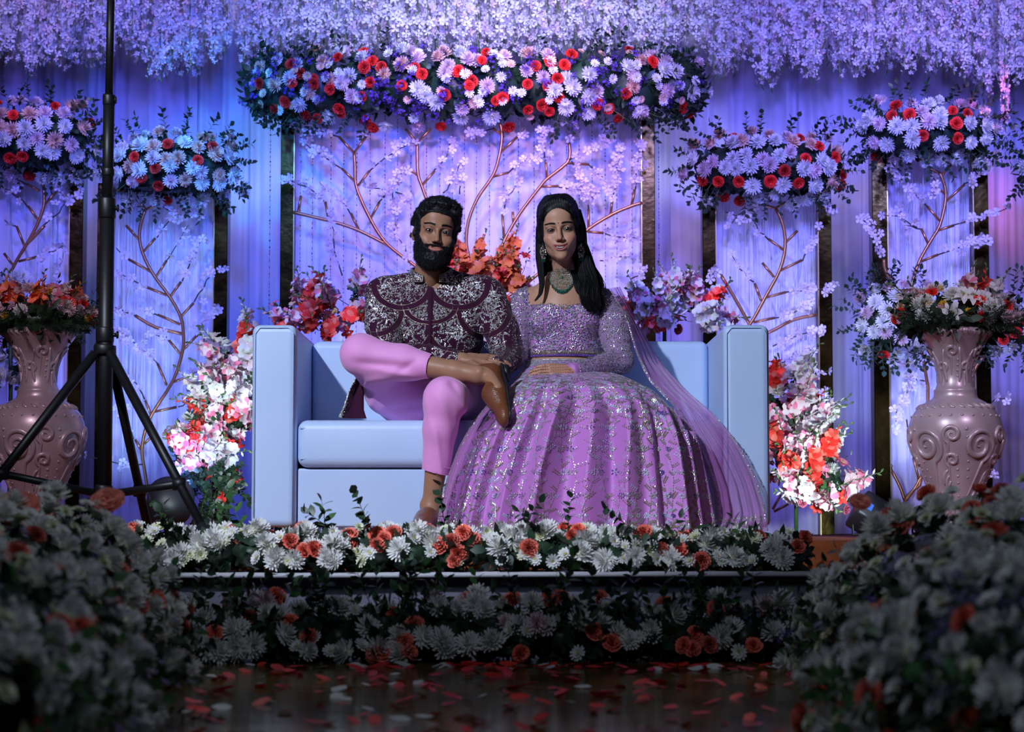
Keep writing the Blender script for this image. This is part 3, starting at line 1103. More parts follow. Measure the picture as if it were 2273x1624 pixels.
def statice(name, pm, seed):
    rr = random.Random(seed)
    mb = MB()
    for i in range(16):
        d = Vector((rr.gauss(0, 1), rr.gauss(0, 1), abs(rr.gauss(0, 1)))).normalized() * rr.uniform(0.22, 0.48)
        for j in range(5):
            a = j * 2 * PI / 5 + rr.random()
            q = d.normalized().to_track_quat('Z', 'Y')
            P = [q @ Vector(v) + d for v in ((0, 0, 0), (0.09 * math.cos(a), 0.09 * math.sin(a), 0.02), (0.13 * math.cos(a + .35), 0.13 * math.sin(a + .35), 0.05), (0.09 * math.cos(a + .7), 0.09 * math.sin(a + .7), 0.02))]
            mb.add([tuple(p) for p in P], [(0, 1, 2, 3)], 0)
        mb.tube([(0, 0, -0.15), tuple(d)], 0.012, 3, 1, cap=False)
    return mb.mesh(name, [pm, M['leaf']])


def leaf_poly(base, d, n, l, w, fold=0.15):
    d, n = Vector(d).normalized(), Vector(n).normalized()
    s = d.cross(n).normalized()
    n = s.cross(d)
    P = [base, base + d * l * .3 + s * w * .85 + n * w * fold, base + d * l * .65 + s * w * .8 + n * w * fold * .6 - n * l * .05, base + d * l - n * l * .15,
         base + d * l * .65 - s * w * .8 + n * w * fold * .6 - n * l * .05, base + d * l * .3 - s * w * .85 + n * w * fold, base + d * l * .35, base + d * l * .65 - n * l * .04]
    return [tuple(p) for p in P], [(0, 1, 6), (1, 2, 7, 6), (2, 3, 7), (3, 4, 7), (4, 5, 6, 7), (5, 0, 6)]


def sprig(name, lm, seed, n=9, ll=0.24, lw=0.085, curve=0.25, roundish=False):
    """a stem one unit long along +Z with leaves"""
    rr = random.Random(seed)
    mb = MB()
    c1, c2 = rr.uniform(-curve, curve), rr.uniform(-curve, curve)
    pt = lambda t: Vector((c1 * t * t, c2 * t * t, t))
    mb.tube([pt(t / 6) for t in range(7)], [0.012 * (1 - t / 9) for t in range(7)], 4, 1)
    for i in range(n):
        t = 0.25 + 0.75 * i / (n - 1)
        a = (i % 2) * PI + rr.uniform(-.6, .6) + 0.4 * i
        d = Vector((math.cos(a), math.sin(a), 0.75 if i < n - 1 else 3))
        nn = Vector((-math.cos(a) * 0.8, -math.sin(a) * 0.8, 1))
        P, Fc = leaf_poly(pt(t), d, nn + Vector((rr.uniform(-.5, .5), rr.uniform(-.5, .5), 0)), ll * rr.uniform(.8, 1.15), lw * rr.uniform(.85, 1.15))
        mb.add(P, Fc, 0)
    return mb.mesh(name, [lm, M['stemg']])


def gladiolus(name, pm, pm2, seed, n=7):
    """a spike one unit long with open trumpets below and buds at the tip"""
    rr = random.Random(seed)
    mb = MB()
    cx_, cy_ = rr.uniform(-.2, .2), rr.uniform(-.2, .2)
    pt = lambda t: Vector((cx_ * t * t, cy_ * t * t, t))
    mb.tube([pt(t / 6) for t in range(7)], [0.016 * (1 - t / 9) for t in range(7)], 5, 2)
    for i in range(n + 5):
        t = 0.2 + 0.8 * i / (n + 4)
        a = (i % 2) * 2.2 + rr.uniform(-.5, .5)
        D = Vector((math.cos(a), math.sin(a), 0.9)).normalized()
        b = pt(t)
        if i < n:
            sz = 0.22 * (1 - 0.35 * i / n)
            q = D.to_track_quat('Z', 'Y')
            for j in range(6):
                an = j * PI / 3 + (0.1 if j % 2 else 0)
                w = sz * (0.42 if j % 2 else 0.33)
                P = []
                for s, rr_, ww in ((0.1, 0.05, 0.2), (0.55, 0.22, 0.8), (0.85, 0.55, 1.0), (1.0, 0.85, 0.35)):
                    z = sz * s * 1.0 if s < .9 else sz * .95
                    r = sz * rr_
                    for sg in (-1, 0, 1):
                        lift = -0.12 * sz * (1 - abs(sg))
                        P.append(q @ Vector((r * math.cos(an) - sg * w * ww * math.sin(an), r * math.sin(an) + sg * w * ww * math.cos(an), z + lift)) + b)
                Fc = []
                for s in range(3):
                    for k in range(2):
                        A = s * 3 + k
                        Fc.append((A, A + 1, A + 4, A + 3))
                mb.add([tuple(p) for p in P], Fc, 0 if (i + j) % 3 else 1)
        else:
            l = 0.13 * (1 - 0.09 * (i - n))
            mb.tube([b, b + D * l * .5, b + D * l], [0.01, 0.024, 0.004], 5, 2 if i > n + 2 else 0)
    return mb.mesh(name, [pm, pm2, M['stemg']])


def lily(name, pm, cm, seed):
    rr = random.Random(seed)
    mb = MB()
    for j in range(6):
        a = j * PI / 3 + rr.uniform(-.1, .1)
        L = 0.55 if j % 2 else 0.5
        P = []
        for s in range(5):
            t = s / 4
            r = L * (0.1 + 0.95 * t)
            z = 0.28 * math.sin(t * 2.4) - 0.03
            w = 0.16 * math.sin(PI * (0.12 + 0.82 * t))
            for sg in (-1, 0, 1):
                P.append((r * math.cos(a) - sg * w * math.sin(a), r * math.sin(a) + sg * w * math.cos(a), z + (0.03 if sg else 0)))
        mb.add(P, [(s * 3 + k, s * 3 + k + 1, s * 3 + k + 4, s * 3 + k + 3) for s in range(4) for k in range(2)], 0)
    for j in range(6):
        a = j * PI / 3 + .5
        mb.tube([(0, 0, 0), (0.06 * math.cos(a), 0.06 * math.sin(a), 0.3)], [0.008, 0.016], 4, 1)
    return mb.mesh(name, [pm, cm])


def blossom(name, pm, cm, seed, cup=0.5):
    rr = random.Random(seed)
    mb = MB()
    for j in range(5):
        a = j * 2 * PI / 5
        P = [(0, 0, 0)]
        for t, r, z in ((-1, .32, .12), (-.75, .46, .2), (0, .52, .16), (.75, .46, .2), (1, .32, .12)):
            P.append((r * math.cos(a + t * .5), r * math.sin(a + t * .5), z * cup * rr.uniform(.6, 1.5)))
        mb.add(P, [(0, 1, 2, 3), (0, 3, 4, 5)], 0)
    mb.lathe([(0.0, -.05), (0.06, 0), (0.05, 0.1), (0, .13)], 5, 1)
    return mb.mesh(name, [pm, cm])


def fern(name, seed):
    rr = random.Random(seed)
    mb = MB()
    cx_, cy_ = rr.uniform(-.3, .3), rr.uniform(-.3, .3)
    pt = lambda t: Vector((cx_ * t * t, cy_ * t * t, t))
    mb.tube([pt(t / 5) for t in range(6)], 0.008, 3, 0, cap=False)
    for i in range(26):
        t = 0.1 + 0.9 * i / 25
        for s in (-1, 1):
            a = s * 1.3 + rr.uniform(-.7, .7)
            L = 0.24 * (1.1 - t) + .05
            b = pt(t)
            d = Vector((math.cos(a) * s, math.sin(a), 0.9)).normalized()
            e = b + d * L
            mb.tube([b, e], [0.006, 0.003], 3, 0, cap=False)
            for k in range(5):
                c_ = b + d * L * (0.3 + .16 * k)
                f = Vector((rr.gauss(0, 1), rr.gauss(0, 1), rr.gauss(.6, 1))).normalized() * .055
                mb.add([tuple(c_), tuple(c_ + f + d * .01), tuple(c_ + f * .9 - d * .012)], [(0, 1, 2)], 0)
    return mb.mesh(name, [M['leaf']], smooth=False)


FM = {}
def reg(key, part, *meshes):
    FM[key] = (part, list(meshes))
reg('mum_white', 'chrysanthemum', *[chrys('chrysanthemum_white', M['white'], s, cm=M['cream']) for s in (1, 2, 3)])
reg('mum_peach', 'chrysanthemum', *[chrys('chrysanthemum_peach', M['peach'], s) for s in (4, 5)])
reg('mum_blush', 'chrysanthemum', *[chrys('chrysanthemum_blush', M['pinkish'], s) for s in (6, 7)])
reg('mum_yellow', 'chrysanthemum', *[chrys('chrysanthemum_yellow', M['yellow'], s, 4, 15) for s in (8,)])
reg('daisy_white', 'daisy', *[daisy('daisy_white', M['white'], M['stamen'], s) for s in (1, 2)])
reg('daisy_cream', 'daisy', *[daisy('daisy_cream', M['cream'], M['stamen'], s) for s in (3,)])
reg('daisy_peach', 'daisy', *[daisy('daisy_peach', M['peach'], M['stamen'], s) for s in (4,)])
reg('daisy_lilac', 'daisy', *[daisy('daisy_lilac', M['lilac'], M['stamen'], s) for s in (5,)])
reg('carn_red', 'carnation', *[carnation('carnation_red', M['red'], s) for s in (1, 2, 3)])
reg('carn_coral', 'carnation', *[carnation('carnation_coral', M['coral'], s) for s in (4, 5)])
reg('carn_orange', 'carnation', *[carnation('carnation_orange', M['orange'], s) for s in (6,)])
reg('carn_pink', 'carnation', *[carnation('carnation_pink', M['pink'], s) for s in (7,)])
reg('rose_coral', 'rose', *[rose('rose_coral', M['coral'], s) for s in (1, 2)])
reg('statice', 'statice', *[statice('statice_purple', M['purple'], s) for s in (1, 2)])
reg('sprig', 'leaf_sprig', *[sprig('leaf_sprig_dark', M['leaf'], s, 11, .24, .075) for s in (1, 2, 3)])
reg('sprig_green', 'leaf_sprig', *[sprig('leaf_sprig_green', M['leaf2'], s, 9, .28, .08) for s in (4, 5)])
reg('round_sprig', 'leaf_sprig', *[sprig('leaf_sprig_round', M['leaf'], s, 10, .2, .10) for s in (6, 7)])
reg('glad_red', 'gladiolus', *[gladiolus('gladiolus_red', M['red'], M['coral'], s) for s in (1, 2)])
reg('glad_orange', 'gladiolus', *[gladiolus('gladiolus_orange', M['orange'], M['coral'], s) for s in (3, 4)])
reg('glad_pink', 'gladiolus', *[gladiolus('gladiolus_pink', M['pinkish'], M['pink'], s) for s in (5, 6)])
reg('glad_white', 'gladiolus', *[gladiolus('gladiolus_white', M['white'], M['pinkish'], s) for s in (7, 8)])
reg('lily_white', 'lily', *[lily('lily_white', M['white'], M['stamen'], s) for s in (1,)])
reg('lily_pink', 'lily', *[lily('lily_pink', M['pink'], M['stamen'], s) for s in (2,)])
reg('lily_red', 'lily', *[lily('lily_red', M['red'], M['stamen'], s) for s in (3,)])
reg('fern', 'fern', *[fern('fern_frond', s) for s in (1, 2, 3)])
reg('blossom', 'blossom', *[blossom('cherry_blossom', M['blossom'], M['stamen'], s) for s in (1, 2, 3)])
bud_spike = sprig('bud_spike', M['leaf'], 31, 8, .2, .03, .4)
reg('spike', 'leaf_spike', bud_spike)


def pick(pal, rr):
    tot = sum(w for _, w in pal)
    r = rr.uniform(0, tot)
    for k, w in pal:
        r -= w
        if r <= 0:
            return k
    return pal[-1][0]


SIZE = {'mum_white': .078, 'mum_peach': .076, 'mum_blush': .074, 'mum_yellow': .05, 'daisy_white': .045, 'daisy_cream': .042, 'daisy_peach': .04, 'daisy_lilac': .045,
        'carn_red': .054, 'carn_coral': .056, 'carn_orange': .055, 'carn_pink': .05, 'rose_coral': .06, 'statice': .06, 'lily_white': .08, 'lily_pink': .07, 'lily_red': .07,
        'glad_red': .26, 'glad_orange': .26, 'glad_pink': .28, 'glad_white': .28, 'sprig': .125, 'sprig_green': .13, 'round_sprig': .12, 'fern': .2, 'spike': .14}


def flower(root, key, loc, normal, size=None, rr=R):
    part, ms = FM[key]
    s = (size or SIZE[key]) * rr.uniform(.88, 1.12)
    return put(part, rr.choice(ms), root, loc, normal, s)


def core_mesh(c, r, m, seed, name='foliage_core'):
    """dark leafy heart of an arrangement: an ellipsoid covered in small leaves, joined"""
    rr = random.Random(seed)
    mb = MB()
    n1, n2 = 10, 16
    prof = [(math.sin(PI * i / n1), -math.cos(PI * i / n1)) for i in range(n1 + 1)]
    V = [(c[0] + r[0] * a * math.cos(2 * PI * j / n2), c[1] + r[1] * a * math.sin(2 * PI * j / n2), c[2] + r[2] * b) for a, b in prof for j in range(n2)]
    mb.add(V, [(i * n2 + j, i * n2 + (j + 1) % n2, (i + 1) * n2 + (j + 1) % n2, (i + 1) * n2 + j) for i in range(n1) for j in range(n2)], 0)
    area = (r[0] * r[2] + r[0] * r[1] + r[1] * r[2]) * 4
    for i in range(int(min(900, area * 1100))):
        d = Vector((rr.gauss(0, 1), rr.gauss(0, 1), rr.gauss(0, 1))).normalized()
        p = Vector((c[0] + r[0] * d.x, c[1] + r[1] * d.y, c[2] + r[2] * d.z))
        dd = d + Vector((rr.gauss(0, .8), rr.gauss(0, .8), rr.gauss(0, .8)))
        P, Fc = leaf_poly(p, dd, d + Vector((rr.gauss(0, .5), 0, rr.gauss(0, .5))), rr.uniform(.035, .06), rr.uniform(.010, .018))
        mb.add(P, Fc, 0)
    return mb.mesh(name, [m])


def crown(px0, px1, py0, py1, Y, label, pal_top, pal_bot, small, seed, spacing=0.062, depth=0.16, n_sprig=40, cat='flower arrangement', name='flower_arrangement',
          sprigs=('round_sprig', 'sprig'), p_pow=2.6, small_n=0, hang=0, jit=.3, dark=None):
    rr = random.Random(seed)
    a, b = at(px0, (py0 + py1) / 2, Y), at(px1, (py0 + py1) / 2, Y)
    zt, zb = at(0, py0, Y).z, at(0, py1, Y).z
    cx_, cz = (a.x + b.x) / 2, (zt + zb) / 2
    rx, rz = (b.x - a.x) / 2, (zt - zb) / 2
    root = empty(name, (cx_, Y, zb), label, cat)
    if p_pow > 5:
        for k in range(10):
            xk = cx_ + rx * (-.9 + 1.8 * k / 9)
            obj('foliage_core', core_mesh((xk, Y, cz), (rx * .13, depth * .72, rz * .86), M['leaf'], seed + k), root, kind='stuff')
    else:
        obj('foliage_core', core_mesh((cx_, Y, cz), (rx * .93, depth * .78, rz * .82), M['leaf'], seed), root, kind='stuff')
    rows = max(1, int(round(2 * rz / (spacing * .88))))
    for i in range(rows + 1):
        v = -1 + 2 * (i + .0) / rows
        wrow = (1 - min(1, abs(v)) ** p_pow) ** (1 / p_pow) if abs(v) < 1 else 0.0
        wrow = max(wrow, .72)
        n = max(1, int(2 * rx * wrow / spacing))
        for j in range(n + 1):
            u = (-1 + 2 * (j + .5 * (i % 2)) / n) * wrow
            if abs(u) > 1:
                continue
            u += rr.uniform(-jit, jit) * spacing / rx
            vv = v + rr.uniform(-jit, jit) * spacing / rz
            q = min(1.0, abs(u) ** (2.4 if p_pow < 5 else 12) + abs(vv) ** 2.4)
            y = Y - depth * (1 - q) ** .5
            t = (v + 1) / 2
            key = pick(pal_top if rr.random() < t else pal_bot, rr)
            nrm = Vector((u * .75, -1 + .5 * q, vv * .7 + rr.uniform(-.1, .1)))
            x = cx_ + u * rx
            z = cz + vv * rz
            flower(root, key, (x, y + rr.uniform(-.01, .01), z), nrm, rr=rr)
    for i in range(small_n):
        u, vv = rr.uniform(-1, 1), rr.uniform(-1, 1)
        q = min(1.0, abs(u) ** (2.4 if p_pow < 5 else 12) + abs(vv) ** 2.4)
        if q >= 1:
            continue
        flower(root, pick(small, rr), (cx_ + u * rx, Y - depth * (1 - q) ** .5 - .018, cz + vv * rz), (u * .6 + rr.uniform(-.4, .4), -1, vv * .6 + rr.uniform(-.4, .4)), rr=rr)
    for i in range(n_sprig):
        th = 2 * PI * (i + rr.random()) / n_sprig
        c_, s_ = math.cos(th), math.sin(th)
        pwr = 2 / p_pow
        x = cx_ + rx * .86 * math.copysign(abs(c_) ** pwr, c_)
        z = cz + rz * .78 * math.copysign(abs(s_) ** pwr, s_)
        d = Vector((c_ * rx, rr.uniform(-.25, .05) * rz, s_ * rz * 1.5)).normalized() + Vector((rr.uniform(-.45, .45), rr.uniform(-.3, .1), rr.uniform(-.45, .45)))
        if s_ < -.2:
            d += Vector((0, -.1, -.5))
        flower(root, rr.choice(sprigs), (x, Y - rr.uniform(0, .08), z), d, rr=rr)
    return root


TOPM = [('mum_peach', 3), ('mum_blush', 2.4), ('mum_white', 1.2), ('carn_red', 1.7)]  # peach and white mums mixed by height, partly standing in for the light gradient
BOTM = [('mum_white', 5), ('mum_blush', 1), ('carn_red', 2.2)]
crown(-70, 205, 235, 385, 9.42, 'flower topper at the left edge, white mums with red carnations', TOPM, BOTM, [('statice', 1)], 61, n_sprig=40)
crown(232, 530, 305, 440, 9.42, 'flower topper behind the tripod, peach mums above white', TOPM, BOTM, [('statice', 1)], 62, n_sprig=40)
crown(1528, 1868, 305, 440, 9.42, 'flower topper with peach mums just right of the centre screen', TOPM, BOTM, [('statice', 1)], 63, n_sprig=42)
crown(1905, 2205, 235, 350, 9.42, 'flower topper of white mums and red carnations above the right vase', [('mum_white', 3), ('mum_blush', 2), ('carn_red', 2.2)], BOTM, [('statice', 1)], 64, n_sprig=42)
crown(2262, 2420, 320, 420, 9.42, 'leafy flower topper cut off by the right edge', TOPM, BOTM, [('statice', 1)], 65, n_sprig=34)
crown(-150, 30, 760, 830, 9.42, 'white mum cluster behind the left urn neck', BOTM, BOTM, [('statice', 1)], 66, n_sprig=26, depth=.1)
# the long centre garland
crown(556, 1552, 120, 268, 9.42, 'long mixed flower garland along the top of the centre screen',
      [('mum_blush', 4), ('mum_peach', 1.2), ('mum_white', 1.5), ('carn_red', 4.0), ('statice', 1.6), ('daisy_peach', .8)],
      [('mum_white', 2.4), ('mum_blush', 1.6), ('carn_red', 4.2), ('statice', 2.2), ('daisy_white', 1.6), ('daisy_peach', .6)],
      [('statice', 4), ('daisy_white', 3), ('daisy_peach', 1), ('carn_red', .6)], 67, n_sprig=110, depth=.13, spacing=.066, small_n=130, p_pow=9, jit=.45)
# bouquets behind and in the urns
URNMIX = [('mum_blush', 2), ('mum_yellow', 3.0), ('carn_red', 1.4), ('daisy_lilac', 1.6), ('mum_white', 1), ('daisy_peach', 1), ('lily_pink', 1)]
def urn_bouquet(px, label, seed, white):
    rr = random.Random(seed)
    Y = 8.3
    b = at(px, 735, Y)
    root = empty('bouquet', (b.x, Y, b.z), label, 'bouquet')
    obj('foliage_core', core_mesh((b.x, Y, b.z + .035), (.20, .15, .07), M['leaf'], seed), root, kind='stuff')
    for i in range(96):
        a = rr.uniform(0, 2 * PI)
        e = rr.uniform(0.05, 1.35)
        d = Vector((math.cos(a) * math.cos(e), math.sin(a) * math.cos(e) * .8, math.sin(e)))
        if d.y > .35:
            continue
        key = pick(URNMIX if not white else [('mum_white', 2.4), ('mum_yellow', 4.0), ('carn_red', 2.0), ('daisy_white', 1.5), ('daisy_lilac', .6), ('lily_white', 1), ('mum_blush', 1)], rr)
        flower(root, key, (b.x + d.x * .235, Y + d.y * .17, b.z + .03 + d.z * .135), d + Vector((0, -.5, .1)), rr=rr, size=SIZE[key] * .92)
    for i in range(6):
        a = rr.uniform(-1.1, 1.1)
        d = Vector((math.sin(a), rr.uniform(-.3, .1), math.cos(a) * 1.1 + .1))
        flower(root, rr.choice(('glad_red', 'glad_pink', 'glad_white', 'glad_orange')), (b.x + d.x * .12, Y - .04, b.z + .04), d, rr=rr, size=.20)
    for i in range(26):
        a = rr.uniform(-1.5, 1.5)
        d = Vector((math.sin(a), rr.uniform(-.6, .1), math.cos(a) * .9))
        flower(root, rr.choice(('sprig', 'spike', 'spike', 'round_sprig')), (b.x + d.x * .16, Y - .03, b.z + .04), d, rr=rr)
    for i in range(26):
        a = rr.uniform(-1.5, 1.5)
        d = Vector((math.sin(a) * 1.1, -.7, rr.uniform(-.35, .25)))
        flower(root, 'fern', (b.x + math.sin(a) * .13, Y - .10 * math.cos(a), b.z + .03), d, rr=rr, size=.15)
urn_bouquet(84, 'bright mixed bouquet in the left urn with orange spikes', 71, False)
urn_bouquet(2122, 'bouquet in the right urn with yellow and white mums', 72, True)
crown(1905, 2055, 640, 775, 9.40, 'round cluster of blush mums left of the right urn mouth', [('mum_blush', 3), ('mum_peach', 2), ('mum_white', 1), ('carn_red', 1)], BOTM, [('statice', 1)], 73, n_sprig=40, depth=.12)
crown(2190, 2330, 660, 775, 9.40, 'cluster of white mums right of the right urn mouth', [('mum_blush', 2), ('mum_white', 3), ('carn_red', 1)], BOTM, [('statice', 1)], 74, n_sprig=30, depth=.12)


def spray(pts, label, pal, seed, n, sizes=1.0, spread=.10, nsp=20, up=(0, -.6, .6), spikes=('sprig', 'spike'), Yj=.06, core=None, name='flower_spray', out=1.0):
    """a loose spray of flowers about a chain of pixel points (px, py, Y)"""
    rr = random.Random(seed)
    P = [at(*p) for p in pts]
    c = sum(P, Vector()) / len(P)
    zb = min(p.z for p in P)
    root = empty(name, (c.x, c.y, max(zb, 0.0)), label, 'flower arrangement')
    st = MB()
    st.tube([(c.x, c.y + .06, .005), (c.x, c.y + .05, max(zb, .1)), (c.x, c.y + .03, max(c.z, .15))], .009, 6)
    obj('stem', st.mesh('stem', M['leaf2']), root)
    for i in range(len(P) if core else 0):
        p = P[i]
        p2 = (p + P[min(i + 1, len(P) - 1)]) / 2
        obj('foliage_core', core_mesh(p2, (core, core * .7, core), M['leaf'], seed + i), root, kind='stuff')
    def where():
        t = rr.uniform(0, len(P) - 1.001)
        i = int(t)
        return P[i].lerp(P[i + 1], t - i)
    for i in range(n + nsp):
        o = Vector((rr.gauss(0, 1), rr.uniform(-1, .2), rr.gauss(0, 1)))
        o = o.normalized() * spread * rr.uniform(.35, 1.0)
        p = where() + o
        p.z = max(p.z, .02)
        d = o.normalized() * out + Vector(up)
        key = pick(pal, rr) if i < n else rr.choice(spikes)
        s = SIZE[key] * sizes
        if key.startswith('glad') or i >= n:
            p = p - o * .5
            p.z = max(p.z, .02)
            if d.z < 0 and p.z < .2:
                d.z = abs(d.z)
        flower(root, key, p, d, size=s, rr=rr)
    return root

REDMIX = [('glad_red', 2.6), ('glad_pink', 2.2), ('lily_pink', 1.5), ('lily_red', 1.5), ('mum_blush', 1), ('carn_coral', 1.2), ('daisy_peach', 1)]
spray([(640, 715, 8.85), (720, 705, 8.85), (800, 690, 8.85)], 'red and blush gladioli behind the left sofa corner', REDMIX, 81, 44, spread=.10, nsp=16, sizes=.8)
spray([(1010, 650, 8.9), (1080, 625, 8.9), (1150, 625, 8.9)], 'orange flower spray rising between the two heads', [('glad_orange', 3), ('glad_red', 1.5), ('carn_orange', 2), ('lily_red', 1), ('mum_peach', 1.3)], 82, 46, spread=.13, nsp=26, sizes=.72)
spray([(1130, 745, 8.9), (1180, 735, 8.9)], 'pink flowers showing low between the couple', [('lily_pink', 2), ('glad_pink', 2)], 87, 14, spread=.06, nsp=4)
spray([(1400, 690, 8.85), (1470, 690, 8.85), (1560, 700, 8.85)], 'pink, white and red gladioli behind the right sofa back', [('glad_pink', 3), ('glad_red', 1.6), ('glad_white', 2), ('lily_pink', 1.4), ('lily_white', 1.2), ('carn_coral', 1)], 83, 46, spread=.10, nsp=14, sizes=.75)
CASC = [('glad_white', 2.2), ('glad_pink', 2.4), ('glad_red', 1.6), ('mum_white', 1.6), ('lily_white', 2), ('lily_pink', 1.6), ('lily_red', 1.2), ('carn_pink', .8), ('carn_red', .6)]
spray([(560, 800, 8.8), (530, 880, 8.8), (490, 955, 8.8), (430, 1010, 8.8)], 'cascade of white, pink and red flowers at the left sofa side', CASC, 84, 105, spread=.15, nsp=50, core=.075, sizes=.82, spikes=('sprig_green', 'spike', 'round_sprig'))
spray([(480, 1060, 8.8), (465, 1110, 8.8)], 'dark trailing leaves below the left flower cascade', [('round_sprig', 3), ('lily_red', .6), ('mum_white', .4)], 88, 34, spread=.10, nsp=30, up=(0, -.6, -.8), spikes=('round_sprig',), name='foliage_spray')
spray([(1720, 880, 8.8), (1745, 960, 8.8), (1780, 1040, 8.78), (1835, 1085, 8.75)], 'cascade of white, pink and red flowers at the right sofa side', CASC, 85, 105, spread=.14, nsp=46, core=.07, sizes=.82, spikes=('sprig_green', 'spike', 'round_sprig'))
spray([(20, 600, 8.9), (10, 700, 8.9), (30, 860, 8.9)], 'white blossom cluster half hidden behind the left urn', [('mum_white', 2), ('lily_white', 1), ('daisy_white', 1)], 86, 22, spread=.10, nsp=10)

# ------------------------------------------------------------------ bronze branch sculptures with blossom twigs
def branchwork(label, tubes, twigs, Y, base, seed, r=.0075):
    rr = random.Random(seed)
    b = at(*base, Y)
    root = empty('branch_sculpture', (b.x, Y, max(b.z, 0)), label, 'branch sculpture')
    for k, line in enumerate(tubes):
        P = [at(x, y, Y) for x, y in line]
        if len(P) > 2:
            Q = []
            for i in range(len(P) - 1):
                p0, p1, p2, p3 = P[max(i - 1, 0)], P[i], P[i + 1], P[min(i + 2, len(P) - 1)]
                for t in (0, .34, .67):
                    Q.append(0.5 * ((2 * p1) + (p2 - p0) * t + (2 * p0 - 5 * p1 + 4 * p2 - p3) * t * t + (3 * p1 - p0 - 3 * p2 + p3) * t ** 3))
            P = Q + [P[-1]]
        m = MB()
        rad_ = r if len(line) > 2 else r * .8
        m.tube(P, rad_, 8)
        for p in P:
            p.z = max(p.z, 0.01)
        obj('branch', m.mesh('branch', M['bronze']), root)
    for line, dens in twigs:
        P = [at(x, y, Y - .01) for x, y in line]
        m = MB()
        Q = []
        for i in range(len(P) - 1):
            for t in (0, .33, .66):
                q = P[i].lerp(P[i + 1], t)
                Q.append(q + Vector((rr.gauss(0, .003), rr.gauss(0, .004), rr.gauss(0, .003))))
        Q.append(P[-1])
        m.tube(Q, [.0032 * (1 - .5 * i / len(Q)) for i in range(len(Q))], 4)
        tw = obj('twig', m.mesh('twig', M['twig']), root)
        L = sum((P[i + 1] - P[i]).length for i in range(len(P) - 1))
        n = int(L / .026 * dens)
        for i in range(n):
            t = (0.12 + .88 * (i + rr.random()) / max(n, 1)) * (len(P) - 1)
            j = min(int(t), len(P) - 2)
            p = P[j].lerp(P[j + 1], t - j) + Vector((rr.gauss(0, .012), -rr.uniform(0, .02), rr.gauss(0, .012)))
            flower(tw, 'blossom', p, Vector((rr.gauss(0, .7), -1, rr.gauss(0, .7))), size=.042, rr=rr)

YB = 9.47
T = [[(786, 340), (788, 375), (789, 406), (800, 440), (822, 486), (842, 520), (863, 545), (890, 567), (915, 585), (1000, 650), (1030, 690)],
     [(651, 471), (690, 480), (731, 490), (763, 499), (802, 514), (863, 545)], [(786, 340), (752, 303)], [(786, 340), (812, 303)],
     [(789, 404), (759, 374)], [(795, 412), (820, 379)], [(822, 486), (842, 449)], [(730, 490), (722, 448)], [(662, 471), (668, 434)], [(797, 512), (779, 473)],
     [(926, 317), (926, 350), (928, 388), (936, 412), (946, 440), (965, 490), (990, 560), (1015, 640), (1030, 690), (1040, 900), (1042, 1184)], [(926, 317), (900, 286)], [(926, 317), (957, 285)], [(928, 390), (906, 372)], [(936, 412), (965, 379)],
     [(1108, 268), (1114, 296), (1111, 332), (1100, 376), (1086, 402), (1060, 440), (1040, 490), (1035, 540), (1042, 580), (1045, 690)], [(1111, 338), (1149, 303)], [(1114, 300), (1094, 284)], [(1094, 392), (1128, 383)],
     [(1263, 317), (1265, 339), (1258, 362), (1214, 397), (1199, 414), (1162, 462), (1140, 496), (1117, 540), (1098, 600), (1070, 690)],
     [(1258, 362), (1308, 365)], [(1214, 397), (1211, 355)], [(1200, 414), (1240, 413)], [(1119, 530), (1115, 475)], [(1140, 498), (1138, 470)],
     [(1425, 450), (1402, 457), (1360, 475), (1306, 508), (1260, 550), (1180, 620), (1080, 690)], [(1355, 477), (1360, 436)], [(1402, 456), (1409, 420)], [(1306, 508), (1306, 465)], [(1304, 514), (1340, 517)]]
W = [([(749, 303), (700, 288), (656, 270)], 1.4), ([(759, 374), (715, 345), (675, 316)], 1.5), ([(812, 303), (828, 284)], 1), ([(820, 379), (870, 340), (925, 310)], 1.2), ([(722, 448), (680, 415), (628, 394)], 1.6),
     ([(779, 473), (748, 435), (709, 405)], 1.3), ([(842, 449), (862, 425), (880, 395), (905, 368)], 2.2), ([(868, 415), (874, 460), (883, 510)], 1.6), ([(850, 420), (815, 415)], 2.0), ([(880, 425), (915, 445)], 2.0), ([(965, 379), (990, 350), (1006, 305)], 1.3),
     ([(985, 430), (1005, 400), (1030, 352)], 1.5), ([(1020, 430), (1022, 400), (1012, 380)], 1.5), ([(1094, 284), (1060, 300), (1040, 290)], 1.2), ([(1128, 383), (1160, 358), (1217, 348)], 1.7), ([(1149, 303), (1165, 285)], 1.4), ([(1115, 475), (1125, 440), (1142, 415), (1155, 388)], 1.6),
     ([(1211, 355), (1206, 310), (1196, 268)], 2.0), ([(1308, 365), (1335, 395), (1357, 432)], 1.6), ([(1263, 317), (1272, 280)], .8), ([(1265, 352), (1310, 335), (1354, 311)], 1.5), ([(1268, 358), (1290, 400), (1320, 445)], 1.4),
     ([(1240, 413), (1290, 420), (1325, 428)], 2.4), ([(1306, 465), (1300, 425), (1285, 400)], 2.2), ([(1360, 436), (1370, 380), (1376, 325)], 1.9), ([(1409, 420), (1414, 370), (1420, 318)], 1.9), ([(1340, 517), (1380, 527), (1423, 532)], 1.6),
     ([(1120, 600), (1135, 560), (1140, 520)], .9), ([(760, 610), (742, 560), (738, 510), (730, 470)], 1.0), ([(800, 650), (820, 620), (835, 600)], 1.0), ([(1330, 580), (1370, 570), (1400, 560)], .8), ([(700, 620), (735, 650), (780, 680)], .7), ([(876, 500), (878, 540)], 1.2), ([(905, 575), (900, 545), (885, 530)], 1.2), ([(1400, 620), (1435, 600)], 1.4)]
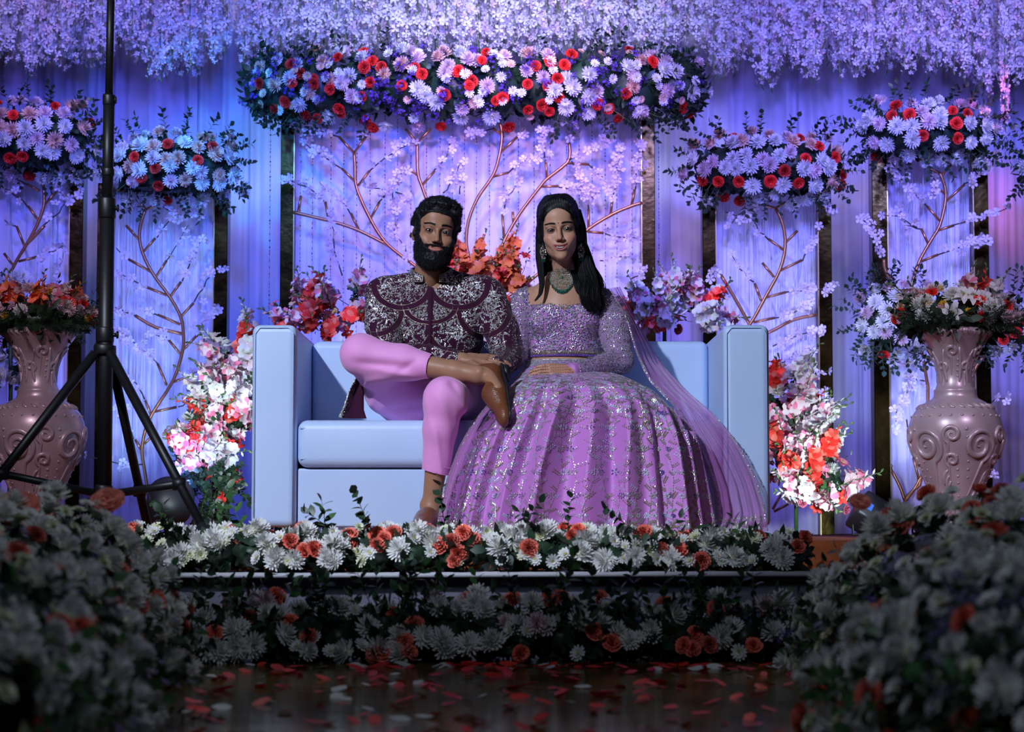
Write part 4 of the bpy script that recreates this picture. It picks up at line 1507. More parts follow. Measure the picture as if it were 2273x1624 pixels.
branchwork('wide bronze branch fan with blossom twigs behind the couple', T, W, YB, (1045, 690), 1)
T = [[(323, 465), (312, 500), (310, 534), (322, 575), (345, 616), (377, 659), (401, 703), (407, 741), (405, 780), (384, 845), (340, 914), (323, 953), (315, 1000), (322, 1050), (332, 1120), (335, 1185)],
     [(323, 465), (308, 446)], [(323, 465), (354, 452)], [(310, 534), (280, 500)], [(319, 558), (345, 528)], [(345, 616), (370, 578)], [(335, 603), (285, 575)], [(377, 659), (402, 625)], [(370, 655), (325, 637)], [(401, 703), (430, 672)],
     [(400, 720), (350, 698)], [(406, 741), (345, 726), (300, 700)], [(408, 775), (436, 745)], [(400, 785), (375, 755)], [(384, 848), (418, 835)], [(370, 855), (350, 807)], [(340, 914), (392, 903)], [(335, 920), (322, 888)], [(320, 985), (340, 965)], [(313, 997), (300, 975)]]
W = [([(345, 528), (368, 500), (392, 470)], 1.0), ([(370, 578), (395, 540), (418, 500)], .6), ([(402, 625), (425, 575), (455, 522)], 1.9), ([(430, 672), (462, 620), (492, 585)], 1.2), ([(436, 745), (460, 705), (490, 670)], 1.8), ([(284, 575), (258, 550)], .4), ([(325, 637), (290, 622), (258, 600)], 1.4),
     ([(350, 698), (335, 697), (318, 690)], 1.6), ([(300, 700), (275, 690), (255, 682)], 1.8), ([(375, 755), (350, 745), (330, 738)], 1.8), ([(350, 807), (320, 775), (275, 745), (262, 730)], 2.3), ([(418, 835), (450, 822), (485, 805)], 1.6), ([(392, 903), (430, 890)], .6), ([(354, 452), (400, 480), (445, 476)], 1.2), ([(322, 888), (300, 850), (275, 830)], .8), ([(300, 975), (270, 920), (255, 880)], 1.0), ([(315, 1030), (270, 1030), (185, 1010)], .8)]
branchwork('bronze branch with blossom twigs on the screen behind the tripod', T, W, YB, (335, 1185), 2)
T = [[(95, 403), (98, 431), (96, 462), (82, 500), (60, 541), (37, 578), (19, 616), (-10, 680), (-16, 900), (-18, 1184)], [(88, 424), (60, 409)], [(98, 455), (125, 425)], [(86, 490), (62, 457)], [(55, 548), (37, 502)], [(30, 590), (9, 562)], [(60, 541), (75, 526), (99, 500)], [(41, 580), (78, 571)]]
W = [([(60, 409), (30, 395), (5, 372)], .6), ([(62, 457), (30, 430), (0, 412)], .7), ([(125, 425), (160, 450), (180, 430)], 1.4), ([(99, 500), (130, 470), (150, 440)], .6), ([(78, 571), (110, 560), (140, 545)], 1.3), ([(37, 502), (10, 488)], .5), ([(120, 640), (135, 600), (140, 560)], 1.0), ([(150, 400), (170, 380)], 2.0)]
branchwork('bronze branch with few blossoms at the left edge', T, W, YB, (-10, 700), 3)
T = [[(1722, 462), (1738, 500), (1743, 547), (1731, 599), (1699, 659), (1673, 707), (1640, 760), (1620, 830), (1625, 1000), (1630, 1184)], [(1722, 462), (1688, 453)], [(1722, 462), (1759, 440)], [(1742, 540), (1770, 512)], [(1740, 555), (1705, 530)], [(1733, 600), (1780, 577)], [(1718, 615), (1692, 583)], [(1700, 660), (1745, 648)], [(1690, 668), (1675, 628)], [(1673, 715), (1720, 705)],
     [(1660, 745), (1705, 738), (1760, 710), (1813, 698)], [(1665, 722), (1630, 660), (1600, 610)], [(1640, 760), (1615, 720)], [(1715, 1130), (1735, 1095)], [(1718, 1135), (1750, 1118)]]
W = [([(1705, 530), (1685, 515), (1672, 488), (1610, 470)], .6), ([(1780, 577), (1800, 545), (1818, 508)], .9), ([(1745, 648), (1795, 645), (1855, 638)], 2.0), ([(1720, 705), (1760, 695), (1803, 672)], 2.0), ([(1715, 768), (1770, 745), (1822, 733)], 2.0), ([(1712, 815), (1755, 795), (1803, 775)], 1.8), ([(1750, 862), (1790, 838), (1840, 822)], 1.5),
     ([(1830, 860), (1828, 895)], 3), ([(1830, 470), (1850, 462)], 4), ([(1600, 610), (1585, 600), (1570, 612)], 2.2), ([(1610, 640), (1598, 690), (1610, 720)], 1.0), ([(1675, 628), (1640, 595), (1620, 560)], .8), ([(1688, 453), (1650, 470), (1620, 500)], .8)]
branchwork('bronze branch with blossom twigs on the screen right of the sofa', T, W, YB, (1635, 830), 4)
T = [[(2085, 382), (2096, 409), (2099, 443), (2086, 500), (2063, 539), (2035, 595), (2022, 680), (2060, 860), (2046, 1055), (2030, 1085), (2009, 1112), (2006, 1184)], [(2088, 392), (2113, 363)], [(2085, 385), (2062, 372), (2040, 353)], [(2098, 430), (2075, 412)], [(2100, 447), (2141, 409)], [(2086, 490), (2058, 458)], [(2080, 512), (2117, 500)], [(2062, 545), (2045, 507)], [(2045, 580), (2082, 565)],
     [(1985, 640), (1965, 600), (1962, 575)], [(2105, 800), (2078, 802), (2050, 790)], [(2009, 1112), (2030, 1085), (2046, 1055)], [(2009, 1112), (1998, 1080), (1980, 1045)], [(2040, 1065), (2026, 1010)], [(2165, 900), (2160, 830), (2185, 790)]]
W = [([(2141, 409), (2175, 385), (2220, 345)], 2.0), ([(2058, 458), (2010, 405), (1965, 372)], 1.8), ([(2082, 565), (2140, 545), (2195, 535)], 1.1), ([(2170, 548), (2180, 530)], 5), ([(2117, 500), (2180, 480), (2240, 460)], 1.2), ([(2035, 505), (2000, 480), (1958, 478)], .7), ([(1936, 490), (1940, 520), (1958, 575)], 1.3), ([(2045, 507), (2010, 500), (1995, 450)], 1.0),
     ([(2050, 790), (2015, 810), (1975, 800)], 2.0), ([(2050, 845), (2020, 840), (2010, 870), (1992, 910), (1985, 960)], 2.2), ([(2010, 930), (2020, 990), (2026, 1010)], 1.2), ([(1980, 1045), (1978, 1030)], .8), ([(2200, 890), (2240, 882)], 1.2), ([(1925, 505), (1915, 480)], 4), ([(2185, 1050), (2215, 1055)], 1.6), ([(2070, 380), (2080, 420), (2060, 440)], 1.4)]
branchwork('bronze branch with blossom twigs above and behind the right urn', T, W, YB, (2009, 1112), 5)

# ------------------------------------------------------------------ hanging white blossom strands
def strand_mesh(seed, L):
    rr = random.Random(seed)
    st, bl = MB(), MB()
    st.tube([(0, 0, L), (rr.gauss(0, .006), rr.gauss(0, .006), L * .5), (0, 0, 0)], .0016, 3, cap=False)
    n = int(L / .021)
    for i in range(n):
        z = L * (i + .2) / n
        frac = min(1.0, .45 + z / .18)
        for j in range(3 if z > .06 else 2):
            a = rr.uniform(0, 2 * PI)
            c = Vector((math.cos(a) * .026 * frac, math.sin(a) * .026 * frac, z + rr.uniform(-.01, .01)))
            q = Vector((math.cos(a), math.sin(a), rr.uniform(-.9, .4))).to_track_quat('Z', 'Y') @ Quaternion((0, 0, 1), rr.uniform(0, 6.28))
            s = .020 * frac * rr.uniform(.8, 1.2)
            mi = 1 if rr.random() < .2 else 0
            for k in range(4):
                b = k * PI / 2
                w = 1.0 if k % 2 else .8
                P = [(0, 0, 0), (s * .8 * math.cos(b - .55 * w), s * .8 * math.sin(b - .55 * w), s * .25), (s * 1.15 * math.cos(b), s * 1.15 * math.sin(b), s * rr.uniform(0, .5)), (s * .8 * math.cos(b + .55 * w), s * .8 * math.sin(b + .55 * w), s * .25)]
                bl.add([tuple(q @ Vector(p) + c) for p in P], [(0, 1, 2, 3)], mi)
        if i % 2 == 0:
            a = rr.uniform(0, 2 * PI)
            P, Fc = leaf_poly(Vector((0, 0, z)), (math.cos(a), math.sin(a), -1.2), (0, 0, 1), .035, .004)
            bl.add(P, Fc, 2)
    return st.mesh('strand_stem', M['stemg']), bl.mesh('strand_blossoms', [M['orchid'], M['orchid_pink'], M['stemg']], smooth=False)

SM = [(L, [strand_mesh(900 + i * 7 + j, L) for j in range(3)]) for i, L in enumerate((.30, .36, .42, .48, .54, .62, .8))]
tips = [(-40, 150), (60, 180), (110, 170), (200, 150), (230, 178), (262, 128), (300, 150), (345, 190), (395, 178), (440, 180), (480, 140), (520, 150), (560, 150), (620, 130), (700, 120), (900, 120), (1100, 128), (1300, 122), (1480, 125), (1560, 150), (1600, 190), (1660, 160), (1700, 205), (1760, 170), (1800, 190), (1850, 165), (1880, 185), (1940, 170), (1990, 160), (2060, 175), (2120, 165), (2180, 215), (2240, 205), (2320, 200)]
ntot = 0
for layer, (Yl, step) in enumerate(((9.60, 20.5), (9.78, 19.0), (9.95, 22.5))):
    px = -60.0
    while px < 2330 and ntot < 350:
        tip = float(np.interp(px, [t[0] for t in tips], [t[1] for t in tips])) - layer * 4 - abs(R.gauss(0, 1)) * (38 if not 560 < px < 1500 else 14)
        tip = max(tip, 45)
        if 505 < px < 530 and R.random() < .8 or 1642 < px < 1656 and R.random() < .7:
            px += step
            continue
        p = at(px, tip, Yl + R.uniform(-.04, .04))
        need = 2.52 - p.z
        L, ms = min(SM, key=lambda a: abs(a[0] - need) + R.uniform(0, .05))
        st, bl = R.choice(ms)
        o = bpy.data.objects.new('blossom_strand', st)
        COL.objects.link(o)
        o.location = p
        o.rotation_euler = (0, 0, R.uniform(0, 6.28))
        o.scale = (1, 1, max(.7, need / L))
        meta(o, 'white silk blossom strand hanging from above behind the flower toppers', 'flower strand', 'hanging white blossom strands')
        c = bpy.data.objects.new('blossoms', bl)
        COL.objects.link(c)
        c.parent = o
        c['kind'] = 'stuff'
        ntot += 1
        px += step * R.uniform(.75, 1.25)
# one long thin strand at the far right
p = at(2232, 300, 9.4)
o = own('blossom_strand', SM[-1][1][0][0].copy(), (0, 0, 0), label='single long blossom strand hanging left of the right edge, reaching the lowest', cat='flower strand')
o.location = p
c = bpy.data.objects.new('blossoms', SM[-1][1][0][1]); COL.objects.link(c); c.parent = o; c['kind'] = 'stuff'; c.scale = (.6, .6, 1)

# the truss they hang from, above the frame, on two uprights outside it
tr = empty('truss', (0, 9.78, 0), 'black pipe truss holding the hanging blossom strands', 'truss')
for y_ in (9.60, 9.78, 9.95):
    m_ = MB(); m_.tube([(-3.2, y_, 2.525), (3.2, y_, 2.525)], .012, 8)
    obj('rail', m_.mesh('rail', M['black']), tr)
for x_ in (-3.1, 3.1):
    m_ = MB(); m_.tube([(x_, 9.78, 0), (x_, 9.78, 2.56)], .03, 10); m_.tube([(x_, 9.5, 2.55), (x_, 10.3, 2.55)], .02, 8)
    obj('upright', m_.mesh('upright', M['black']), tr)

# ------------------------------------------------------------------ flower banks along the runway and the rows on the step
def bank(x0, x1, Y0, Y1, z0, H, label, seed, pal, size, spacing, outer, n_leaf=60, top_roses=0, name='flower_bank', cap=290):
    """a heap of flowers with a half-elliptic section; outer: the side (+1/-1) that faces the runway"""
    rr = random.Random(seed)
    xc = (x0 + x1) / 2
    w = (x1 - x0) / 2
    Yc = (Y0 + Y1) / 2
    hl = (Y1 - Y0) / 2
    root = empty(name, (xc, Yc, z0), label, 'flower bank')
    obj('foliage_core', core_mesh((xc, Yc, z0 + H * .40), (w * .84, hl * .92, H * .48), M['leaf'], seed), root, kind='stuff')
    ns = int(PI * (w + H) / 2 / spacing)
    nl = int(2 * hl / spacing)
    cand = []
    for i in range(nl + 1):
        t = -1 + 2 * i / nl
        f = (1 - abs(t) ** 4) ** .35 if abs(t) < 1 else .3
        for j in range(ns + 1):
            a = PI * (j + .5 * (i % 2)) / ns + rr.uniform(-.3, .3) * spacing / max(w, .1)
            ca, sa = math.cos(a), math.sin(a)
            if outer * ca < -.55:
                continue
            tt = t + rr.uniform(-.35, .35) * spacing / hl
            lump = 1 + .07 * math.sin(tt * 9 + seed) + .05 * math.sin(a * 6 + tt * 5)
            p = Vector((xc + w * .98 * ca * max(f, .75) * lump, Yc + tt * hl, z0 + max(.03, H * sa * f * lump)))
            nn = Vector((ca / w, (-.9 if tt < 0 else -.3) - (1.5 if tt < -.8 else 0), sa / H * 1.0))
            cand.append((p, nn))
    if len(cand) > cap:
        cand = sorted(cand, key=lambda c: c[0].y)[:cap]
    for p, nn in cand:
        key = pick(pal, rr)
        if rr.random() < .06:
            continue
        flower(root, key, p, nn + Vector((rr.gauss(0, .5), rr.gauss(0, .5), rr.gauss(0, .5))), size=SIZE[key] * size, rr=rr)
    for i in range(n_leaf):
        a = rr.uniform(.1, 1.6) if outer > 0 else rr.uniform(1.5, 3.0)
        tt = rr.uniform(-1, 1)
        p = Vector((xc + w * .85 * math.cos(a), Yc + tt * hl, z0 + H * .8 * math.sin(a) * .8))
        flower(root, rr.choice(('sprig', 'sprig_green', 'round_sprig')), p, Vector((math.cos(a), rr.uniform(-1, .2), math.sin(a) + rr.uniform(-.6, .4))), rr=rr)
    for i in range(top_roses):
        tt = rr.uniform(-.9, .9)
        a = rr.uniform(1.1, 2.0)
        p = Vector((xc + w * math.cos(a), Yc + tt * hl, z0 + H * 1.06 * math.sin(a)))
        flower(root, 'rose_coral', p, (rr.gauss(0, .3), -.5, 1), rr=rr, size=.078)
    return root

BK = [('mum_white', 5), ('daisy_white', 4.2), ('daisy_cream', 2.0), ('carn_coral', .7), ('statice', .25)]
BKR = [('mum_white', 4), ('daisy_white', 4.6), ('daisy_cream', 3.0), ('carn_coral', .8), ('statice', .3)]
bank(-1.64, -.82, 4.55, 5.95, -.33, .432, 'left flower bank nearest the stage, coral roses on its crest', 101, BK, .98, .068, 1, top_roses=0)
bank(-1.35, -.66, 2.95, 4.35, -.33, .345, 'near left flower bank in deep shade beside the runway', 102, BK, 1.0, .066, 1)
bank(.72, 1.75, 4.55, 5.95, -.33, .450, 'right flower bank nearest the stage with pale cream flowers', 103, BKR, .98, .072, -1, top_roses=0)
bank(.56, 1.40, 2.95, 4.35, -.33, .350, 'near right flower bank in deep shade beside the runway', 104, BKR, 1.0, .068, -1)
_banks = [o for o in COL.objects if o.name.startswith('flower_bank')]
for px, py, Y, s, b, key in ((240, 1118, 5.45, .085, 0, 'rose_coral'), (38, 1137, 5.2, .10, 0, 'rose_coral'), (1985, 1160, 5.4, .085, 2, 'carn_coral'), (2085, 1112, 5.5, .05, 2, 'carn_coral'), (2203, 1120, 5.4, .05, 2, 'carn_coral'), (1908, 1118, 5.5, .05, 2, 'rose_coral')):
    flower(_banks[b], key, at(px, py, Y), (R.gauss(0, .15), -.75, .75), size=s)

def row_bed(x0, x1, Y0, Y1, z0, H, label, seed, pal, n, leaves, lift=1.0):
    rr = random.Random(seed)
    xc, Yc = (x0 + x1) / 2, (Y0 + Y1) / 2
    root = empty('flower_row', (xc, Yc, z0), label, 'flower row')
    mb = MB()
    for k in range(9):
        x = x0 + (x1 - x0) * (k + .5) / 9
        cm = core_mesh((x, Yc, z0 + H * .36), ((x1 - x0) / 16, (Y1 - Y0) / 2 * .8, H * .36), M['leaf'], seed + k)
        obj('foliage_core', cm, root, kind='stuff')
    for i in range(n):
        x = x0 + (x1 - x0) * (i + rr.random()) / n
        a = rr.uniform(.15, PI - 1.0)
        y = Yc - (Y1 - Y0) / 2 * math.cos(a) * .92
        z = z0 + max(.028, H * .86 * math.sin(a) * rr.uniform(.75, 1.12))
        key = pick(pal, rr)
        flower(root, key, (x, y, z), (rr.gauss(0, .5), -1.1 + .3 * rr.random(), .3 + math.sin(a) * .6 + rr.gauss(0, .3)), size=SIZE[key] * 1.0, rr=rr)
    for i in range(leaves):
        x = rr.uniform(x0, x1)
        flower(root, rr.choice(('sprig', 'round_sprig', 'sprig_green')), (x, Yc - rr.uniform(-.08, .12), z0 + H * rr.uniform(.2, .8) * lift), (rr.gauss(0, .6), -.35, rr.uniform(.3, 1.2)), rr=rr, size=.15)

UP = [('daisy_white', 5), ('mum_white', 2.0), ('daisy_cream', 1.5), ('carn_coral', 1.55)]
row_bed(-1.22, -.12, 6.60, 6.95, -.086, .140, 'row of white and coral flowers on the step left of the man', 111, UP, 150, 12)
row_bed(-.08, .90, 6.60, 6.95, -.086, .135, 'row of white and coral flowers on the step before the lilac skirt', 112, UP, 140, 10)
LOW = [('mum_white', 4.2), ('daisy_white', 2.6), ('carn_coral', 1.7), ('mum_blush', .4)]
row_bed(-1.05, -.12, 6.02, 6.42, -.33, .185, 'low flower row on the runway floor below the step, left half', 113, LOW, 84, 34, 1.0)
row_bed(-.12, .80, 6.02, 6.42, -.33, .185, 'low flower row on the runway floor below the step, right half', 114, LOW, 84, 38, 1.0)

# ------------------------------------------------------------------ petals on the runway
def petal_mesh(m, seed):
    rr = random.Random(seed)
    mb = MB()
    P = []
    for j in range(8):
        a = j * PI / 4
        r = .5 * (1 + .25 * math.sin(a * 2 + seed)) * rr.uniform(.85, 1.1)
        P.append((r * math.cos(a), r * .7 * math.sin(a), .10 + .10 * math.sin(a + seed)))
    P.append((0, 0, .03))
    mb.add(P, [(j, (j + 1) % 8, 8) for j in range(8)], 0)
    return mb.mesh('petal', [m])
PR = [petal_mesh(M['red'], s) for s in (1, 2, 3)]
PW = [petal_mesh(M['white'], s) for s in (4, 5)]
def petal_rand():
    while True:
        Y = 3.95 + 2.05 * R.random() ** .9
        x = R.uniform(-.75, .72)
        if Y < 4.4 and x > .52 or x < -.62 and Y < 4.4:
            continue
        return x, Y
for i in range(300):
    red = R.random() < .78
    if i < 80:
        x, Y = R.uniform(-.15, .75) if R.random() < .75 else R.uniform(-.8, .0), R.uniform(5.75, 6.02)
    else:
        x, Y = petal_rand()
    o = bpy.data.objects.new('petal', R.choice(PR if red else PW))
    COL.objects.link(o)
    o.location = (x, Y, -.3295)
    s = R.uniform(.030, .055)
    o.scale = (s, s, s)
    o.rotation_euler = (R.uniform(-.15, .15), R.uniform(-.15, .15), R.uniform(0, 6.28))
    meta(o, 'loose red petal lying on the glossy runway' if red else 'loose white petal lying on the glossy runway', 'petal', 'red petals strewn on the runway' if red else 'white petals strewn on the runway')

# ------------------------------------------------------------------ people: heads
EYE_W = mat('eye_white', (0.62, 0.60, 0.60), 0.25, coat=.5)
EYE_D = mat('iris_dark', (0.012, 0.007, 0.005), 0.12, coat=1.0)
HAIR = mat('black_hair', (0.005, 0.005, 0.007), 0.55, 0.0, 0.28)
SKIN = mat('skin', (0.4, 0.22, 0.14), 0.46, 0.0, 0.32, attr='Col')
SKIN.node_tree.nodes['Principled BSDF'].inputs['Subsurface Weight'].default_value = 0.06
SKIN.node_tree.nodes['Principled BSDF'].inputs['Subsurface Scale'].default_value = 0.01
TEETH = mat('teeth', (0.80, 0.78, 0.74), 0.25, coat=.4)


def gss(x, y, cx_, cy_, sx, sy, p=2):
    return np.exp(-(np.abs((x - cx_) / sx) ** p + np.abs((y - cy_) / sy) ** p))


def head_field(fem, smile_open, h=0.0019):
    f = Field((-.110, -.135, -.215), (.110, .160, .172), h)
    jw = .95 if fem else 1.0
    f.ell((0, .012, .035), (.0745, .096, .084), 0)
    f.ell((0, -.022, -.024 if fem else -.03), (.061 if fem else .0645, .063, .068 if fem else .074), .02)
    f.ell((0, -.034, -.074), (.043 if fem else .050, .045, .040), .03)
    f.ell((0, -.071, -.101), (.021 * jw, .017, .0155), .022)
    for s in (-1, 1):
        f.ell((s * (.032 if fem else .044), -.008 if fem else -.004, -.062), (.017, .030, .025), .03)
        f.ell((s * .040, -.060, -.030), (.022, .022, .019), .022)           # cheek bone
        f.ell((s * .029, -.070, -.048), (.015, .013 if fem else .014, .014), .018)           # smiling cheek
        f.cone((s * .012, -.0855, .0185), (s * .047, -.066, .020), .0075, .007, .014)
    f.ell((0, -.070, .055), (.045, .022, .035), .03)
    for s in (-1, 1):
        f.ell((s * .0315, -.096, .001), (.0175, .0150, .0100), .012, cut=True)
        f.ell((s * .0315, -.0725, .0005), (.0148, .0146, .0142), .004)
    # nose
    f.cone((0, -.085, .012), (0, -.1045, -.028), .0062, .0085, .011)
    f.ell((0, -.1085, -.0345), (.0100, .0105, .0085), .006)
    for s in (-1, 1):
        f.ell((s * .0118, -.0985, -.0385), (.0072, .0090, .0062), .005)
        f.ell((s * .0062, -.1040, -.0450), (.0036, .0055, .0030), .002, cut=True)
    # mouth
    f.ell((0, -.0705, -.064), (.030, .0205, .025), .016)
    bend = 10.0 if smile_open else 7.0
    if smile_open:
        f.ell((0, -.0905, -.0608), (.0275, .0065, .0036), .003, bend=bend)
        f.ell((0, -.0900, -.0778), (.0225, .0070, .0050), .003, bend=bend * 1.3)
        f.ell((0, -.0960, -.0690), (.0245, .0200, .0056), .0015, cut=True, bend=bend * 1.15)
    else:
        f.ell((0, -.0900, -.0625), (.0270, .0060, .0036), .003, bend=bend)
        f.ell((0, -.0895, -.0705), (.0240, .0068, .0050), .003, bend=bend)
        f.ell((0, -.0985, -.0660), (.0285, .0050, .0010), .002, cut=True, bend=bend)
    # ears
    for s in (-1, 1):
        f.ell((s * .0765, .014, -.008), (.0075, .0175, .0295), .006, rot=(0.15, 0, s * -.35))
        f.ell((s * .0850, .009, -.006), (.0055, .0095, .0170), .003, cut=True, rot=(0.1, 0, s * -.35))
    # eye opening
    for s in (-1, 1):
        f.ell((s * .0315, -.0905, .0003), (.0128, .0120, .0048 if not fem else .0052), .0012, cut=True, rot=(0, s * -.07, 0))
    return f


def head(root, name_kind, C, yaw, roll, pitch, scale, fem, smile_open, skin, neck_to, neck_r, extra_body=None):
    """builds the head in its own frame (x to the viewer's right, -y forward), returns (matrix, V, Q, colours)"""
    f = head_field(fem, smile_open)
    f.cone((0, .020, -.055), (0, .082, -.165), neck_r, neck_r * 1.0, .03)
    V, Q = f.extract()
    V = smooth_mesh(V, Q, 1, .35)
    x, y, z = V.T
    front = y < -.03
    sk = np.array(skin)
    Cc = np.tile(sk, (len(V), 1))
    def paint(w, c):
        w = np.clip(w, 0, 1)[:, None]
        return Cc * (1 - w) + np.array(c) * w
    ax_ = np.abs(x)
    # lips
    b = 10.0 if smile_open else 7.0
    zl = z - b * x * x
    if smile_open:
        lip = ((((zl + .0692) / .0122) ** 2 + (ax_ / .0295) ** 2) < 1) & (y < -.075)
        lipw = lip.astype(float)
    else:
        lipw = ((np.abs((zl + .0664) / .0092) ** 2 + np.abs(ax_ / .0300) ** 2.2) < 1).astype(float) * (y < -.078)
    Cc = paint(lipw * .85, (0.42, 0.12, 0.11) if fem else (0.50, 0.18, 0.15))
    inner = (y > -.082) & smile_open & (np.abs(zl + .0690) < .0068) & (ax_ < .024) & (y < -.05)
    Cc = paint(inner * 1.0, (0.05, 0.012, 0.012))
    # warm cheeks
    Cc = paint(gss(ax_, z, .044, -.032, .018, .018) * front * (.35 if fem else .15), (0.55, 0.16, 0.11))
    Cc = paint(gss(ax_, z, 0, -.034, .012, .012) * front * .2, (0.5, 0.2, 0.13))
    # around the eyes
    Cc = paint(gss(ax_, z, .0315, -.001, .020, .012, 3) * front * (.62 if fem else .42), (0.07, 0.035, 0.03))
    # lash line
    r2 = ((ax_ - .0315) / .0150) ** 2 + ((z - .0006) / .0068) ** 2
    Cc = paint(((r2 < 1.0) & front & (y < -.072)) * (.95 if fem else .8), (0.012, 0.008, 0.008))
    # brows
    t = (ax_ - .012) / .038
    zb = .0225 + .006 * np.sin(np.clip(t, 0, 1) * 2.2) - .003 * np.clip(t, 0, 1)
    th = (.0034 if fem else .0042) * (1 - .55 * np.clip(t, 0, 1) ** 2)
    brow = np.clip(1.6 - np.abs(z - zb) / th, 0, 1) * (t > -.02) * (t < 1.02) * front
    Cc = paint(brow * .95, (0.010, 0.007, 0.007))
    if fem:
        Cc = paint((((x / .0021) ** 2 + ((z - .0245) / .0024) ** 2) < 1) * front * 1.0, (0.05, 0.005, 0.01))
    else:
        # stubble shadow under the beard edge
        Cc = paint(np.clip((-.045 - z) / .02 + (ax_ - .02) / .05, 0, 1) * front * (z > -.12) * .35 * (lipw < .5), (0.03, 0.02, 0.018))
    Mx = Matrix.Translation(C) @ Euler((pitch, roll, yaw), 'XYZ').to_matrix().to_4x4() @ Matrix.Scale(scale, 4)
    A = np.array(Mx)
    Vw = V @ A[:3, :3].T + A[:3, 3]
    # eyes
    for s in (-1, 1):
        e = MB()
        prof = [(.0128 * math.sin(PI * i / 14), -.0128 * math.cos(PI * i / 14)) for i in range(15)]
        e.lathe(prof, 20)
        e.m = [1 if (i // 20) >= 11 else 0 for i in range(len(e.m))]
        Em = Mx @ Matrix.Translation((s * .0315, -.0728, .0003)) @ Euler((PI / 2, 0, 0)).to_matrix().to_4x4() @ Euler((0.03, -yaw * 0.9, 0)).to_matrix().to_4x4()
        w = MB()
        w.merge(e, Em)
        obj('eye', w.mesh('eye', [EYE_W, EYE_D]), root)
    if smile_open:
        t = MB()
        for i in range(-5, 6):
            xx = i * .0046
            yy = -.0872 + 16 * xx * xx
            zc_ = -.0650 + 10 * xx * xx
            hgt = .0060 if abs(i) < 2 else .0052
            bb = bevel_box((xx - .0022, yy - .001, zc_ - hgt), (xx + .0022, yy + .003, zc_ + .003), .0008, 2)
            t.merge(bb, Mx)
        obj('teeth', t.mesh('teeth', TEETH), root)
    return f, Mx, Vw, Q, Cc


def strands(name, guides, mats, parent, w=.0011, flat=True):
    """ribbons of hair: each guide is an array of points"""
    V, Q = [], []
    n = 0
    for G in guides:
        G = np.asarray(G)
        k = len(G)
        T = np.gradient(G, axis=0)
        T /= np.linalg.norm(T, axis=1)[:, None] + 1e-9
        side = np.cross(T, NR.normal(size=3))
        side /= np.linalg.norm(side, axis=1)[:, None] + 1e-9
        side2 = np.cross(T, side)
        ww = w * (1 - .75 * np.linspace(0, 1, k) ** 2)[:, None]
        for sg in (0, 1, 2):
            a = sg * 2 * PI / 3
            V.append(G + (side * math.cos(a) + side2 * math.sin(a)) * ww)
        for i in range(k - 1):
            for s in range(3):
                t = (s + 1) % 3
                Q.append((n + s * k + i, n + t * k + i, n + t * k + i + 1, n + s * k + i + 1))
        n += 3 * k
    me = np_mesh(name, np.concatenate(V), np.array(Q), mats)
    return obj(name, me, parent)


def to_world(Mx, P):
    A = np.array(Mx)
    return np.asarray(P) @ A[:3, :3].T + A[:3, 3]


# ------------------------------------------------------------------ hands
def hand_prims(f, W, palm_dir, palm_n, scale=1.0, curl=.5, side=1, spread=.12, thumb=True):
    """W wrist, palm_dir towards the fingers, palm_n normal of the back of the hand; side: +1 thumb on dir x n"""
    d = Vector(palm_dir).normalized()
    n = Vector(palm_n).normalized()
    s = d.cross(n).normalized() * side
    n = (n - d * n.dot(d)).normalized()
    W = Vector(W)
    S = scale
    # palm
    for j, off in enumerate((-.028, -.010, .010, .028)):
        f.cone(W + s * off * .55 * S, W + (d * .085 + s * off * 1.05) * S, .0145 * S, .0105 * S, .012)
    lens = {-1.5: (.032, .020, .017), -.5: (.040, .025, .019), .5: (.043, .028, .020), 1.5: (.038, .024, .019)}
    for q in (-1.5, -.5, .5, 1.5):
        L = lens[q]
        b = W + (d * (.088 - .004 * abs(q)) + s * q * .0195) * S
        dd = (d + s * spread * q * .5).normalized()
        ang = 0
        p = b
        r0 = (.0088, .0080, .0073, .0062)
        for i in range(3):
            ang += curl * (0.45 if i == 0 else .75)
            v = dd * math.cos(ang) - n * math.sin(ang)
            e = p + v * L[i] * S
            f.cone(p, e, r0[i] * S, r0[i + 1] * S, .0035)
            p = e
    if thumb:
        b = W + (d * .022 + s * .022) * S
        m1 = b + (d * .034 + s * .026 - n * .008) * S
        m2 = m1 + (d * .031 + s * .006 - n * .008) * S
        m3 = m2 + (d * .024 - s * .004 - n * .005) * S
        f.cone(b, m1, .0150 * S, .0108 * S, .010)
        f.cone(m1, m2, .0102 * S, .0088 * S, .003)
        f.cone(m2, m3, .0088 * S, .0068 * S, .003)


SKIN_M = (0.37, 0.185, 0.112)
SKIN_F = (0.50, 0.265, 0.175)

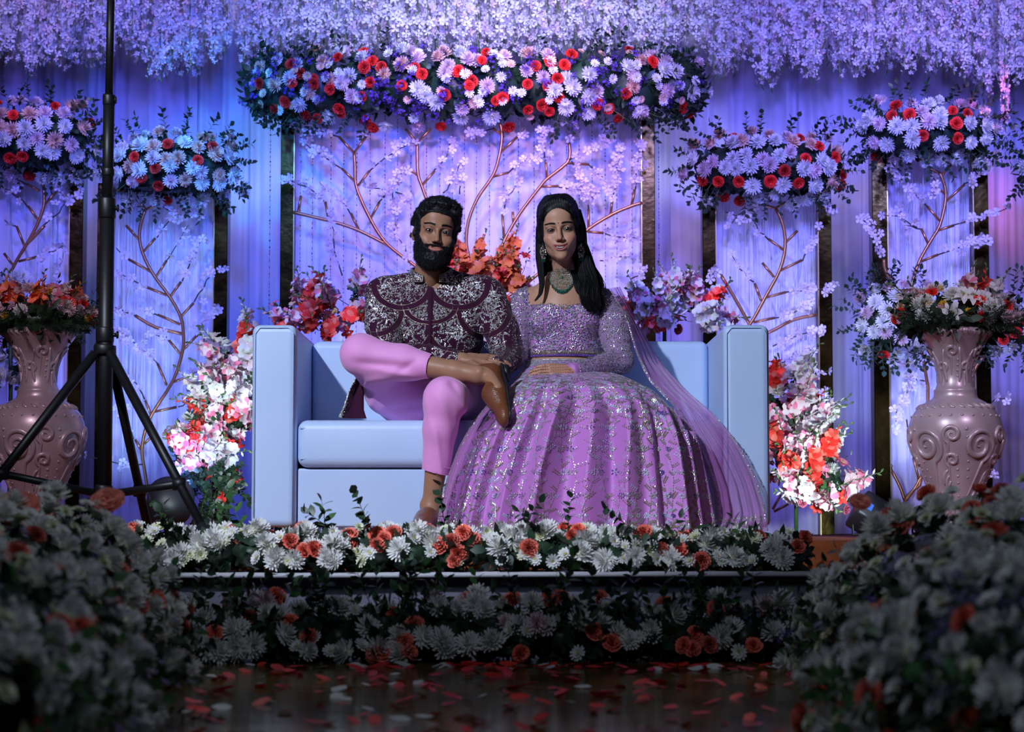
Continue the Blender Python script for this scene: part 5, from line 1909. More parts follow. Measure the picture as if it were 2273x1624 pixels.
# ------------------------------------------------------------------ the man
def man():
    base = at(960, 1190, 7.9)
    root = empty('person', (base.x, 7.95, 0), 'bearded man in embroidered purple jacket and lilac trousers, one leg crossed over', 'person')
    C = at(966, 518, 8.02)
    f, Mx, HV, HQ, HC = head(root, 'm', C, 0.14, 0.13, 0.04, 0.985, False, False, SKIN_M, None, .053)
    # ---- body under the clothes, hands and legs: one surface with the neck sunk into it
    SL, SR = at(850, 650, 8.14), at(1080, 650, 8.14)
    EL, WL = at(862, 790, 7.98), at(1028, 797, 7.86)
    ER, WR = at(1124, 792, 8.02), at(1098, 818, 7.84)
    HR, HL = at(925, 868, 8.12), at(1012, 872, 8.12)
    KR, AR = at(803, 787, 7.80), at(1062, 832, 7.68)
    KL, AL = at(988, 884, 7.62), at(957, 1120, 7.66)
    P0, C1 = at(966, 850, 8.16), at(966, 700, 8.17)
    b = Field((-.75, 7.30, .0), (.16, 8.40, 1.08), .0075)
    b.cone(P0, C1, .12, .135, .05, sq=(1.15, .85, 1))
    b.cone(SL, SR, .055, .055, .05)
    b.cone(C1, at(966, 640, 8.14), .09, .05, .05)
    for S_, E_, W_ in ((SL, EL, WL), (SR, ER, WR)):
        b.limb([S_, E_, W_], [.045, .037, .026], .02)
    b.limb([HR, KR], [.075, .042], .03)
    b.limb([HL, KL], [.075, .042], .03)
    b.limb([KR, KR.lerp(AR, .35), AR], [.040, .034, .030], .02)
    b.limb([KL, KL.lerp(AL, .35), AL], [.040, .036, .030], .02)
    BV, BQ = b.extract()
    BV = smooth_mesh(BV, BQ, 2)
    # bare shins, ankles and feet with more detail
    lg = Field((-.34, 7.38, .0), (.06, 7.80, .68), .0042)
    fd = Vector((0.10, -.80, -.50)).normalized()       # crossed foot: towards the camera and down
    lg.limb([KR.lerp(AR, .50), KR.lerp(AR, .8), AR], [.041, .035, .031], .02)
    lg.ell(AR + Vector((.005, -.026, .010)), (.011, .010, .012), .014)
    lg.cone(AR, AR + Vector((.050, .022, -.004)), .031, .026, .015)
    lg.cone(AR + Vector((.034, 0, 0)), AR + Vector((.058, 0, 0)) + fd * .10, .027, .020, .015)
    lg.limb([KL.lerp(AL, .55), AL], [.041, .031], .02)
    lg.ell(AL + Vector((-.026, -.005, .0)), (.012, .012, .014), .012)
    lg.ell(AL + Vector((.026, -.005, .004)), (.012, .012, .014), .012)
    lg.cone(AL, Vector((AL.x, AL.y + .03, .05)), .031, .032, .02)
    lg.cone(AL + Vector((0, 0, -.03)), Vector((AL.x - .01, AL.y - .12, .055)), .032, .026, .02)
    LV, LQ = lg.extract()
    LV = smooth_mesh(LV, LQ, 1)
    hd = Field((-.24, 7.66, .50), (.06, 7.96, .72), .0026)
    hand_prims(hd, WL, (1.0, -.20, -.01), (-.03, -.42, .90), 1.0, .34, side=-1, spread=.10)
    hd.cone(EL.lerp(WL, .7), WL, .029, .0235, .01, sq=(1, 1, .85))
    hand_prims(hd, WR + Vector((0, -.0, 0)), (-.75, -.55, .1), (.2, -.3, .9), .98, .55, side=1)
    GV, GQ = hd.extract()
    GV = smooth_mesh(GV, GQ, 1, .3)
    V, Q = joined([(HV, HQ), (BV, BQ), (LV, LQ), (GV, GQ)])
    col = np.tile(np.array(SKIN_M), (len(V), 1))
    col[:len(HV)] = HC
    body = obj('body', np_mesh('body', V, Q, SKIN, color=col), root)

    brow_hairs(root, Mx, HV, HQ, HC)
    # ---- beard, moustache and hair grown from the head surface
    X_, Y_, Z_ = f.grid()
    ax_ = np.abs(X_)
    n1 = wob(X_, Y_, Z_, 160, 1) * .0016 + wob(X_, Y_, Z_, 380, 2) * .0009
    # beard: below a line from the sideburns to the mouth corners, and round the chin
    top = -.050 + .040 * np.clip((ax_ - .046) / .022, 0, 1) + .018 * np.clip((Y_ + .02) / .05, 0, 1)
    m1 = np.clip((top - Z_) / .010, -1, 1)
    m1 = np.minimum(m1, np.clip((.0 - Y_) / .010, -1, 1))
    m1 = np.minimum(m1, np.clip((Z_ + .150) / .012, -1, 1))
    side = np.minimum(np.clip((ax_ - .060) / .004, -1, 1), np.minimum(np.clip((.022 - Z_) / .01, -1, 1), np.clip((-.000 - Y_) / .006, -1, 1)))
    m1 = np.maximum(m1, np.minimum(side, np.clip((Y_ + .045) / .01, -1, 1)))
    mouth = np.sqrt((X_ / .0285) ** 2 + ((Z_ - 7 * X_ * X_ + .0672) / .0088) ** 2)
    m1 = np.minimum(m1, np.clip((mouth - 1) * 2.2, -1, 1))
    stache = np.minimum(np.clip(1 - np.abs((Z_ + .0548 + 3 * X_ * X_) / .0066), -1, 1), np.clip((.040 - ax_) / .006, -1, 1))
    stache = np.minimum(stache, np.clip((-.06 - Y_) / .01, -1, 1))
    m1 = np.maximum(m1, np.minimum(stache * 1.4, np.clip((mouth - 1) * 2.2, -1, 1)))
    chin = np.clip((-.080 - Z_) / .03, 0, 1)
    th = np.where(m1 > 0, .0012 + .0038 * np.clip(m1, 0, 1) + .011 * chin * np.clip(m1, 0, 1), -.004) + n1 * (m1 > 0)
    BD = f.D - th
    v, q = f.extract(BD.astype(np.float32))
    thv = sample(f, th, v)
    keep = (thv > .0005)[q].all(1)
    q = q[keep]
    v, q = compact(v, q)
    beard = obj('beard', np_mesh('beard', to_world(Mx, v), q, HAIR), root)
    nv = normals_of(v, q)
    gs = []
    idx = NR.choice(len(v), 5200)
    for i in idx:
        l = NR.uniform(.004, .011)
        d = nv[i] * .45 + np.array([NR.normal(0, .25) + v[i][0] * 3, -.25, -1.0])
        if v[i][2] > -.062 and abs(v[i][0]) < .035:
            d = np.array([np.sign(v[i][0]) * .9, -.3, -.6]) + nv[i] * .2
        d /= np.linalg.norm(d)
        p = v[i] - nv[i] * .001
        gs.append(to_world(Mx, [p, p + d * l * .6, p + d * l + np.array([0, .001, -.001])]))
    strands('beard_hairs', gs, HAIR, beard, .00035)['kind'] = 'stuff'
    # hair
    n2 = wob(X_, Y_, Z_, 62, 4) * .0055 + wob(X_, Y_, Z_, 140, 5) * .0028 + wob(X_, Y_, Z_, 330, 7) * .0012
    line = .069 - .028 * np.clip((ax_ - .035) / .035, 0, 1) ** 1.3 - .006 * np.clip((X_ + .01) / .05, 0, 1) - .09 * np.clip((Y_ + .045) / .045, 0, 1)
    m2 = np.clip((Z_ - line) / .007, -1, 1)
    m2 = np.where((Y_ > .035), np.clip((Z_ + .075) / .008, -1, 1), m2)
    ear = np.minimum(np.clip((Z_ + .03) / .008, -1, 1), 1)
    m2 = np.where((ax_ > .06) & (Y_ > -.012) & (Y_ <= .035), np.clip((Z_ - .016) / .006, -1, 1), m2)
    sb = (ax_ > .060) & (Y_ > -.042) & (Y_ < -.002) & (Z_ > -.03)
    m2 = np.where(sb, np.maximum(m2, .6), m2)
    up = np.clip((Z_ - .02) / .08, 0, 1)
    m3 = np.clip((Z_ - line) / .045, 0, 1)
    m3 = m3 * m3 * (3 - 2 * m3)
    m3 = np.where(Y_ < .0, np.maximum(.10 + .90 * m3, sb * .6), np.clip(m2 * 1.2, 0, 1))
    frt = np.clip((-Y_ - .02) / .06, 0, 1)
    thk = .009 + .014 * up + .010 * frt * up + .004 * np.clip(X_ / .06, -1, 1) * up
    thk = np.where(sb & (Z_ < .02), .005, thk)
    th2 = np.where(m2 > 0, thk * np.clip(m3, 0, 1) ** .6 + n2 * np.clip(m3 * 2, 0, 1), -.004)
    cran = f.D
    v, q = f.extract((cran - th2).astype(np.float32))
    thv = sample(f, th2, v)
    q = q[(thv > .001)[q].all(1)]
    v, q = compact(v, q)
    hair = obj('hair', np_mesh('hair', to_world(Mx, v), q, HAIR), root)
    nv = normals_of(v, q)
    gs = []
    for i in NR.choice(len(v), 5200):
        p = v[i]
        if nv[i][2] < -.4:
            continue
        l = NR.uniform(.006, .016)
        sweep = np.array([.55 if p[0] > -.02 else -.25, .55 - .35 * (p[1] < -.05), .35])
        d = nv[i] * .10 + sweep + NR.normal(0, .25, 3)
        if p[2] < .02:
            d = np.array([0, .35, -1.0]) + nv[i] * .3 + NR.normal(0, .2, 3)
            l *= .6
        d /= np.linalg.norm(d)
        a = p - nv[i] * .002
        gs.append(to_world(Mx, [a, a + d * l * .4 + nv[i] * l * .15, a + d * l * .8, a + d * l - nv[i] * l * .25]))
    strands('hair_strands', gs, HAIR, hair, .0006)['kind'] = 'stuff'

    # ---- jacket
    J = Field((-.72, 7.78, .44), (.14, 8.44, 1.04), .006)
    J.cone(at(962, 840, 8.16), at(964, 740, 8.15), .150, .152, .05, sq=(1.10, .88, 1))
    J.cone(at(964, 740, 8.15), at(966, 700, 8.16), .152, .150, .05, sq=(1.16, .84, 1))
    J.cone(SL + Vector((.035, .0, -.012)), SR + Vector((-.035, 0, -.012)), .070, .070, .06, sq=(1, .95, .9))
    J.ell(at(912, 705, 8.09), (.085, .06, .075), .04)
    J.ell(at(1018, 705, 8.09), (.085, .06, .075), .04)
    J.cone(at(966, 650, 8.13), at(966, 618, 8.11), .088, .062, .03)
    J.cone(at(966, 632, 8.13), SL + Vector((.03, .01, .012)), .060, .052, .04)
    J.cone(at(966, 632, 8.13), SR + Vector((-.03, .01, .012)), .060, .052, .04)
    for S_, E_, W_, sgn in ((SL, EL, WL, -1), (SR, ER, WR, 1)):
        S2 = S_ + Vector((sgn * .006, 0, -.010))
        J.cone(S2, S2.lerp(E_, .5) + Vector((sgn * .006, 0, 0)), .066, .062, .03)
        J.cone(S2.lerp(E_, .5) + Vector((sgn * .006, 0, 0)), E_, .062, .056, .02)
        J.cone(E_, E_.lerp(W_, .86), .055, .042, .02)
    J.cone(at(962, 850, 8.14), at(955, 905, 8.10), .150, .165, .04, sq=(1.05, .8, 1))
    Xg, Yg, Zg = J.grid()
    J.D = J.D - (wob(Xg, Yg, Zg, 26, 3) * .0035 + wob(Xg, Yg, Zg, 60, 8) * .0012).astype(np.float32)
    # opening for the neck and the front slit of the collar
    nb = at(968, 640, 8.08)
    J.cone(at(967, 628, 8.09), at(967, 560, 8.06), .052, .062, .004, cut=True)
    J.plane_cut((0, 0, .468), (0, 0, -1))
    V, Q = J.extract()
    V = smooth_mesh(V, Q, 2, .5)
    velvet = mat('purple_velvet', (0.040, 0.004, 0.026), 0.8, spec=.15, sheen=.12, bump=.15, bscale=500)
    jacket = obj('jacket', np_mesh('jacket', V, Q, velvet), root)
    N = normals_of(V, Q)
    silver = mat('silver_beads', (0.62, 0.60, 0.60), 0.28, .7)
    goldb = mat('gold_beads', (0.52, 0.44, 0.32), 0.3, .75)
    pearl = mat('pearl_beads', (0.72, 0.72, 0.80), 0.35, .15)
    ax0 = at(957, 700, 8.1).x
    def pat(P):
        """embroidered where > 0: scalloped swags leave bands of velvet"""
        u = np.abs(P[:, 0] - ax0)
        z = P[:, 2]
        m = np.ones(len(P))
        zs = [(.155, .905, .115, .10), (.0, .80, .085, .12), (.20, .76, .10, .11), (.10, .655, .10, .10)]
        for cu, cz, ru, rz in ((.105, .945, .098, .085), (.00, .860, .085, .060), (.200, .840, .085, .085), (.10, .775, .10, .085), (.0, .715, .08, .075), (.20, .70, .08, .08), (.10, .635, .09, .08)):
            r = np.sqrt(((u - cu) / ru) ** 2 + ((z - cz) / rz) ** 2)
            m = np.where((r > .98) & (r < 1.22) & (z < cz + .02), 0, m)
        m = np.where(u < .011, 0, m)
        return m
    stamps = motif_stamps()
    Pb, Nb, Lb, Wb, Ab, Mb_ = [], [], [], [], [], []
    # motif centres laid symmetrically; each stamp is projected on the cloth
    rr = random.Random(3)
    fr = N[:, 1] < .35
    Vf, Nf = V[fr], N[fr]
    cent = []
    for cu, cz in ((.105, .925), (.105, .885), (.06, .905), (.15, .905), (.03, .935), (.175, .935), (.0, .845), (.045, .840), (.20, .855), (.17, .82), (.235, .83), (.10, .775), (.10, .74), (.065, .765), (.14, .765), (.03, .80), (.0, .72), (.035, .69), (.19, .75), (.21, .71), (.17, .68),
                   (.10, .665), (.065, .65), (.14, .645), (.23, .78), (.255, .75), (.25, .70), (.27, .66), (.03, .64), (.10, .61), (.0, .61), (.20, .63), (.04, .575), (.14, .575), (.22, .91), (.215, .885), (.24, .88), (.255, .80), (.09, .955), (.15, .965), (.06, .955), (.08, .82), (.125, .825), (.155, .71)):
        for s in (-1, 1):
            cent.append((ax0 + s * cu, cz, .036 + rr.uniform(-.006, .008), rr.uniform(0, 6.28), s))
    cu_ = np.array([(c[0], c[1]) for c in cent])
    for i in range(len(V) // 1):
        pass
    pts = []
    for cx_, cz, r, rot, s in cent:
        st = stamps[rr.randrange(len(stamps))]
        for (px_, pz_, l_, w_, a_, m_) in st:
            c_, s_ = math.cos(rot), math.sin(rot)
            X2 = (px_ * c_ - pz_ * s_) * s
            Z2 = px_ * s_ + pz_ * c_
            pts.append((cx_ + X2 * r, cz + Z2 * r, l_ * r, w_ * r, (a_ + rot) * s, m_))
    pts = np.array(pts)
    idx = nearest2(pts[:, :2], Vf[:, [0, 2]], Vf[:, 1])
    ok = idx >= 0
    pts, idx = pts[ok], idx[ok]
    P = Vf[idx].copy()
    Nn = Nf[idx]
    dx, dz = pts[:, 0] - P[:, 0], pts[:, 1] - P[:, 2]
    P[:, 1] -= np.clip((Nn[:, 0] * dx + Nn[:, 2] * dz) / np.minimum(Nn[:, 1], -.25), -.01, .01)
    P[:, 0], P[:, 2] = pts[:, 0], pts[:, 1]
    keep = pat(P) > .5
    P, Nn, pts = P[keep], Nn[keep], pts[keep]
    obj('embroidery', beads('embroidery', P + Nn * .001, Nn, pts[:, 2] * 1.1, pts[:, 3] * 1.35, pts[:, 4], [silver, goldb, pearl], pts[:, 5].astype(int)), jacket, kind='stuff')
    # filler sequins everywhere else on the motifs, also round the sleeves and sides
    k = NR.choice(len(V), 15000)
    P, Nn = V[k] + NR.normal(0, .0012, (15000, 3)), N[k]
    nz = wob(P[:, 0], P[:, 1], P[:, 2], 95, 2) + .5 * wob(P[:, 0], P[:, 1], P[:, 2], 210, 6)
    keep = (pat(P) > .5) & (nz > -.05)
    P, Nn = P[keep], Nn[keep]
    n = len(P)
    obj('sequins', beads('sequins', P + Nn * .0008, Nn, NR.uniform(.0018, .0046, n), NR.uniform(.0013, .0026, n), NR.uniform(0, 6.28, n), [silver, goldb, pearl], NR.choice(3, n, p=[.35, .30, .35])), jacket, kind='stuff')
    # piping along the scallops
    pip = MB()
    for cu, cz, ru, rz in ((.105, .945, .098, .085), (.00, .860, .085, .060), (.200, .840, .085, .085), (.10, .775, .10, .085), (.0, .715, .08, .075), (.20, .70, .08, .08), (.10, .635, .09, .08)):
        for s in ((-1, 1) if cu else (1,)):
            for kk in (.98, 1.22):
                th_ = np.linspace(PI * 1.02, PI * 1.98, 26)
                q2 = np.stack([ax0 + s * (cu + ru * kk * np.cos(th_)), cz + rz * kk * np.sin(th_)], 1)
                id2 = nearest2(q2, Vf[:, [0, 2]], Vf[:, 1])
                run = []
                for j, (qq, ii) in enumerate(zip(q2, id2)):
                    good = ii >= 0 and (s * (qq[0] - ax0) > .004 or not cu)
                    if good:
                        p = Vf[ii] + Nf[ii] * .0012
                        p = np.array([p[0] * .3 + qq[0] * .7, p[1], p[2] * .3 + qq[1] * .7])
                        if run and np.linalg.norm(run[-1] - p) > .03:
                            if len(run) > 2:
                                pip.tube(run, .0011, 4)
                            run = []
                        run.append(p)
                if len(run) > 2:
                    pip.tube(run, .0011, 4)
    obj('gold_piping', pip.mesh('gold_piping', goldb), jacket)
    # button band
    q2 = np.stack([np.full(40, ax0) + np.linspace(0.002, -.002, 40), np.linspace(.985, .575, 40)], 1)
    id2 = nearest2(q2, Vf[:, [0, 2]], Vf[:, 1], .03)
    run = [(a, Vf[i][1] - .001, z) for (a, z), i in zip(q2, id2) if i >= 0]
    bnd = MB()
    bnd.tube([(x, y + .004, z) for x, y, z in run], .0085, 8)
    obj('button_band', bnd.mesh('button_band', velvet), jacket)
    # stand collar, open in front
    col_ = MB()
    cc = at(958, 612, 8.10)
    n = 44
    rows = []
    for j in range(5):
        t = j / 4
        for i in range(n):
            a = math.radians(-68) + math.radians(316) * i / (n - 1)      # 0 = +x, the gap in front at -90
            rad_ = .0765 + .006 * (1 - t)
            e = min(i, n - 1 - i) / 6.0
            hgt = .046 * min(1, .55 + .45 * e)
            yy = math.sin(a) * (rad_ + .002)
            xx = math.cos(a) * rad_ * 1.02
            rows.append((cc.x + xx, cc.y + yy + .012, cc.z - .016 + hgt * t + .016 * (math.sin(a) + .2) - abs(xx) * .06))
    fo = [(j * n + i, j * n + i + 1, (j + 1) * n + i + 1, (j + 1) * n + i) for j in range(4) for i in range(n - 1)]
    rows_in = [(cc.x + (x - cc.x) * .94, cc.y + (y - cc.y) * .94, z) for x, y, z in rows]
    col_.add(rows, fo)
    col_.add(rows_in, [tuple(reversed(q)) for q in fo])
    col_.add([rows[4 * n + i] for i in range(n)] + [rows_in[4 * n + i] for i in range(n)], [(i, n + i, n + i + 1, i + 1) for i in range(n - 1)])
    collar = obj('collar', col_.mesh('collar', velvet), root)
    edge = MB()
    edge.tube([Vector(rows[4 * n + i]) for i in range(n)], .0016, 5)
    edge.tube([Vector(rows[i]) for i in range(n)], .0012, 5)
    for k_ in (0, n - 1):
        edge.tube([Vector(rows[j * n + k_]) for j in range(5)], .0015, 5)
    obj('gold_edge', edge.mesh('gold_edge', goldb), collar)
    Pc, Nc = [], []
    for _ in range(1500):
        i, j = NR.uniform(0, n - 1.01), NR.uniform(.1, 3.9)
        i0, j0 = int(i), int(j)
        A = np.array(rows[j0 * n + i0]); B = np.array(rows[j0 * n + i0 + 1]); D_ = np.array(rows[(j0 + 1) * n + i0])
        p = A + (B - A) * (i - i0) + (D_ - A) * (j - j0)
        nn = np.array([p[0] - cc.x, p[1] - cc.y - .012, 0.0])
        nn /= np.linalg.norm(nn)
        Pc.append(p + nn * .001); Nc.append(nn)
    Pc, Nc = np.array(Pc), np.array(Nc)
    obj('embroidery', beads('collar_beads', Pc, Nc, NR.uniform(.0014, .003, 1500), NR.uniform(.001, .0018, 1500), NR.uniform(0, 6.28, 1500), [silver, goldb, pearl], NR.choice(3, 1500)), collar, kind='stuff')
    # the jacket skirt hanging on the seat beside the hip
    tail = MB()
    ed = [(790, 838, 7.95), (775, 868, 7.93), (765, 898, 7.90), (752, 929, 7.87)]
    inn = [(812, 842, 7.99), (806, 880, 7.98), (806, 910, 7.97), (812, 936, 7.95)]
    VV = []
    for a, b2 in zip(ed, inn):
        A, B = at(*a), at(*b2)
        for t in (0, .25, .5, .75, 1):
            p = A.lerp(B, t)
            p.y += .02 * math.sin(t * 5)
            p.z = max(p.z, .436)
            VV.append(p)
    F4 = [(j * 5 + i, j * 5 + i + 1, (j + 1) * 5 + i + 1, (j + 1) * 5 + i) for j in range(3) for i in range(4)]
    tail.add([tuple(p) for p in VV], F4)
    tail.add([tuple(p + Vector((.004, .006, 0))) for p in VV], [tuple(reversed(q)) for q in F4])
    tl = obj('jacket_tail', tail.mesh('jacket_tail', velvet), jacket)
    Pt = []
    for _ in range(420):
        j = NR.uniform(0, 2.99); i = abs(NR.normal(0, .22)); i = min(i, .9)
        j0 = int(j)
        A = VV[j0 * 5].lerp(VV[(j0 + 1) * 5], j - j0); B = VV[j0 * 5 + 1].lerp(VV[(j0 + 1) * 5 + 1], j - j0)
        Pt.append(tuple(A.lerp(B, i) + Vector((-.001, -.003, 0))))
    Pt = np.array(Pt)
    Nt = np.tile([-.5, -.85, .1], (len(Pt), 1))
    Pt = np.concatenate([Pt])
    me = beads('tail_beads', Pt, Nt, NR.uniform(.0015, .0035, len(Pt)), NR.uniform(.001, .002, len(Pt)), NR.uniform(0, 6.28, len(Pt)), [silver, goldb, pearl], NR.choice(3, len(Pt)))
    me.transform(Matrix.Identity(4))
    obj('tail_embroidery', me, root, kind='stuff')

    # ---- trousers
    T = Field((-.76, 7.46, .16), (.06, 8.40, .78), .0058)
    T.cone(HR + Vector((-.015, 0, -.0)), KR.lerp(HR, .25), .118, .082, .05)
    T.cone(KR.lerp(HR, .25), KR, .082, .070, .03)
    T.cone(at(860, 872, 8.0), at(915, 885, 8.05), .082, .085, .05)
    T.cone(HL, KL, .105, .072, .05)
    T.ell(KR, (.070, .062, .068), .02)
    T.cone(HR, HL, .12, .12, .05)
    T.ell(at(930, 895, 8.1), (.15, .13, .085), .05)
    cuff = KR.lerp(AR, .60)
    T.cone(KR, KR.lerp(AR, .35), .069, .058, .025)
    T.cone(KR.lerp(AR, .35), cuff, .058, .044, .02)
    T.cone(KR.lerp(AR, .1) + Vector((0, .01, -.03)), KR.lerp(AR, .45) + Vector((0, .02, -.012)), .05, .04, .03)
    cl = KL.lerp(AL, .70)
    T.ell(KL, (.070, .066, .074), .02)
    T.cone(KL, KL.lerp(AL, .3), .068, .060, .02)
    T.cone(KL.lerp(AL, .3), cl, .060, .0485, .02)
    Xg, Yg, Zg = T.grid()
    # soft folds: at the crotch, behind the knees, along the shin
    w = wob(Xg, Yg, Zg, 14, 5) * .004
    def ridge(p, d, amp, wd, ln):
        p, d = Vector(p), Vector(d).normalized()
        q = math.hypot(d.x, d.z)
        x, z = Xg - p.x, Zg - p.z
        t = (x * d.x + z * d.z) / q
        r2 = x * x + z * z - t * t
        amp = amp * np.clip((p.y + .03 - Yg) / .03, 0, 1)
        return amp * np.exp(-np.maximum(r2, 0) / (2 * wd * wd)) * np.exp(-(t / ln) ** 4)
    for px, py, Y, d, a, wd, ln in ((850, 812, 7.80, (1, 0, -.10), -.007, .010, .10), (835, 850, 7.86, (1, .3, .25), .006, .012, .09), (880, 830, 7.76, (1, -.1, -.2), .005, .008, .07), (905, 815, 7.74, (.8, 0, .5), -.005, .008, .05),
                                    (1015, 870, 7.62, (-.55, .1, .8), -.007, .009, .05), (1030, 900, 7.66, (-.4, .2, .9), .006, .01, .06), (955, 935, 7.60, (.25, 0, -1), .0035, .010, .14), (1010, 960, 7.62, (.15, 0, -1), -.004, .010, .12), (975, 1010, 7.60, (.1, 0, -1), .003, .006, .10),
                                    (930, 870, 7.70, (.3, -.3, .9), -.008, .012, .05), (900, 905, 7.95, (1, -.3, .2), -.005, .010, .08), (820, 900, 7.95, (.6, 0, .9), .005, .012, .06), (990, 845, 7.57, (1, 0, .2), .003, .008, .04)):
        w = w + ridge(at(px, py, Y), d, a * 1.5, wd, ln)
    T.D = T.D - w.astype(np.float32)
    # cut the legs off square at the cuffs, then open them
    ax1 = (AR - KR).normalized()
    d1 = (Xg - cuff.x) * ax1.x + (Yg - cuff.y) * ax1.y + (Zg - cuff.z) * ax1.z
    near1 = (Xg - cuff.x) ** 2 + (Yg - cuff.y) ** 2 + (Zg - cuff.z) ** 2 < .0085
    T.D = np.maximum(T.D, np.where(near1, d1, -1).astype(np.float32))
    ax2 = (AL - KL).normalized()
    a2 = Vector((ax2.x - .12, ax2.y, ax2.z)).normalized()
    d2 = (Xg - cl.x) * a2.x + (Yg - cl.y) * a2.y + (Zg - cl.z) * a2.z
    T.D = np.maximum(T.D, np.where(Zg < cl.z + .08, d2, -1).astype(np.float32))
    V, Q = T.extract()
    V = smooth_mesh(V, Q, 2, .5)
    cen = V[Q].mean(1)
    NQ = np.cross(V[Q[:, 2]] - V[Q[:, 0]], V[Q[:, 3]] - V[Q[:, 1]])
    NQ /= np.linalg.norm(NQ, axis=1)[:, None] + 1e-12
    for c_, a_ in ((cuff, ax1), (cl, a2)):
        dd_ = (cen - np.array(c_)) @ np.array(a_)
        cap = (dd_ > -.012) & (NQ @ np.array(a_) > .62) & (np.linalg.norm(cen - np.array(c_), axis=1) < .09)
        cen, Q, NQ = cen[~cap], Q[~cap], NQ[~cap]
    V, Q = compact(V, Q)
    cloth = mat('lilac_trouser_cloth', (0.84, 0.33, 0.72), 0.62, sheen=.35, bump=.10, bscale=900)
    tr = obj('trousers', np_mesh('trousers', V, Q, cloth), root)
    hem = MB()
    for c_, ax_v, r in ((cuff, ax1, .0440), (cl, a2, .0485)):
        a_ = ax_v.orthogonal().normalized()
        b_ = ax_v.cross(a_)
        for off in (-.004, -.030):
            hem.tube([c_ + ax_v * off + (a_ * math.cos(t) + b_ * math.sin(t)) * (r + .0015) for t in np.linspace(0, 2 * PI, 33)], .0010, 4, cap=False)
    obj('hem_seam', hem.mesh('hem_seam', cloth), tr)

    # ---- loafers
    leather = mat('brown_croc_leather', (0.17, 0.055, 0.022), 0.35, coat=.3, bump=.0)
    nt = leather.node_tree
    tc = nt.nodes.new('ShaderNodeTexCoord'); vo = nt.nodes.new('ShaderNodeTexVoronoi'); bp = nt.nodes.new('ShaderNodeBump')
    mp = nt.nodes.new('ShaderNodeMapping'); mp.inputs['Scale'].default_value = (70, 70, 120)
    nt.links.new(tc.outputs['Object'], mp.inputs[0]); nt.links.new(mp.outputs[0], vo.inputs['Vector'])
    vo.feature = 'DISTANCE_TO_EDGE'; vo.inputs['Scale'].default_value = 1.6
    bp.inputs['Strength'].default_value = .5; bp.inputs['Distance'].default_value = .003
    nt.links.new(vo.outputs['Distance'], bp.inputs['Height']); nt.links.new(bp.outputs['Normal'], nt.nodes['Principled BSDF'].inputs['Normal'])
    sole_m = mat('dark_sole', (0.012, 0.012, 0.016), 0.45)
    def shoe(heel, fwd, up):
        """heel: centre of the heel at sole level"""
        fwd, up = Vector(fwd).normalized(), Vector(up).normalized()
        up = (up - fwd * up.dot(fwd)).normalized()
        sd = fwd.cross(up)
        s = Field((-.07, -.06, -.02), (.07, .29, .14), .004)
        s.cone((0, .015, .045), (0, .12, .035), .036, .040, .03, sq=(.95, 1, 1.0))
        s.cone((0, .12, .036), (.004, .215, .026), .042, .033, .03, sq=(1.0, 1, .80))
        s.ell((.002, .232, .026), (.034, .038, .022), .02)
        s.cone((0, .0, .040), (0, .0, .072), .034, .031, .02)
        s.cone((0, .115, .060), (0, .16, .045), .030, .026, .03)
        s.cone((0, .012, .085), (0, .02, .14), .0325, .04, .004, cut=True)
        s.ell((0, .045, .098), (.029, .062, .033), .006, cut=True)
        s.plane_cut((0, 0, .010), (0, 0, -1))
        v, q = s.extract()
        v = smooth_mesh(v, q, 2)
        Bm = Matrix((( sd.x, fwd.x, up.x, heel[0]), (sd.y, fwd.y, up.y, heel[1]), (sd.z, fwd.z, up.z, heel[2]), (0, 0, 0, 1)))
        o = obj('shoe', np_mesh('shoe', to_world(Bm, v), q, leather), root)
        k = Field((-.07, -.06, -.03), (.07, .29, .03), .004)
        k.cone((0, .0, .004), (0, .12, .004), .036, .038, .01, sq=(1, 1, 1))
        k.cone((0, .12, .004), (.004, .225, .004), .044, .034, .02)
        k.plane_cut((0, 0, .012), (0, 0, 1))
        k.plane_cut((0, 0, 0.002), (0, 0, -1))
        hl = Field((-.06, -.06, -.03), (.06, .08, .02), .004)
        v, q = k.extract()
        obj('sole', np_mesh('sole', to_world(Bm, v), q, sole_m), o)
        h2 = MB()
        h2.lathe([(0, -.018), (.032, -.018), (.034, .004), (0, .004)], 20)
        w2 = MB()
        w2.merge(h2, Bm @ Matrix.Translation((0, .004, 0)))
        obj('heel', w2.mesh('heel', sole_m), o)
        st = MB()
        for j in range(7):
            y_ = .150 + .011 * j
            st.tube([Bm @ Vector((-.004, y_, .0715 - .020 * (j / 6) ** .8)), Bm @ Vector((.004, y_ + .003, .0715 - .020 * (j / 6) ** .8))], .0012, 4)
        obj('stitching', st.mesh('stitching', mat('stitch_tan', (.4, .22, .12), .6)), o)
    # crossed foot: sole faces the viewer's right
    up = Vector((-1.0, -.12, .05))
    shoe(AR + Vector((.088, .030, .010)), (0.12, -.70, -.70), up)
    shoe((AL.x + .002, AL.y + .045, .020), (-.12, -1, 0), (0, 0, 1))
    return root


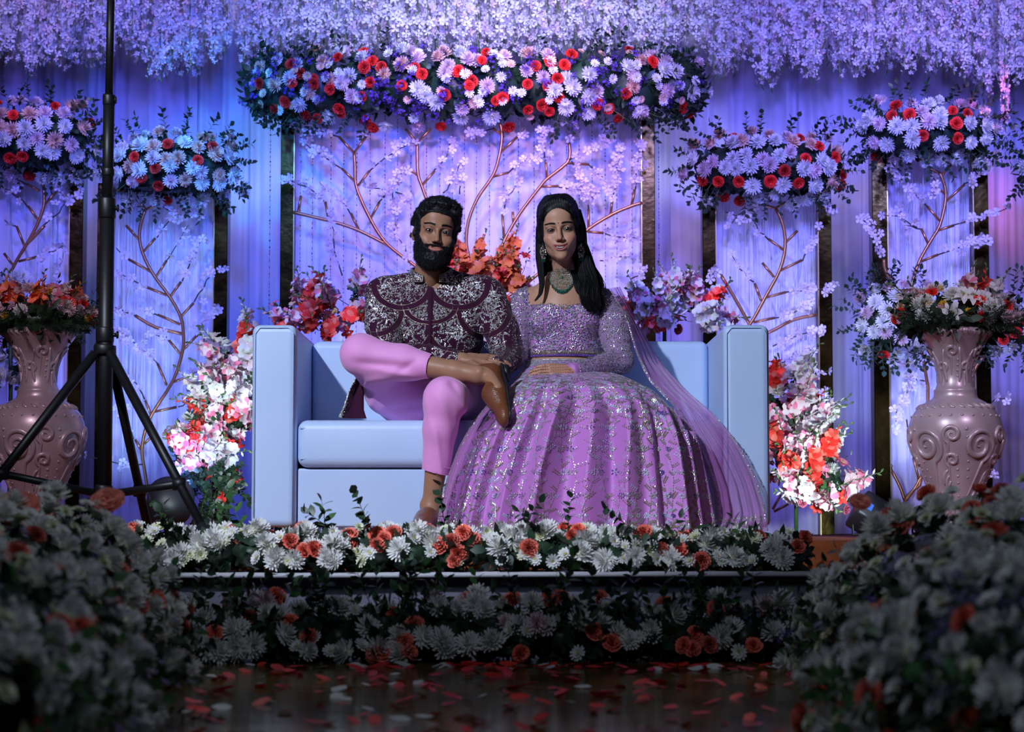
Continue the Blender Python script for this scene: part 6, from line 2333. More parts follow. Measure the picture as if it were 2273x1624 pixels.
def brow_hairs(root, Mx, V, Q, colr, n=300):
    """short hairs on the painted brows"""
    A = np.array(Mx.inverted())
    L = V @ A[:3, :3].T + A[:3, 3]
    ax_ = np.abs(L[:, 0])
    t = (ax_ - .012) / .038
    zb = .0225 + .006 * np.sin(np.clip(t, 0, 1) * 2.2) - .003 * np.clip(t, 0, 1)
    ok = np.where((t > 0) & (t < 1) & (np.abs(L[:, 2] - zb) < .0026) & (L[:, 1] < -.04))[0]
    gs = []
    for i in NR.choice(ok, n):
        p = L[i] + np.array([0, -.0008, 0])
        d = np.array([np.sign(p[0]) * .9, .2, .35 - t[i] * .6]) + NR.normal(0, .12, 3)
        d /= np.linalg.norm(d)
        gs.append(to_world(Mx, [p, p + d * .003 + np.array([0, -.0007, 0]), p + d * .0065]))
    strands('eyebrows', gs, HAIR, root, .00042)


def sample(f, A, V):
    A = np.broadcast_to(A, f.D.shape)
    i = np.clip(((V - f.lo) / f.h).round().astype(int), 0, np.array(f.D.shape) - 1)
    return A[i[:, 0], i[:, 1], i[:, 2]]


def compact(v, q):
    u, inv = np.unique(q, return_inverse=True)
    return v[u], inv.reshape(q.shape)


_CELLS = {}


def nearest2(pts, XZ, Yv, maxd=.012):
    """for each (x, z) the front-most cloth vertex close to it"""
    cell = .006
    ck = (len(XZ), float(XZ[0, 0]), float(XZ[-1, 1]))
    if ck not in _CELLS:
        key = {}
        K = np.floor(XZ / cell).astype(int)
        for i in np.argsort(-Yv):
            key[(K[i, 0], K[i, 1])] = i          # the last written has the smallest Y
        _CELLS[ck] = key
    key = _CELLS[ck]
    out = np.full(len(pts), -1)
    for n_, (x, z) in enumerate(pts):
        cx_, cz = int(math.floor(x / cell)), int(math.floor(z / cell))
        best, bd = -1, maxd * maxd
        for a in (0, -1, 1):
            for b in (0, -1, 1):
                i = key.get((cx_ + a, cz + b))
                if i is not None:
                    d = (XZ[i, 0] - x) ** 2 + (XZ[i, 1] - z) ** 2
                    if d < bd:
                        best, bd = i, d
        out[n_] = best
    return out


def motif_stamps():
    """bead layouts in a unit disc: (x, z, length, width, angle, material)"""
    out = []
    rr = random.Random(9)
    for k in range(5):
        L = []
        npet = [6, 8, 5, 7, 6][k]
        for i in range(npet):
            a = 2 * PI * i / npet
            L.append((.20 * math.cos(a), .20 * math.sin(a), .13, .055, a, 2 if k % 2 else 0))
        L.append((0, 0, .07, .07, 0, 1))
        for i in range(14):
            a = 2 * PI * i / 14
            L.append((.40 * math.cos(a), .40 * math.sin(a), .055, .04, a, 1))
        for i in range(npet):
            a = 2 * PI * (i + .5) / npet
            for j in range(5):
                r = .52 + .11 * j
                bb = a + .10 * j * (1 if k % 2 else -1)
                L.append((r * math.cos(bb), r * math.sin(bb), .075, .04, bb + .6, 0))
                L.append((r * math.cos(bb + .13), r * math.sin(bb + .13), .06, .032, bb - .5, 0 if j % 2 else 2))
            L.append((.98 * math.cos(a), .98 * math.sin(a), .06, .05, a, 2))
        out.append(L)
    return out


man()

# ------------------------------------------------------------------ the woman
def woman():
    base = at(1260, 1190, 7.9)
    root = empty('person', (base.x, 7.95, 0), 'smiling woman with long dark hair in an embroidered lilac skirt and blouse', 'person')
    C = at(1242, 513, 8.04)
    f, Mx, HV, HQ, HC = head(root, 'w', C, -0.05, -0.09, 0.06, 0.955, True, True, SKIN_F, None, .043)
    SL, SR = at(1172, 668, 8.17), at(1330, 668, 8.17)
    EL, WL = at(1142, 785, 8.10), at(1115, 805, 8.00)
    ER, WR = at(1378, 800, 8.00), at(1272, 822, 7.84)
    b = Field((-.06, 7.62, .38), (.50, 8.34, 1.06), .0052)
    b.cone(at(1254, 800, 8.15), at(1254, 740, 8.15), .118, .112, .05, sq=(1.12, .82, 1))
    b.cone(at(1254, 740, 8.15), at(1252, 690, 8.15), .112, .122, .05, sq=(1.12, .80, 1))
    b.ell(at(1252, 855, 8.12), (.16, .13, .10), .05)
    b.cone(SL, SR, .044, .044, .06)
    b.cone(at(1250, 680, 8.14), at(1248, 620, 8.13), .085, .043, .05)
    b.cone(at(1250, 665, 8.125), at(1250, 650, 8.125), .085, .07, .05, sq=(1.1, .6, 1))
    for s in (-1, 1):
        b.cone(at(1250 + s * 8, 652, 8.075), at(1250 + s * 58, 647, 8.11), .0075, .007, .02)
    for S_, E_, W_ in ((SL, EL, WL), (SR, ER, WR)):
        b.limb([S_, E_, W_], [.040, .032, .021], .02)
    BV, BQ = b.extract()
    BV = smooth_mesh(BV, BQ, 2)
    hd = Field((-.02, 7.60, .48), (.30, 7.94, .74), .0025)
    hand_prims(hd, WR, (-1.0, -.10, .02), (.05, -.62, .78), .92, .26, side=-1, spread=.10)
    GV, GQ = hd.extract()
    GV = smooth_mesh(GV, GQ, 1, .3)
    lgs = Field((-.15, 7.30, .0), (.45, 8.25, .64), .0095)
    for hx, kx, fx in ((1222, 1212, 1205), (1292, 1318, 1325)):
        h, k, a = at(hx, 850, 8.1), at(kx, 898, 7.70), at(fx, 1140, 7.68)
        lgs.limb([h, k], [.08, .055], .03)
        lgs.limb([k, a], [.052, .032], .02)
        lgs.cone((a.x, a.y + .02, .045), (a.x, a.y - .13, .035), .032, .026, .02)
    LV, LQ = lgs.extract()
    V, Q = joined([(HV, HQ), (BV, BQ), (GV, GQ), (LV, LQ)])
    V_body, Q_body = joined([(HV, HQ), (BV, BQ)])
    brow_hairs(root, Mx, HV, HQ, HC)
    col = np.tile(np.array(SKIN_F), (len(V), 1))
    col[:len(HV)] = HC
    # henna on the hand
    o = len(HV) + len(BV)
    g = V[o:o + len(GV)]
    w = np.clip(wob(g[:, 0], g[:, 1], g[:, 2], 420, 3) * 2, 0, 1)[:, None] * .75
    col[o:o + len(GV)] = np.array(SKIN_F) * (1 - w) + np.array((.22, .05, .03)) * w
    obj('body', np_mesh('body', V, Q, SKIN, color=col), root)

    # ---- hair: a raised cap swept back, then long locks
    X_, Y_, Z_ = f.grid()
    ax_ = np.abs(X_)
    n2 = wob(X_, Y_, Z_, 75, 4) * .0016 + wob(X_ * 2, Y_ * .5, Z_ * .5, 200, 5) * .0010
    line = .082 - .030 * (ax_ / .05) ** 2 - .115 * np.clip((Y_ + .052) / .05, 0, 1) - .03 * np.clip((ax_ - .05) / .02, 0, 1)
    m2 = np.clip((Z_ - line) / .010, -1, 1)
    m2 = np.where(Y_ > .0, np.clip((Z_ + .11) / .01, -1, 1), m2)
    up = np.clip((Z_ - .03) / .08, 0, 1)
    m3 = np.clip((Z_ - line) / .055, 0, 1)
    m3 = np.where(Y_ < .02, .06 + .94 * m3 * m3 * (3 - 2 * m3), 1)
    thk = .008 + .017 * up + .014 * up * np.clip((Y_ + .03) / .08, 0, 1) + .006 * up * (1 - (ax_ / .05) ** 2)
    th2 = np.where(m2 > 0, thk * np.clip(m3, 0, 1) + n2 * np.clip(m3, 0, 1), -.004)
    v, q = f.extract((f.D - th2).astype(np.float32))
    thv = sample(f, th2, v)
    q = q[(thv > .0005)[q].all(1)]
    v, q = compact(v, q)
    hair = obj('hair', np_mesh('hair', to_world(Mx, v), q, HAIR), root)
    nv = normals_of(v, q)
    gs = []
    for i in NR.choice(len(v), 4500):
        p = v[i]
        l = NR.uniform(.012, .030)
        d = np.array([p[0] * 3, 1.0, .15 if p[2] > .07 else -.6]) + NR.normal(0, .06, 3)
        d -= nv[i] * (d @ nv[i])
        d /= np.linalg.norm(d) + 1e-9
        a = p - nv[i] * .0004
        gs.append(to_world(Mx, [a, a + d * l * .5 + nv[i] * .0012, a + d * l - nv[i] * l * .12]))
    strands('hair_strands', gs, HAIR, hair, .00045)['kind'] = 'stuff'

    def lock(name, ctrl, n, wid, amp, freq, w=.0011, seed=1, tipw=.35):
        rr = np.random.RandomState(seed)
        P = np.array([at(*c) for c in ctrl])
        t = np.linspace(0, len(P) - 1, 34)
        G = np.stack([np.interp(t, range(len(P)), P[:, k]) for k in range(3)], 1)
        for _ in range(3):
            G[1:-1] = (G[:-2] + 2 * G[1:-1] + G[2:]) / 4
        W_ = np.interp(t, range(len(P)), wid)
        out = []
        for k in range(n):
            a, r = rr.uniform(0, 2 * PI), math.sqrt(rr.uniform(0, 1))
            ph = rr.normal(0, .5)
            u = np.linspace(0, 1, 34)
            off = np.stack([np.cos(a) * r * W_, np.sin(a) * r * W_ * .5 - .0, np.zeros(34)], 1)
            wv = amp * u[:, None] * np.stack([np.sin(u * freq + ph + a * .3), np.cos(u * freq + ph) * .7, np.zeros(34)], 1)
            m = rr.randint(26, 35)
            out.append((G + off + wv + rr.normal(0, .0008, 3))[:m])
        return strands(name, out, HAIR, hair, w)
    # mass behind the neck and shoulders
    lock('back_hair', [(1250, 490, 8.12), (1250, 580, 8.15), (1256, 640, 8.19), (1262, 730, 8.22)], 420, [.075, .085, .085, .075], .004, 9, .0022, 2)
    # the wavy fall over her left shoulder
    lock('side_lock', [(1288, 520, 8.10), (1296, 570, 8.08), (1302, 610, 8.055), (1308, 645, 8.03), (1312, 680, 8.02), (1310, 692, 8.015)], 330, [.016, .022, .032, .038, .030, .020], .010, 15, .0015, 3)
    lock('side_lock', [(1290, 530, 8.12), (1306, 585, 8.12), (1320, 620, 8.09), (1330, 655, 8.06), (1322, 690, 8.04)], 220, [.016, .024, .030, .030, .016], .010, 14, .0015, 4)
    lock('side_lock', [(1272, 600, 8.08), (1280, 625, 8.04), (1288, 650, 8.025), (1300, 672, 8.02)], 90, [.010, .012, .012, .008], .006, 8, .0013, 5)
    # the straight lock at the other side
    lock('side_lock', [(1202, 500, 8.06), (1199, 560, 8.05), (1200, 600, 8.045), (1204, 630, 8.04), (1200, 655, 8.03), (1188, 668, 8.03)], 170, [.008, .013, .013, .010, .006, .003], .003, 5, .0013, 6)
    lock('side_lock', [(1200, 470, 8.08), (1196, 520, 8.09), (1197, 570, 8.10), (1203, 620, 8.12)], 160, [.008, .012, .014, .014], .002, 5, .0015, 7)
    lock('side_lock', [(1284, 465, 8.06), (1293, 505, 8.06), (1297, 570, 8.07), (1298, 620, 8.06)], 220, [.008, .013, .015, .015], .003, 6, .0015, 8)

    # ---- blouse
    silver = mat('blouse_silver', (0.60, 0.58, 0.62), 0.28, .65)
    gold = mat('blouse_gold', (0.50, 0.44, 0.34), 0.3, .7)
    ice = mat('ice_beads', (0.55, 0.60, 0.80), 0.3, .2)
    violet = mat('violet_beads', (0.16, 0.07, 0.42), 0.25, .3)
    lil = mat('lilac_cloth', (0.46, 0.16, 0.50), 0.55, sheen=.35, bump=.1, bscale=700)
    net = mat('embroidered_net', (0.30, 0.17, 0.36), 0.6, sheen=.3, bump=.2, bscale=600)
    B = Field((-.04, 7.96, .60), (.40, 8.34, .98), .0050)
    B.cone(at(1254, 790, 8.15), at(1254, 740, 8.15), .124, .120, .05, sq=(1.12, .84, 1))
    B.cone(at(1254, 740, 8.15), at(1252, 695, 8.15), .120, .128, .05, sq=(1.12, .82, 1))
    for s in (-1, 1):
        B.ell(at(1252 + s * 42, 712, 8.075), (.062, .052, .056), .03)
    B.cone(SL, SR, .051, .051, .05)
    Xg, Yg, Zg = B.grid()
    neck = at(1240, 672, 8.0)
    cx_ = at(1240, 672, 8.05).x
    # square neckline, open at the top; the hem above the waist in soft waves
    cutn = np.maximum(np.maximum(np.abs(Xg - cx_) - (.108 + .10 * np.clip(Zg - neck.z, 0, 1)), neck.z - Zg), Yg - 8.30)
    B.D = np.maximum(B.D, -cutn.astype(np.float32))
    zh = at(0, 783, 8.06).z
    B.D = np.maximum(B.D, (zh + .004 * np.sin(Xg * 60) - Zg + 0 * Yg).astype(np.float32))
    V, Q = B.extract()
    V = smooth_mesh(V, Q, 2, .4)
    blouse = obj('blouse', np_mesh('blouse', V, Q, lil), root)
    bl = (V, normals_of(V, Q))
    # sleeves, puffed below the shoulder
    sl = Field((-.10, 7.78, .50), (.52, 8.32, 1.0), .0055)
    for S_, E_, W_, s in ((SL, EL, WL, -1), (SR, ER, WR, 1)):
        S2 = S_ + Vector((s * .012, 0, -.004))
        mid = S2.lerp(E_, .42) + Vector((s * .014, 0, 0))
        sl.cone(S2, mid, .052, .062, .02)
        sl.cone(mid, S2.lerp(E_, .68) + Vector((s * .006, 0, 0)), .062, .052, .02)
        sl.cone(S2.lerp(E_, .68) + Vector((s * .006, 0, 0)), E_, .050, .047, .01)
        sl.cone(E_, E_.lerp(W_, .9), .046, .0275, .015)
    Xg, Yg, Zg = sl.grid()
    sl.D = sl.D - (wob(Xg, Yg, Zg, 40, 3) * .003 + np.sin(Zg * 190) * .0012).astype(np.float32)
    V2, Q2 = sl.extract()
    V2 = smooth_mesh(V2, Q2, 1, .4)
    lab, cnt = islands(V2, Q2)
    for k in range(cnt):
        q = Q2[lab[Q2[:, 0]] == k]
        if len(q) < 200:
            continue
        v_, q_ = compact(V2, q)
        so = obj('sleeve', np_mesh('sleeve', v_, q_, net), root)
        Nn = normals_of(v_, q_)
        n = 9500
        k_ = NR.choice(len(v_), n)
        P, Nk = v_[k_] + NR.normal(0, .0025, (n, 3)), Nn[k_]
        nz = wob(P[:, 0], P[:, 1], P[:, 2], 75, 2) + .6 * np.sin(P[:, 2] * 420)
        low = P[:, 2] < .66
        keep = (nz > -.35) | low
        P, Nk = P[keep], Nk[keep]
        n = len(P)
        obj('embroidery', beads('sleeve_beads', P + Nk * .0015, Nk, NR.uniform(.0016, .0042, n), NR.uniform(.0011, .0022, n), NR.uniform(0, 6.28, n), [silver, gold, ice], NR.choice(3, n, p=[.45, .35, .2])), so, kind='stuff')
    # lilac inner cuff
    cf = MB()
    dw = (WR - ER).normalized()
    cf.tube([WR - dw * .040, WR - dw * .02, WR + dw * .004, WR + dw * .014], [.026, .0265, .029, .027], 18)
    obj('cuff', cf.mesh('cuff', lil), root)
    # blouse stones, dense
    n = 26000
    k_ = NR.choice(len(V), n)
    P, Nk = V[k_] + NR.normal(0, .0025, (n, 3)), bl[1][k_]
    keep = (Nk[:, 1] < .3)
    P, Nk = P[keep], Nk[keep]
    n = len(P)
    nz = wob(P[:, 0], P[:, 1], P[:, 2], 90, 2)
    u = NR.uniform(size=n)
    mi = np.where(u < .36, 0, np.where(u < .62, 1, np.where(u < .84, 2, 3)))
    keep = (nz > -.62) | (P[:, 2] < zh + .035) | (P[:, 2] > neck.z - .02)
    P, Nk, mi = P[keep], Nk[keep], mi[keep]
    n = len(P)
    obj('embroidery', beads('blouse_beads', P + Nk * .0012, Nk, NR.uniform(.0018, .0046, n), NR.uniform(.0013, .0026, n), NR.uniform(0, 6.28, n), [silver, gold, ice, violet], mi), blouse, kind='stuff')
    # fringe of violet drops at the hem
    fr = MB()
    Vf = V[(V[:, 1] < 8.16) & (np.abs(V[:, 2] - zh) < .012)]
    for i in range(70):
        x = np.interp(i, [0, 69], [Vf[:, 0].min() + .004, Vf[:, 0].max() - .004])
        j = np.argmin(np.abs(Vf[:, 0] - x) + (Vf[:, 1]) * .5)
        p = Vf[j]
        fr.tube([(x, p[1] - .003, zh + .010), (x, p[1] - .004, zh - .006)], [.0012, .0012], 4, 0)
        fr.tube([(x, p[1] - .004, zh - .005), (x, p[1] - .0045, zh - .010), (x, p[1] - .004, zh - .014)], [.0012, .0026, .0008], 5, 1)
    obj('bead_fringe', fr.mesh('bead_fringe', [gold, violet]), blouse, kind='stuff')

    # ---- necklace and earrings
    gem = mat('gold_kundan', (0.62, 0.50, 0.36), 0.25, .75)
    green = mat('emerald', (0.0, 0.10, 0.065), 0.1, .1, coat=1)
    nk = MB()
    # laid on the skin: each stone is dropped on the foremost point of neck and chest
    Nb_ = normals_of(V_body, Q_body)
    frm = Nb_[:, 1] < .2
    VF, NF = V_body[frm], Nb_[frm]
    k8 = 8.08 / F
    c0 = at(1247, 600, 8.08)
    def lay(x, z):
        i = nearest2(np.array([(x, z)]), VF[:, [0, 2]], VF[:, 1], .02)[0]
        return (VF[i], NF[i]) if i >= 0 else (None, None)
    Pn, Nn, Ln, mi = [], [], [], []
    for i in range(2300):
        t, r = NR.uniform(-1, 1), NR.uniform(0, 1)
        x = c0.x + t * 31 * k8
        top = 4 - 7 * abs(t) ** 2
        dep = 40 * (1 - abs(t) ** 2.2) + 12
        z = c0.z + (top - r * dep) * k8
        p, nn = lay(x, z)
        if p is None:
            continue
        Pn.append((x, p[1] - .0035, z))
        Nn.append((nn[0] * .6 + NR.normal(0, .15), -1, nn[2] * .5 + NR.normal(0, .15)))
        Ln.append(NR.uniform(.0018, .0034))
        mi.append(0 if NR.rand() < .7 else 1)
    neckl = obj('necklace', beads('necklace', np.array(Pn), np.array(Nn), Ln, np.array(Ln) * .75, NR.uniform(0, 6.28, len(Pn)), [gem, silver], np.array(mi), H=.002), root)
    gm = MB()
    for i in range(-8, 9):
        t = i / 8.6
        x = c0.x + t * 31 * k8
        z = c0.z + ((4 - 7 * t * t) - (40 * (1 - abs(t) ** 2.2) + 12)) * k8
        p, nn = lay(x, z)
        if p is None:
            continue
        q = Vector((x, p[1] - .005, z))
        s = .0030 if abs(i) > 2 else .0040
        gm.tube([q + Vector((0, 0, .004)), q + Vector((0, -.0015, -.003)), q + Vector((0, 0, -.012))], [.0012, s, .001], 7)
    p, nn = lay(c0.x, c0.z - 16 * k8)
    q = Vector((c0.x, p[1] - .006, c0.z - 16 * k8))
    gm.tube([q + Vector((0, 0, .006)), q, q + Vector((0, 0, -.007))], [.002, .0055, .002], 6)
    obj('emerald_drops', gm.mesh('emerald_drops', green), neckl)
    for s, (px, py, Y) in ((-1, (1206, 545, 8.045)), (1, (1290, 542, 8.06))):
        e0 = at(px, py, Y)
        Pe, Ne, Le = [], [], []
        for i in range(150):
            r = NR.uniform(0, 1)
            w_ = (.0042 + .0075 * math.sin(min(r, .86) / .86 * 2.7))
            a = NR.uniform(0, 2 * PI)
            Pe.append((e0.x + math.cos(a) * w_, e0.y - abs(math.sin(a)) * w_ * .6, e0.z - r * .052))
            Ne.append((math.cos(a), -abs(math.sin(a)) - .5, .2))
            Le.append(NR.uniform(.0014, .0026))
        er = obj('earring', beads('earring', np.array(Pe), np.array(Ne), Le, np.array(Le) * .8, NR.uniform(0, 6.28, 150), [gem, silver], NR.choice(2, 150), H=.0018), root)
        d = MB()
        for k in (-1, 0, 1):
            q = e0 + Vector((k * .005, -.004, -.052))
            d.tube([q, q + Vector((0, 0, -.006)), q + Vector((0, 0, -.012))], [.001, .0024, .0008], 6)
        d.tube([e0 + Vector((0, -.004, .012)), e0 + Vector((0, -.005, 0))], [.004, .003], 8)
        obj('emerald_drops', d.mesh('emerald_drops', green), er)

    # ---- skirt: one pleated surface from the waist over the knees to the hem
    R_ = [  # front py, left px, right px, Y front, Y sides
        (800, 1168, 1342, 8.035, 8.20), (812, 1160, 1350, 7.99, 8.20), (822, 1150, 1372, 7.90, 8.18), (830, 1140, 1402, 7.78, 8.14), (838, 1132, 1428, 7.66, 8.08), (850, 1118, 1458, 7.585, 8.02), (872, 1100, 1488, 7.545, 7.96),
        (905, 1080, 1512, 7.52, 7.90), (945, 1052, 1534, 7.50, 7.80), (1000, 1026, 1548, 7.48, 7.79), (1060, 1002, 1560, 7.46, 7.785), (1120, 984, 1570, 7.44, 7.78), (1165, 974, 1577, 7.425, 7.78), (1186, 972, 1580, 7.42, 7.78)]
    RR = np.array(R_, float)
    NRW, NCL = 110, 300
    tt = np.linspace(0, len(RR) - 1, NRW)
    cs = np.stack([np.interp(tt, range(len(RR)), RR[:, k]) for k in range(5)], 1)
    for _ in range(3):
        cs[1:-1] = (cs[:-2] + 2 * cs[1:-1] + cs[2:]) / 4
    G = np.zeros((NRW, NCL, 3))
    uu = np.linspace(-1, 1, NCL)
    rr = np.random.RandomState(12)
    fk = [(rr.uniform(5, 9), rr.uniform(0, 6), .40), (rr.uniform(11, 15), rr.uniform(0, 6), .42), (rr.uniform(19, 25), rr.uniform(0, 6), .25), (rr.uniform(33, 40), rr.uniform(0, 6), .12)]
    for i in range(NRW):
        py, xl, xr, yf, ys = cs[i]
        v = i / (NRW - 1)
        a = uu * (PI / 2)
        X0, X1 = X(xl, ys if v > .5 else (ys + yf) / 2), X(xr, ys if v > .5 else (ys + yf) / 2)
        z = at(0, py, yf).z
        cxm, hw = (X0 + X1) / 2, (X1 - X0) / 2
        ex = .82
        sx = np.sign(np.sin(a)) * np.abs(np.sin(a)) ** ex
        cy_ = np.cos(a) ** .62
        amp = .040 * np.clip((v - .30) / .35, 0, 1) + .004
        fold = np.zeros(NCL)
        for k_, p_, w_ in fk:
            s_ = np.sin(uu * k_ * 1.55 + p_ + .5 * np.sin(v * 3 + p_))
            fold += w_ * (1 - np.abs(s_) * 2 if k_ < 18 else s_)
        # the deep valley between the knees
        valley = -1.9 * np.exp(-((uu - .10 + .02 * np.sin(v * 6)) / .035) ** 2) * np.clip((v - .40) / .2, 0, 1)
        knees = .020 * (np.exp(-((uu + .32) / .22) ** 2) + np.exp(-((uu - .40) / .20) ** 2)) * np.exp(-((v - .45) / .16) ** 2)
        rad_ = fold * amp + valley * .022 + knees
        x = cxm + (hw + rad_ * .6 * np.abs(np.sin(a))) * sx
        y = ys - (ys - yf) * cy_ - rad_ * np.cos(a)
        zz = np.full(NCL, z)
        # the lap is higher over the thighs; the sides sag to the seat
        if v < .62:
            sag = np.clip((v - .15) / .3, 0, 1) * .05
            zz = zz - sag * np.abs(uu) ** 3
        zz += .012 * np.clip((v - .9) / .1, 0, 1) * (.5 + fold)
        y = np.where(zz < .44, np.minimum(y, 7.79), y)
        G[i] = np.stack([x, y, np.maximum(zz, .008)], 1)
    # soften where the seat edge bends the cloth
    for _ in range(2):
        G[1:-1, :, 1] = (G[:-2, :, 1] + 2 * G[1:-1, :, 1] + G[2:, :, 1]) / 4
    V = G.reshape(-1, 3)
    ii, jj = np.meshgrid(np.arange(NRW - 1), np.arange(NCL - 1), indexing='ij')
    a0 = (ii * NCL + jj).ravel()
    Q = np.stack([a0, a0 + 1, a0 + NCL + 1, a0 + NCL], 1)[:, ::-1]
    N = normals_of(V, Q).reshape(NRW, NCL, 3)
    if N[NRW // 2, NCL // 2, 1] > 0:
        N = -N
        Q = Q[:, ::-1]
    skirt_m = mat('lilac_skirt_silk', (0.54, 0.18, 0.60), 0.55, sheen=.4, bump=.12, bscale=500)
    skirt = obj('skirt', np_mesh('skirt', V, Q, skirt_m), root)
    def S(v, u):
        """position and normal at v (0 waist .. 1 hem), u (-1 .. 1)"""
        fv, fu = np.clip(v, 0, .999) * (NRW - 1), np.clip((u + 1) / 2, 0, .999) * (NCL - 1)
        i, j = fv.astype(int), fu.astype(int)
        a, b2 = (fv - i)[:, None], (fu - j)[:, None]
        def L(A):
            return (A[i, j] * (1 - a) + A[i + 1, j] * a) * (1 - b2) + (A[i, j + 1] * (1 - a) + A[i + 1, j + 1] * a) * b2
        n_ = L(N)
        return L(G), n_ / (np.linalg.norm(n_, axis=1)[:, None] + 1e-9)
    # vines of leaves and flowers up the skirt, closer towards the hem; widths in metres
    vs, us, Ls, Ws, As, Ms = [], [], [], [], [], []
    rr = random.Random(4)
    def W_at(v):
        i = int(v * (NRW - 1))
        return max(.12, float(np.abs(G[i, -1, 0] - G[i, 0, 0])) * .62)
    def H_at(v):
        return 1.05
    def addb(v, u, l, w, a, m):
        if 0.06 < v < .995 and -1 < u < 1:
            vs.append(v); us.append(u); Ls.append(l); Ws.append(w); As.append(a); Ms.append(m)
    def flower_stamp(v, u, r, m):
        w = W_at(v)
        n_ = rr.choice((5, 6, 7, 8))
        for k in range(n_):
            a = 2 * PI * k / n_
            addb(v - r * .6 * math.sin(a) / H_at(v), u + r * .6 * math.cos(a) / w, r * .42, r * .17, a, m)
        addb(v, u, r * .2, r * .2, 0, 1)
    def leaf_stamp(v, u, a, l, m):
        w = W_at(v)
        for k in range(4):
            t = (k + .5) / 4
            for s in (-1, 1):
                addb(v - (l * t * math.sin(a) + s * l * .12 * math.cos(a)) / H_at(v), u + (l * t * math.cos(a) - s * l * .12 * math.sin(a)) / w, l * .17, l * .07, a + s * .55, m)
    for k in range(36):
        u0 = -0.97 + 1.94 * (k + .5) / 36
        v = .985
        u = u0
        ph = rr.uniform(0, 6)
        top = .30 if k % 2 else .36
        if k % 3 == 0:
            top = .20
        n_ = 0
        while v > top:
            v -= .0075
            u = u0 * (1 - .0 * (1 - v)) + .018 * math.sin(v * 22 + ph)
            addb(v, u, .0034, .0014, PI / 2 + .5 * math.cos(v * 22 + ph), 1 if n_ % 3 else 0)
            n_ += 1
            if n_ % 3 == 0:
                s = 1 if (n_ // 3) % 2 else -1
                leaf_stamp(v, u, PI / 2 - s * rr.uniform(.5, 1.1), rr.uniform(.016, .028), rr.choice((0, 0, 1, 1, 2)))
            if n_ % 9 == 4:
                flower_stamp(v, u + rr.uniform(-.014, .014), rr.uniform(.008, .013), rr.choice((2, 2, 0, 3)))
    # hem border
    for k in range(170):
        u = -1 + 2 * (k + .5) / 170
        v = .955 + .018 * math.sin(k * .55)
        flower_stamp(v, u, rr.uniform(.006, .010), rr.choice((0, 1, 2)))
        leaf_stamp(v - .02, u, PI / 2 + rr.uniform(-.9, .9), .016, rr.choice((0, 1)))
        addb(.988, u, .004, .002, 0, 0)
        addb(.982, u + .006, .004, .002, 0, 1)
    # dense lap and waist work
    for k in range(260):
        v, u = rr.uniform(.10, .42), rr.uniform(-.75, .75)
        if rr.random() < .5:
            leaf_stamp(v, u, rr.uniform(0, 6.28), rr.uniform(.014, .022), rr.choice((0, 1)))
        else:
            flower_stamp(v, u, rr.uniform(.006, .012), rr.choice((0, 2, 2)))
    vs, us = np.array(vs), np.array(us)
    P, Nn = S(vs, us)
    emb = beads('skirt_embroidery', P + Nn * .0012, Nn, np.array(Ls) * 1.2, np.array(Ws) * 1.5, np.array(As), [silver, gold, ice, violet], np.array(Ms))
    obj('embroidery', emb, skirt, kind='stuff')
    # waistband of stones
    wb = MB()
    Pw = np.array([G[0, j] for j in range(0, NCL, 3)])
    wv_, wu_ = NR.uniform(0, .075, 2600), NR.uniform(-.9, .9, 2600)
    P, Nn = S(wv_, wu_)
    obj('waistband', beads('waistband', P + Nn * .002, Nn, NR.uniform(.0016, .0034, 2600), NR.uniform(.0012, .002, 2600), NR.uniform(0, 6.28, 2600), [silver, gold, ice], NR.choice(3, 2600)), skirt, kind='stuff')
    band = MB()
    for zo, r_ in ((.004, .0035), (-.012, .003)):
        band.tube([(p[0], p[1] - .001, p[2] + zo) for p in Pw], r_, 6)
    obj('waist_cord', band.mesh('waist_cord', silver), skirt)

    # ---- the sheer dupatta from her left shoulder to the floor beside the sofa arm
    sheer = bpy.data.materials.new('sheer_lilac_net')
    sheer.use_nodes = True
    nt = sheer.node_tree
    bs = nt.nodes['Principled BSDF']
    bs.inputs['Base Color'].default_value = (.50, .16, .52, 1)
    bs.inputs['Roughness'].default_value = .6
    bs.inputs['Sheen Weight'].default_value = .4
    tr = nt.nodes.new('ShaderNodeBsdfTransparent')
    tr.inputs[0].default_value = (.93, .84, .95, 1)
    mx = nt.nodes.new('ShaderNodeMixShader')
    lw = nt.nodes.new('ShaderNodeLayerWeight')
    lw.inputs[0].default_value = .35
    mr = nt.nodes.new('ShaderNodeMapRange')
    mr.inputs['To Min'].default_value = .42
    mr.inputs['To Max'].default_value = .95
    nt.links.new(lw.outputs['Facing'], mr.inputs['Value'])
    nt.links.new(mr.outputs['Result'], mx.inputs[0])
    nt.links.new(tr.outputs[0], mx.inputs[1])
    nt.links.new(bs.outputs[0], mx.inputs[2])
    nt.links.new(mx.outputs[0], nt.nodes['Material Output'].inputs[0])
    def veil(inner, outer, seed, folds=5, amp=.012):
        A = np.array([at(*p) for p in inner])
        Bp = np.array([at(*p) for p in outer])
        n_, m_ = 90, 44
        t = np.linspace(0, len(A) - 1, n_)
        A2 = np.stack([np.interp(t, range(len(A)), A[:, k]) for k in range(3)], 1)
        B2 = np.stack([np.interp(t, range(len(Bp)), Bp[:, k]) for k in range(3)], 1)
        for _ in range(6):
            A2[1:-1] = (A2[:-2] + 2 * A2[1:-1] + A2[2:]) / 4
            B2[1:-1] = (B2[:-2] + 2 * B2[1:-1] + B2[2:]) / 4
        s = np.linspace(0, 1, m_)
        rr = np.random.RandomState(seed)
        Gd = A2[:, None] * (1 - s)[None, :, None] + B2[:, None] * s[None, :, None]
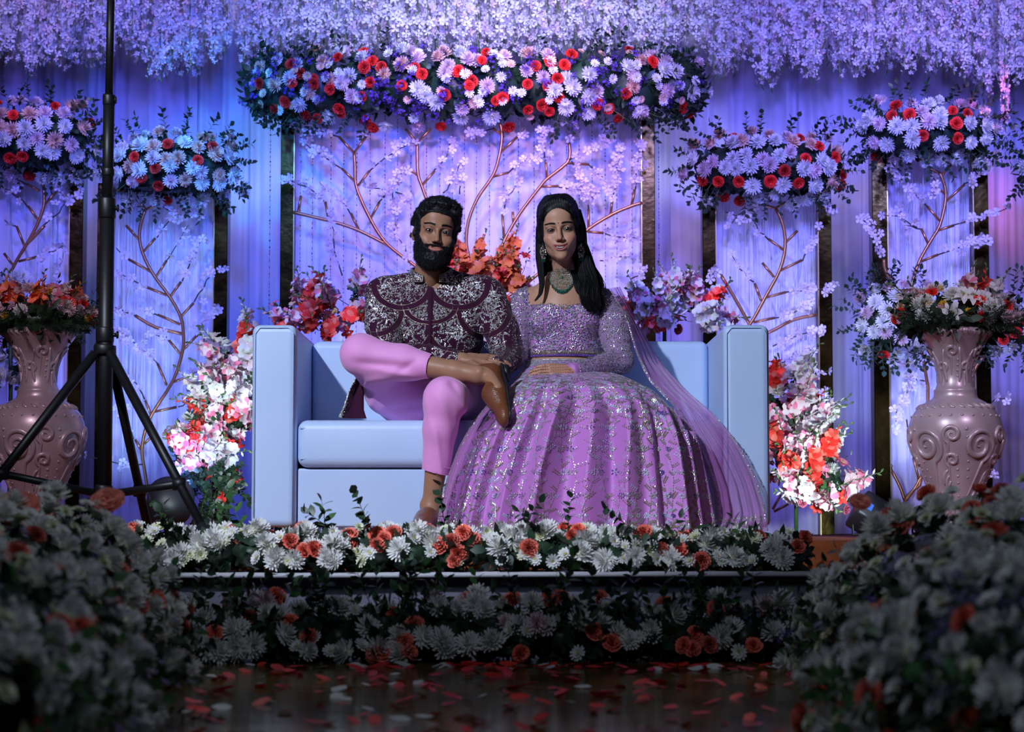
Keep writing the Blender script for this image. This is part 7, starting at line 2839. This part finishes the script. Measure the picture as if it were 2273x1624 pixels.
        ph = rr.uniform(0, 6, 3)
        w_ = np.sin(s * folds * 6.28 + ph[0])[None] * .6 + np.sin(s * folds * 11 + ph[1] + np.linspace(0, 2, n_)[:, None]) * .4
        Gd[..., 1] += amp * w_
        Gd[..., 2] = np.maximum(Gd[..., 2], .012 + .004 * (w_ + 1))
        return Gd
    inner = [(1352, 640, 8.10), (1388, 700, 8.05), (1410, 780, 7.99), (1440, 845, 7.93), (1500, 905, 7.76), (1552, 1000, 7.72), (1585, 1090, 7.72), (1590, 1150, 7.70), (1560, 1180, 7.62)]
    outer = [(1376, 636, 8.22), (1420, 725, 8.28), (1475, 815, 8.25), (1530, 872, 8.06), (1585, 918, 7.79), (1640, 985, 7.74), (1678, 1060, 7.74), (1700, 1130, 7.72), (1706, 1178, 7.66)]
    Gd = veil(inner, outer, 2)
    nR, nC = Gd.shape[:2]
    a0 = (np.arange(nR - 1)[:, None] * nC + np.arange(nC - 1)[None]).ravel()
    Qd = np.stack([a0, a0 + 1, a0 + nC + 1, a0 + nC], 1)
    dup = obj('dupatta', np_mesh('dupatta', Gd.reshape(-1, 3), Qd, sheer), root)
    Nd = normals_of(Gd.reshape(-1, 3), Qd).reshape(nR, nC, 3)
    if Nd[nR // 2, nC // 2, 1] > 0:
        Nd = -Nd
    def border(Gd, Nd, col_lo, col_hi, n, row_lo=0, row_hi=None):
        row_hi = row_hi or Gd.shape[0] - 1
        i, j = NR.uniform(row_lo, row_hi - .01, n), NR.uniform(col_lo, col_hi, n)
        i0, j0 = i.astype(int), j.astype(int)
        b2 = (j - j0)[:, None]; a = (i - i0)[:, None]
        P = (Gd[i0, j0] * (1 - a) + Gd[i0 + 1, j0] * a) * (1 - b2) + (Gd[i0, j0 + 1] * (1 - a) + Gd[i0 + 1, j0 + 1] * a) * b2
        return P, Nd[i0, j0]
    Ps, Ns = zip(border(Gd, Nd, 0, 6, 2300), border(Gd, Nd, 0, 40, 1500, 80), border(Gd, Nd, 0, 42, 500, 0, 70))
    Ps = [border(Gd, Nd, 0, 6, 2300), border(Gd, Nd, 0, 40, 1500, 80), border(Gd, Nd, 41, 42.9, 500)]
    P = np.concatenate([p for p, _ in Ps]); Nn = np.concatenate([q for _, q in Ps])
    keep = wob(P[:, 0], P[:, 1], P[:, 2], 110, 2) > -.25
    P, Nn = P[keep], Nn[keep]
    n = len(P)
    obj('embroidery', beads('dupatta_beads', P + Nn * .001, Nn, NR.uniform(.0016, .0042, n), NR.uniform(.001, .002, n), NR.uniform(0, 6.28, n), [silver, gold, ice], NR.choice(3, n, p=[.4, .45, .15])), dup, kind='stuff')
    # its other end falls between the two figures
    inner = [(1112, 880, 7.60), (1070, 930, 7.56), (1040, 990, 7.52), (1012, 1060, 7.47), (992, 1130, 7.43), (985, 1180, 7.41)]
    outer = [(1090, 888, 7.70), (1050, 935, 7.68), (1018, 990, 7.66), (992, 1060, 7.62), (976, 1120, 7.56), (968, 1175, 7.50)]
    G2 = veil(inner, outer, 5, 3, .008)
    nR, nC = G2.shape[:2]
    d2 = obj('dupatta_end', np_mesh('dupatta_end', G2.reshape(-1, 3), Qd, sheer), root)
    N2 = normals_of(G2.reshape(-1, 3), Qd).reshape(nR, nC, 3)
    if N2[nR // 2, nC // 2, 1] > 0:
        N2 = -N2
    P, Nn = border(G2, N2, 30, 42, 900)
    obj('embroidery', beads('dupatta_beads', P + Nn * .001, Nn, NR.uniform(.0016, .004, 900), NR.uniform(.001, .002, 900), NR.uniform(0, 6.28, 900), [gold, silver], NR.choice(2, 900)), d2, kind='stuff')
    return root


def islands(V, Q):
    lab = np.arange(len(V))
    while True:
        m = lab[Q].min(1)
        new = lab.copy()
        for i in range(4):
            np.minimum.at(new, Q[:, i], m)
        new = new[new]
        if (new == lab).all():
            break
        lab = new
    u, inv = np.unique(lab, return_inverse=True)
    return inv, len(u)


woman()
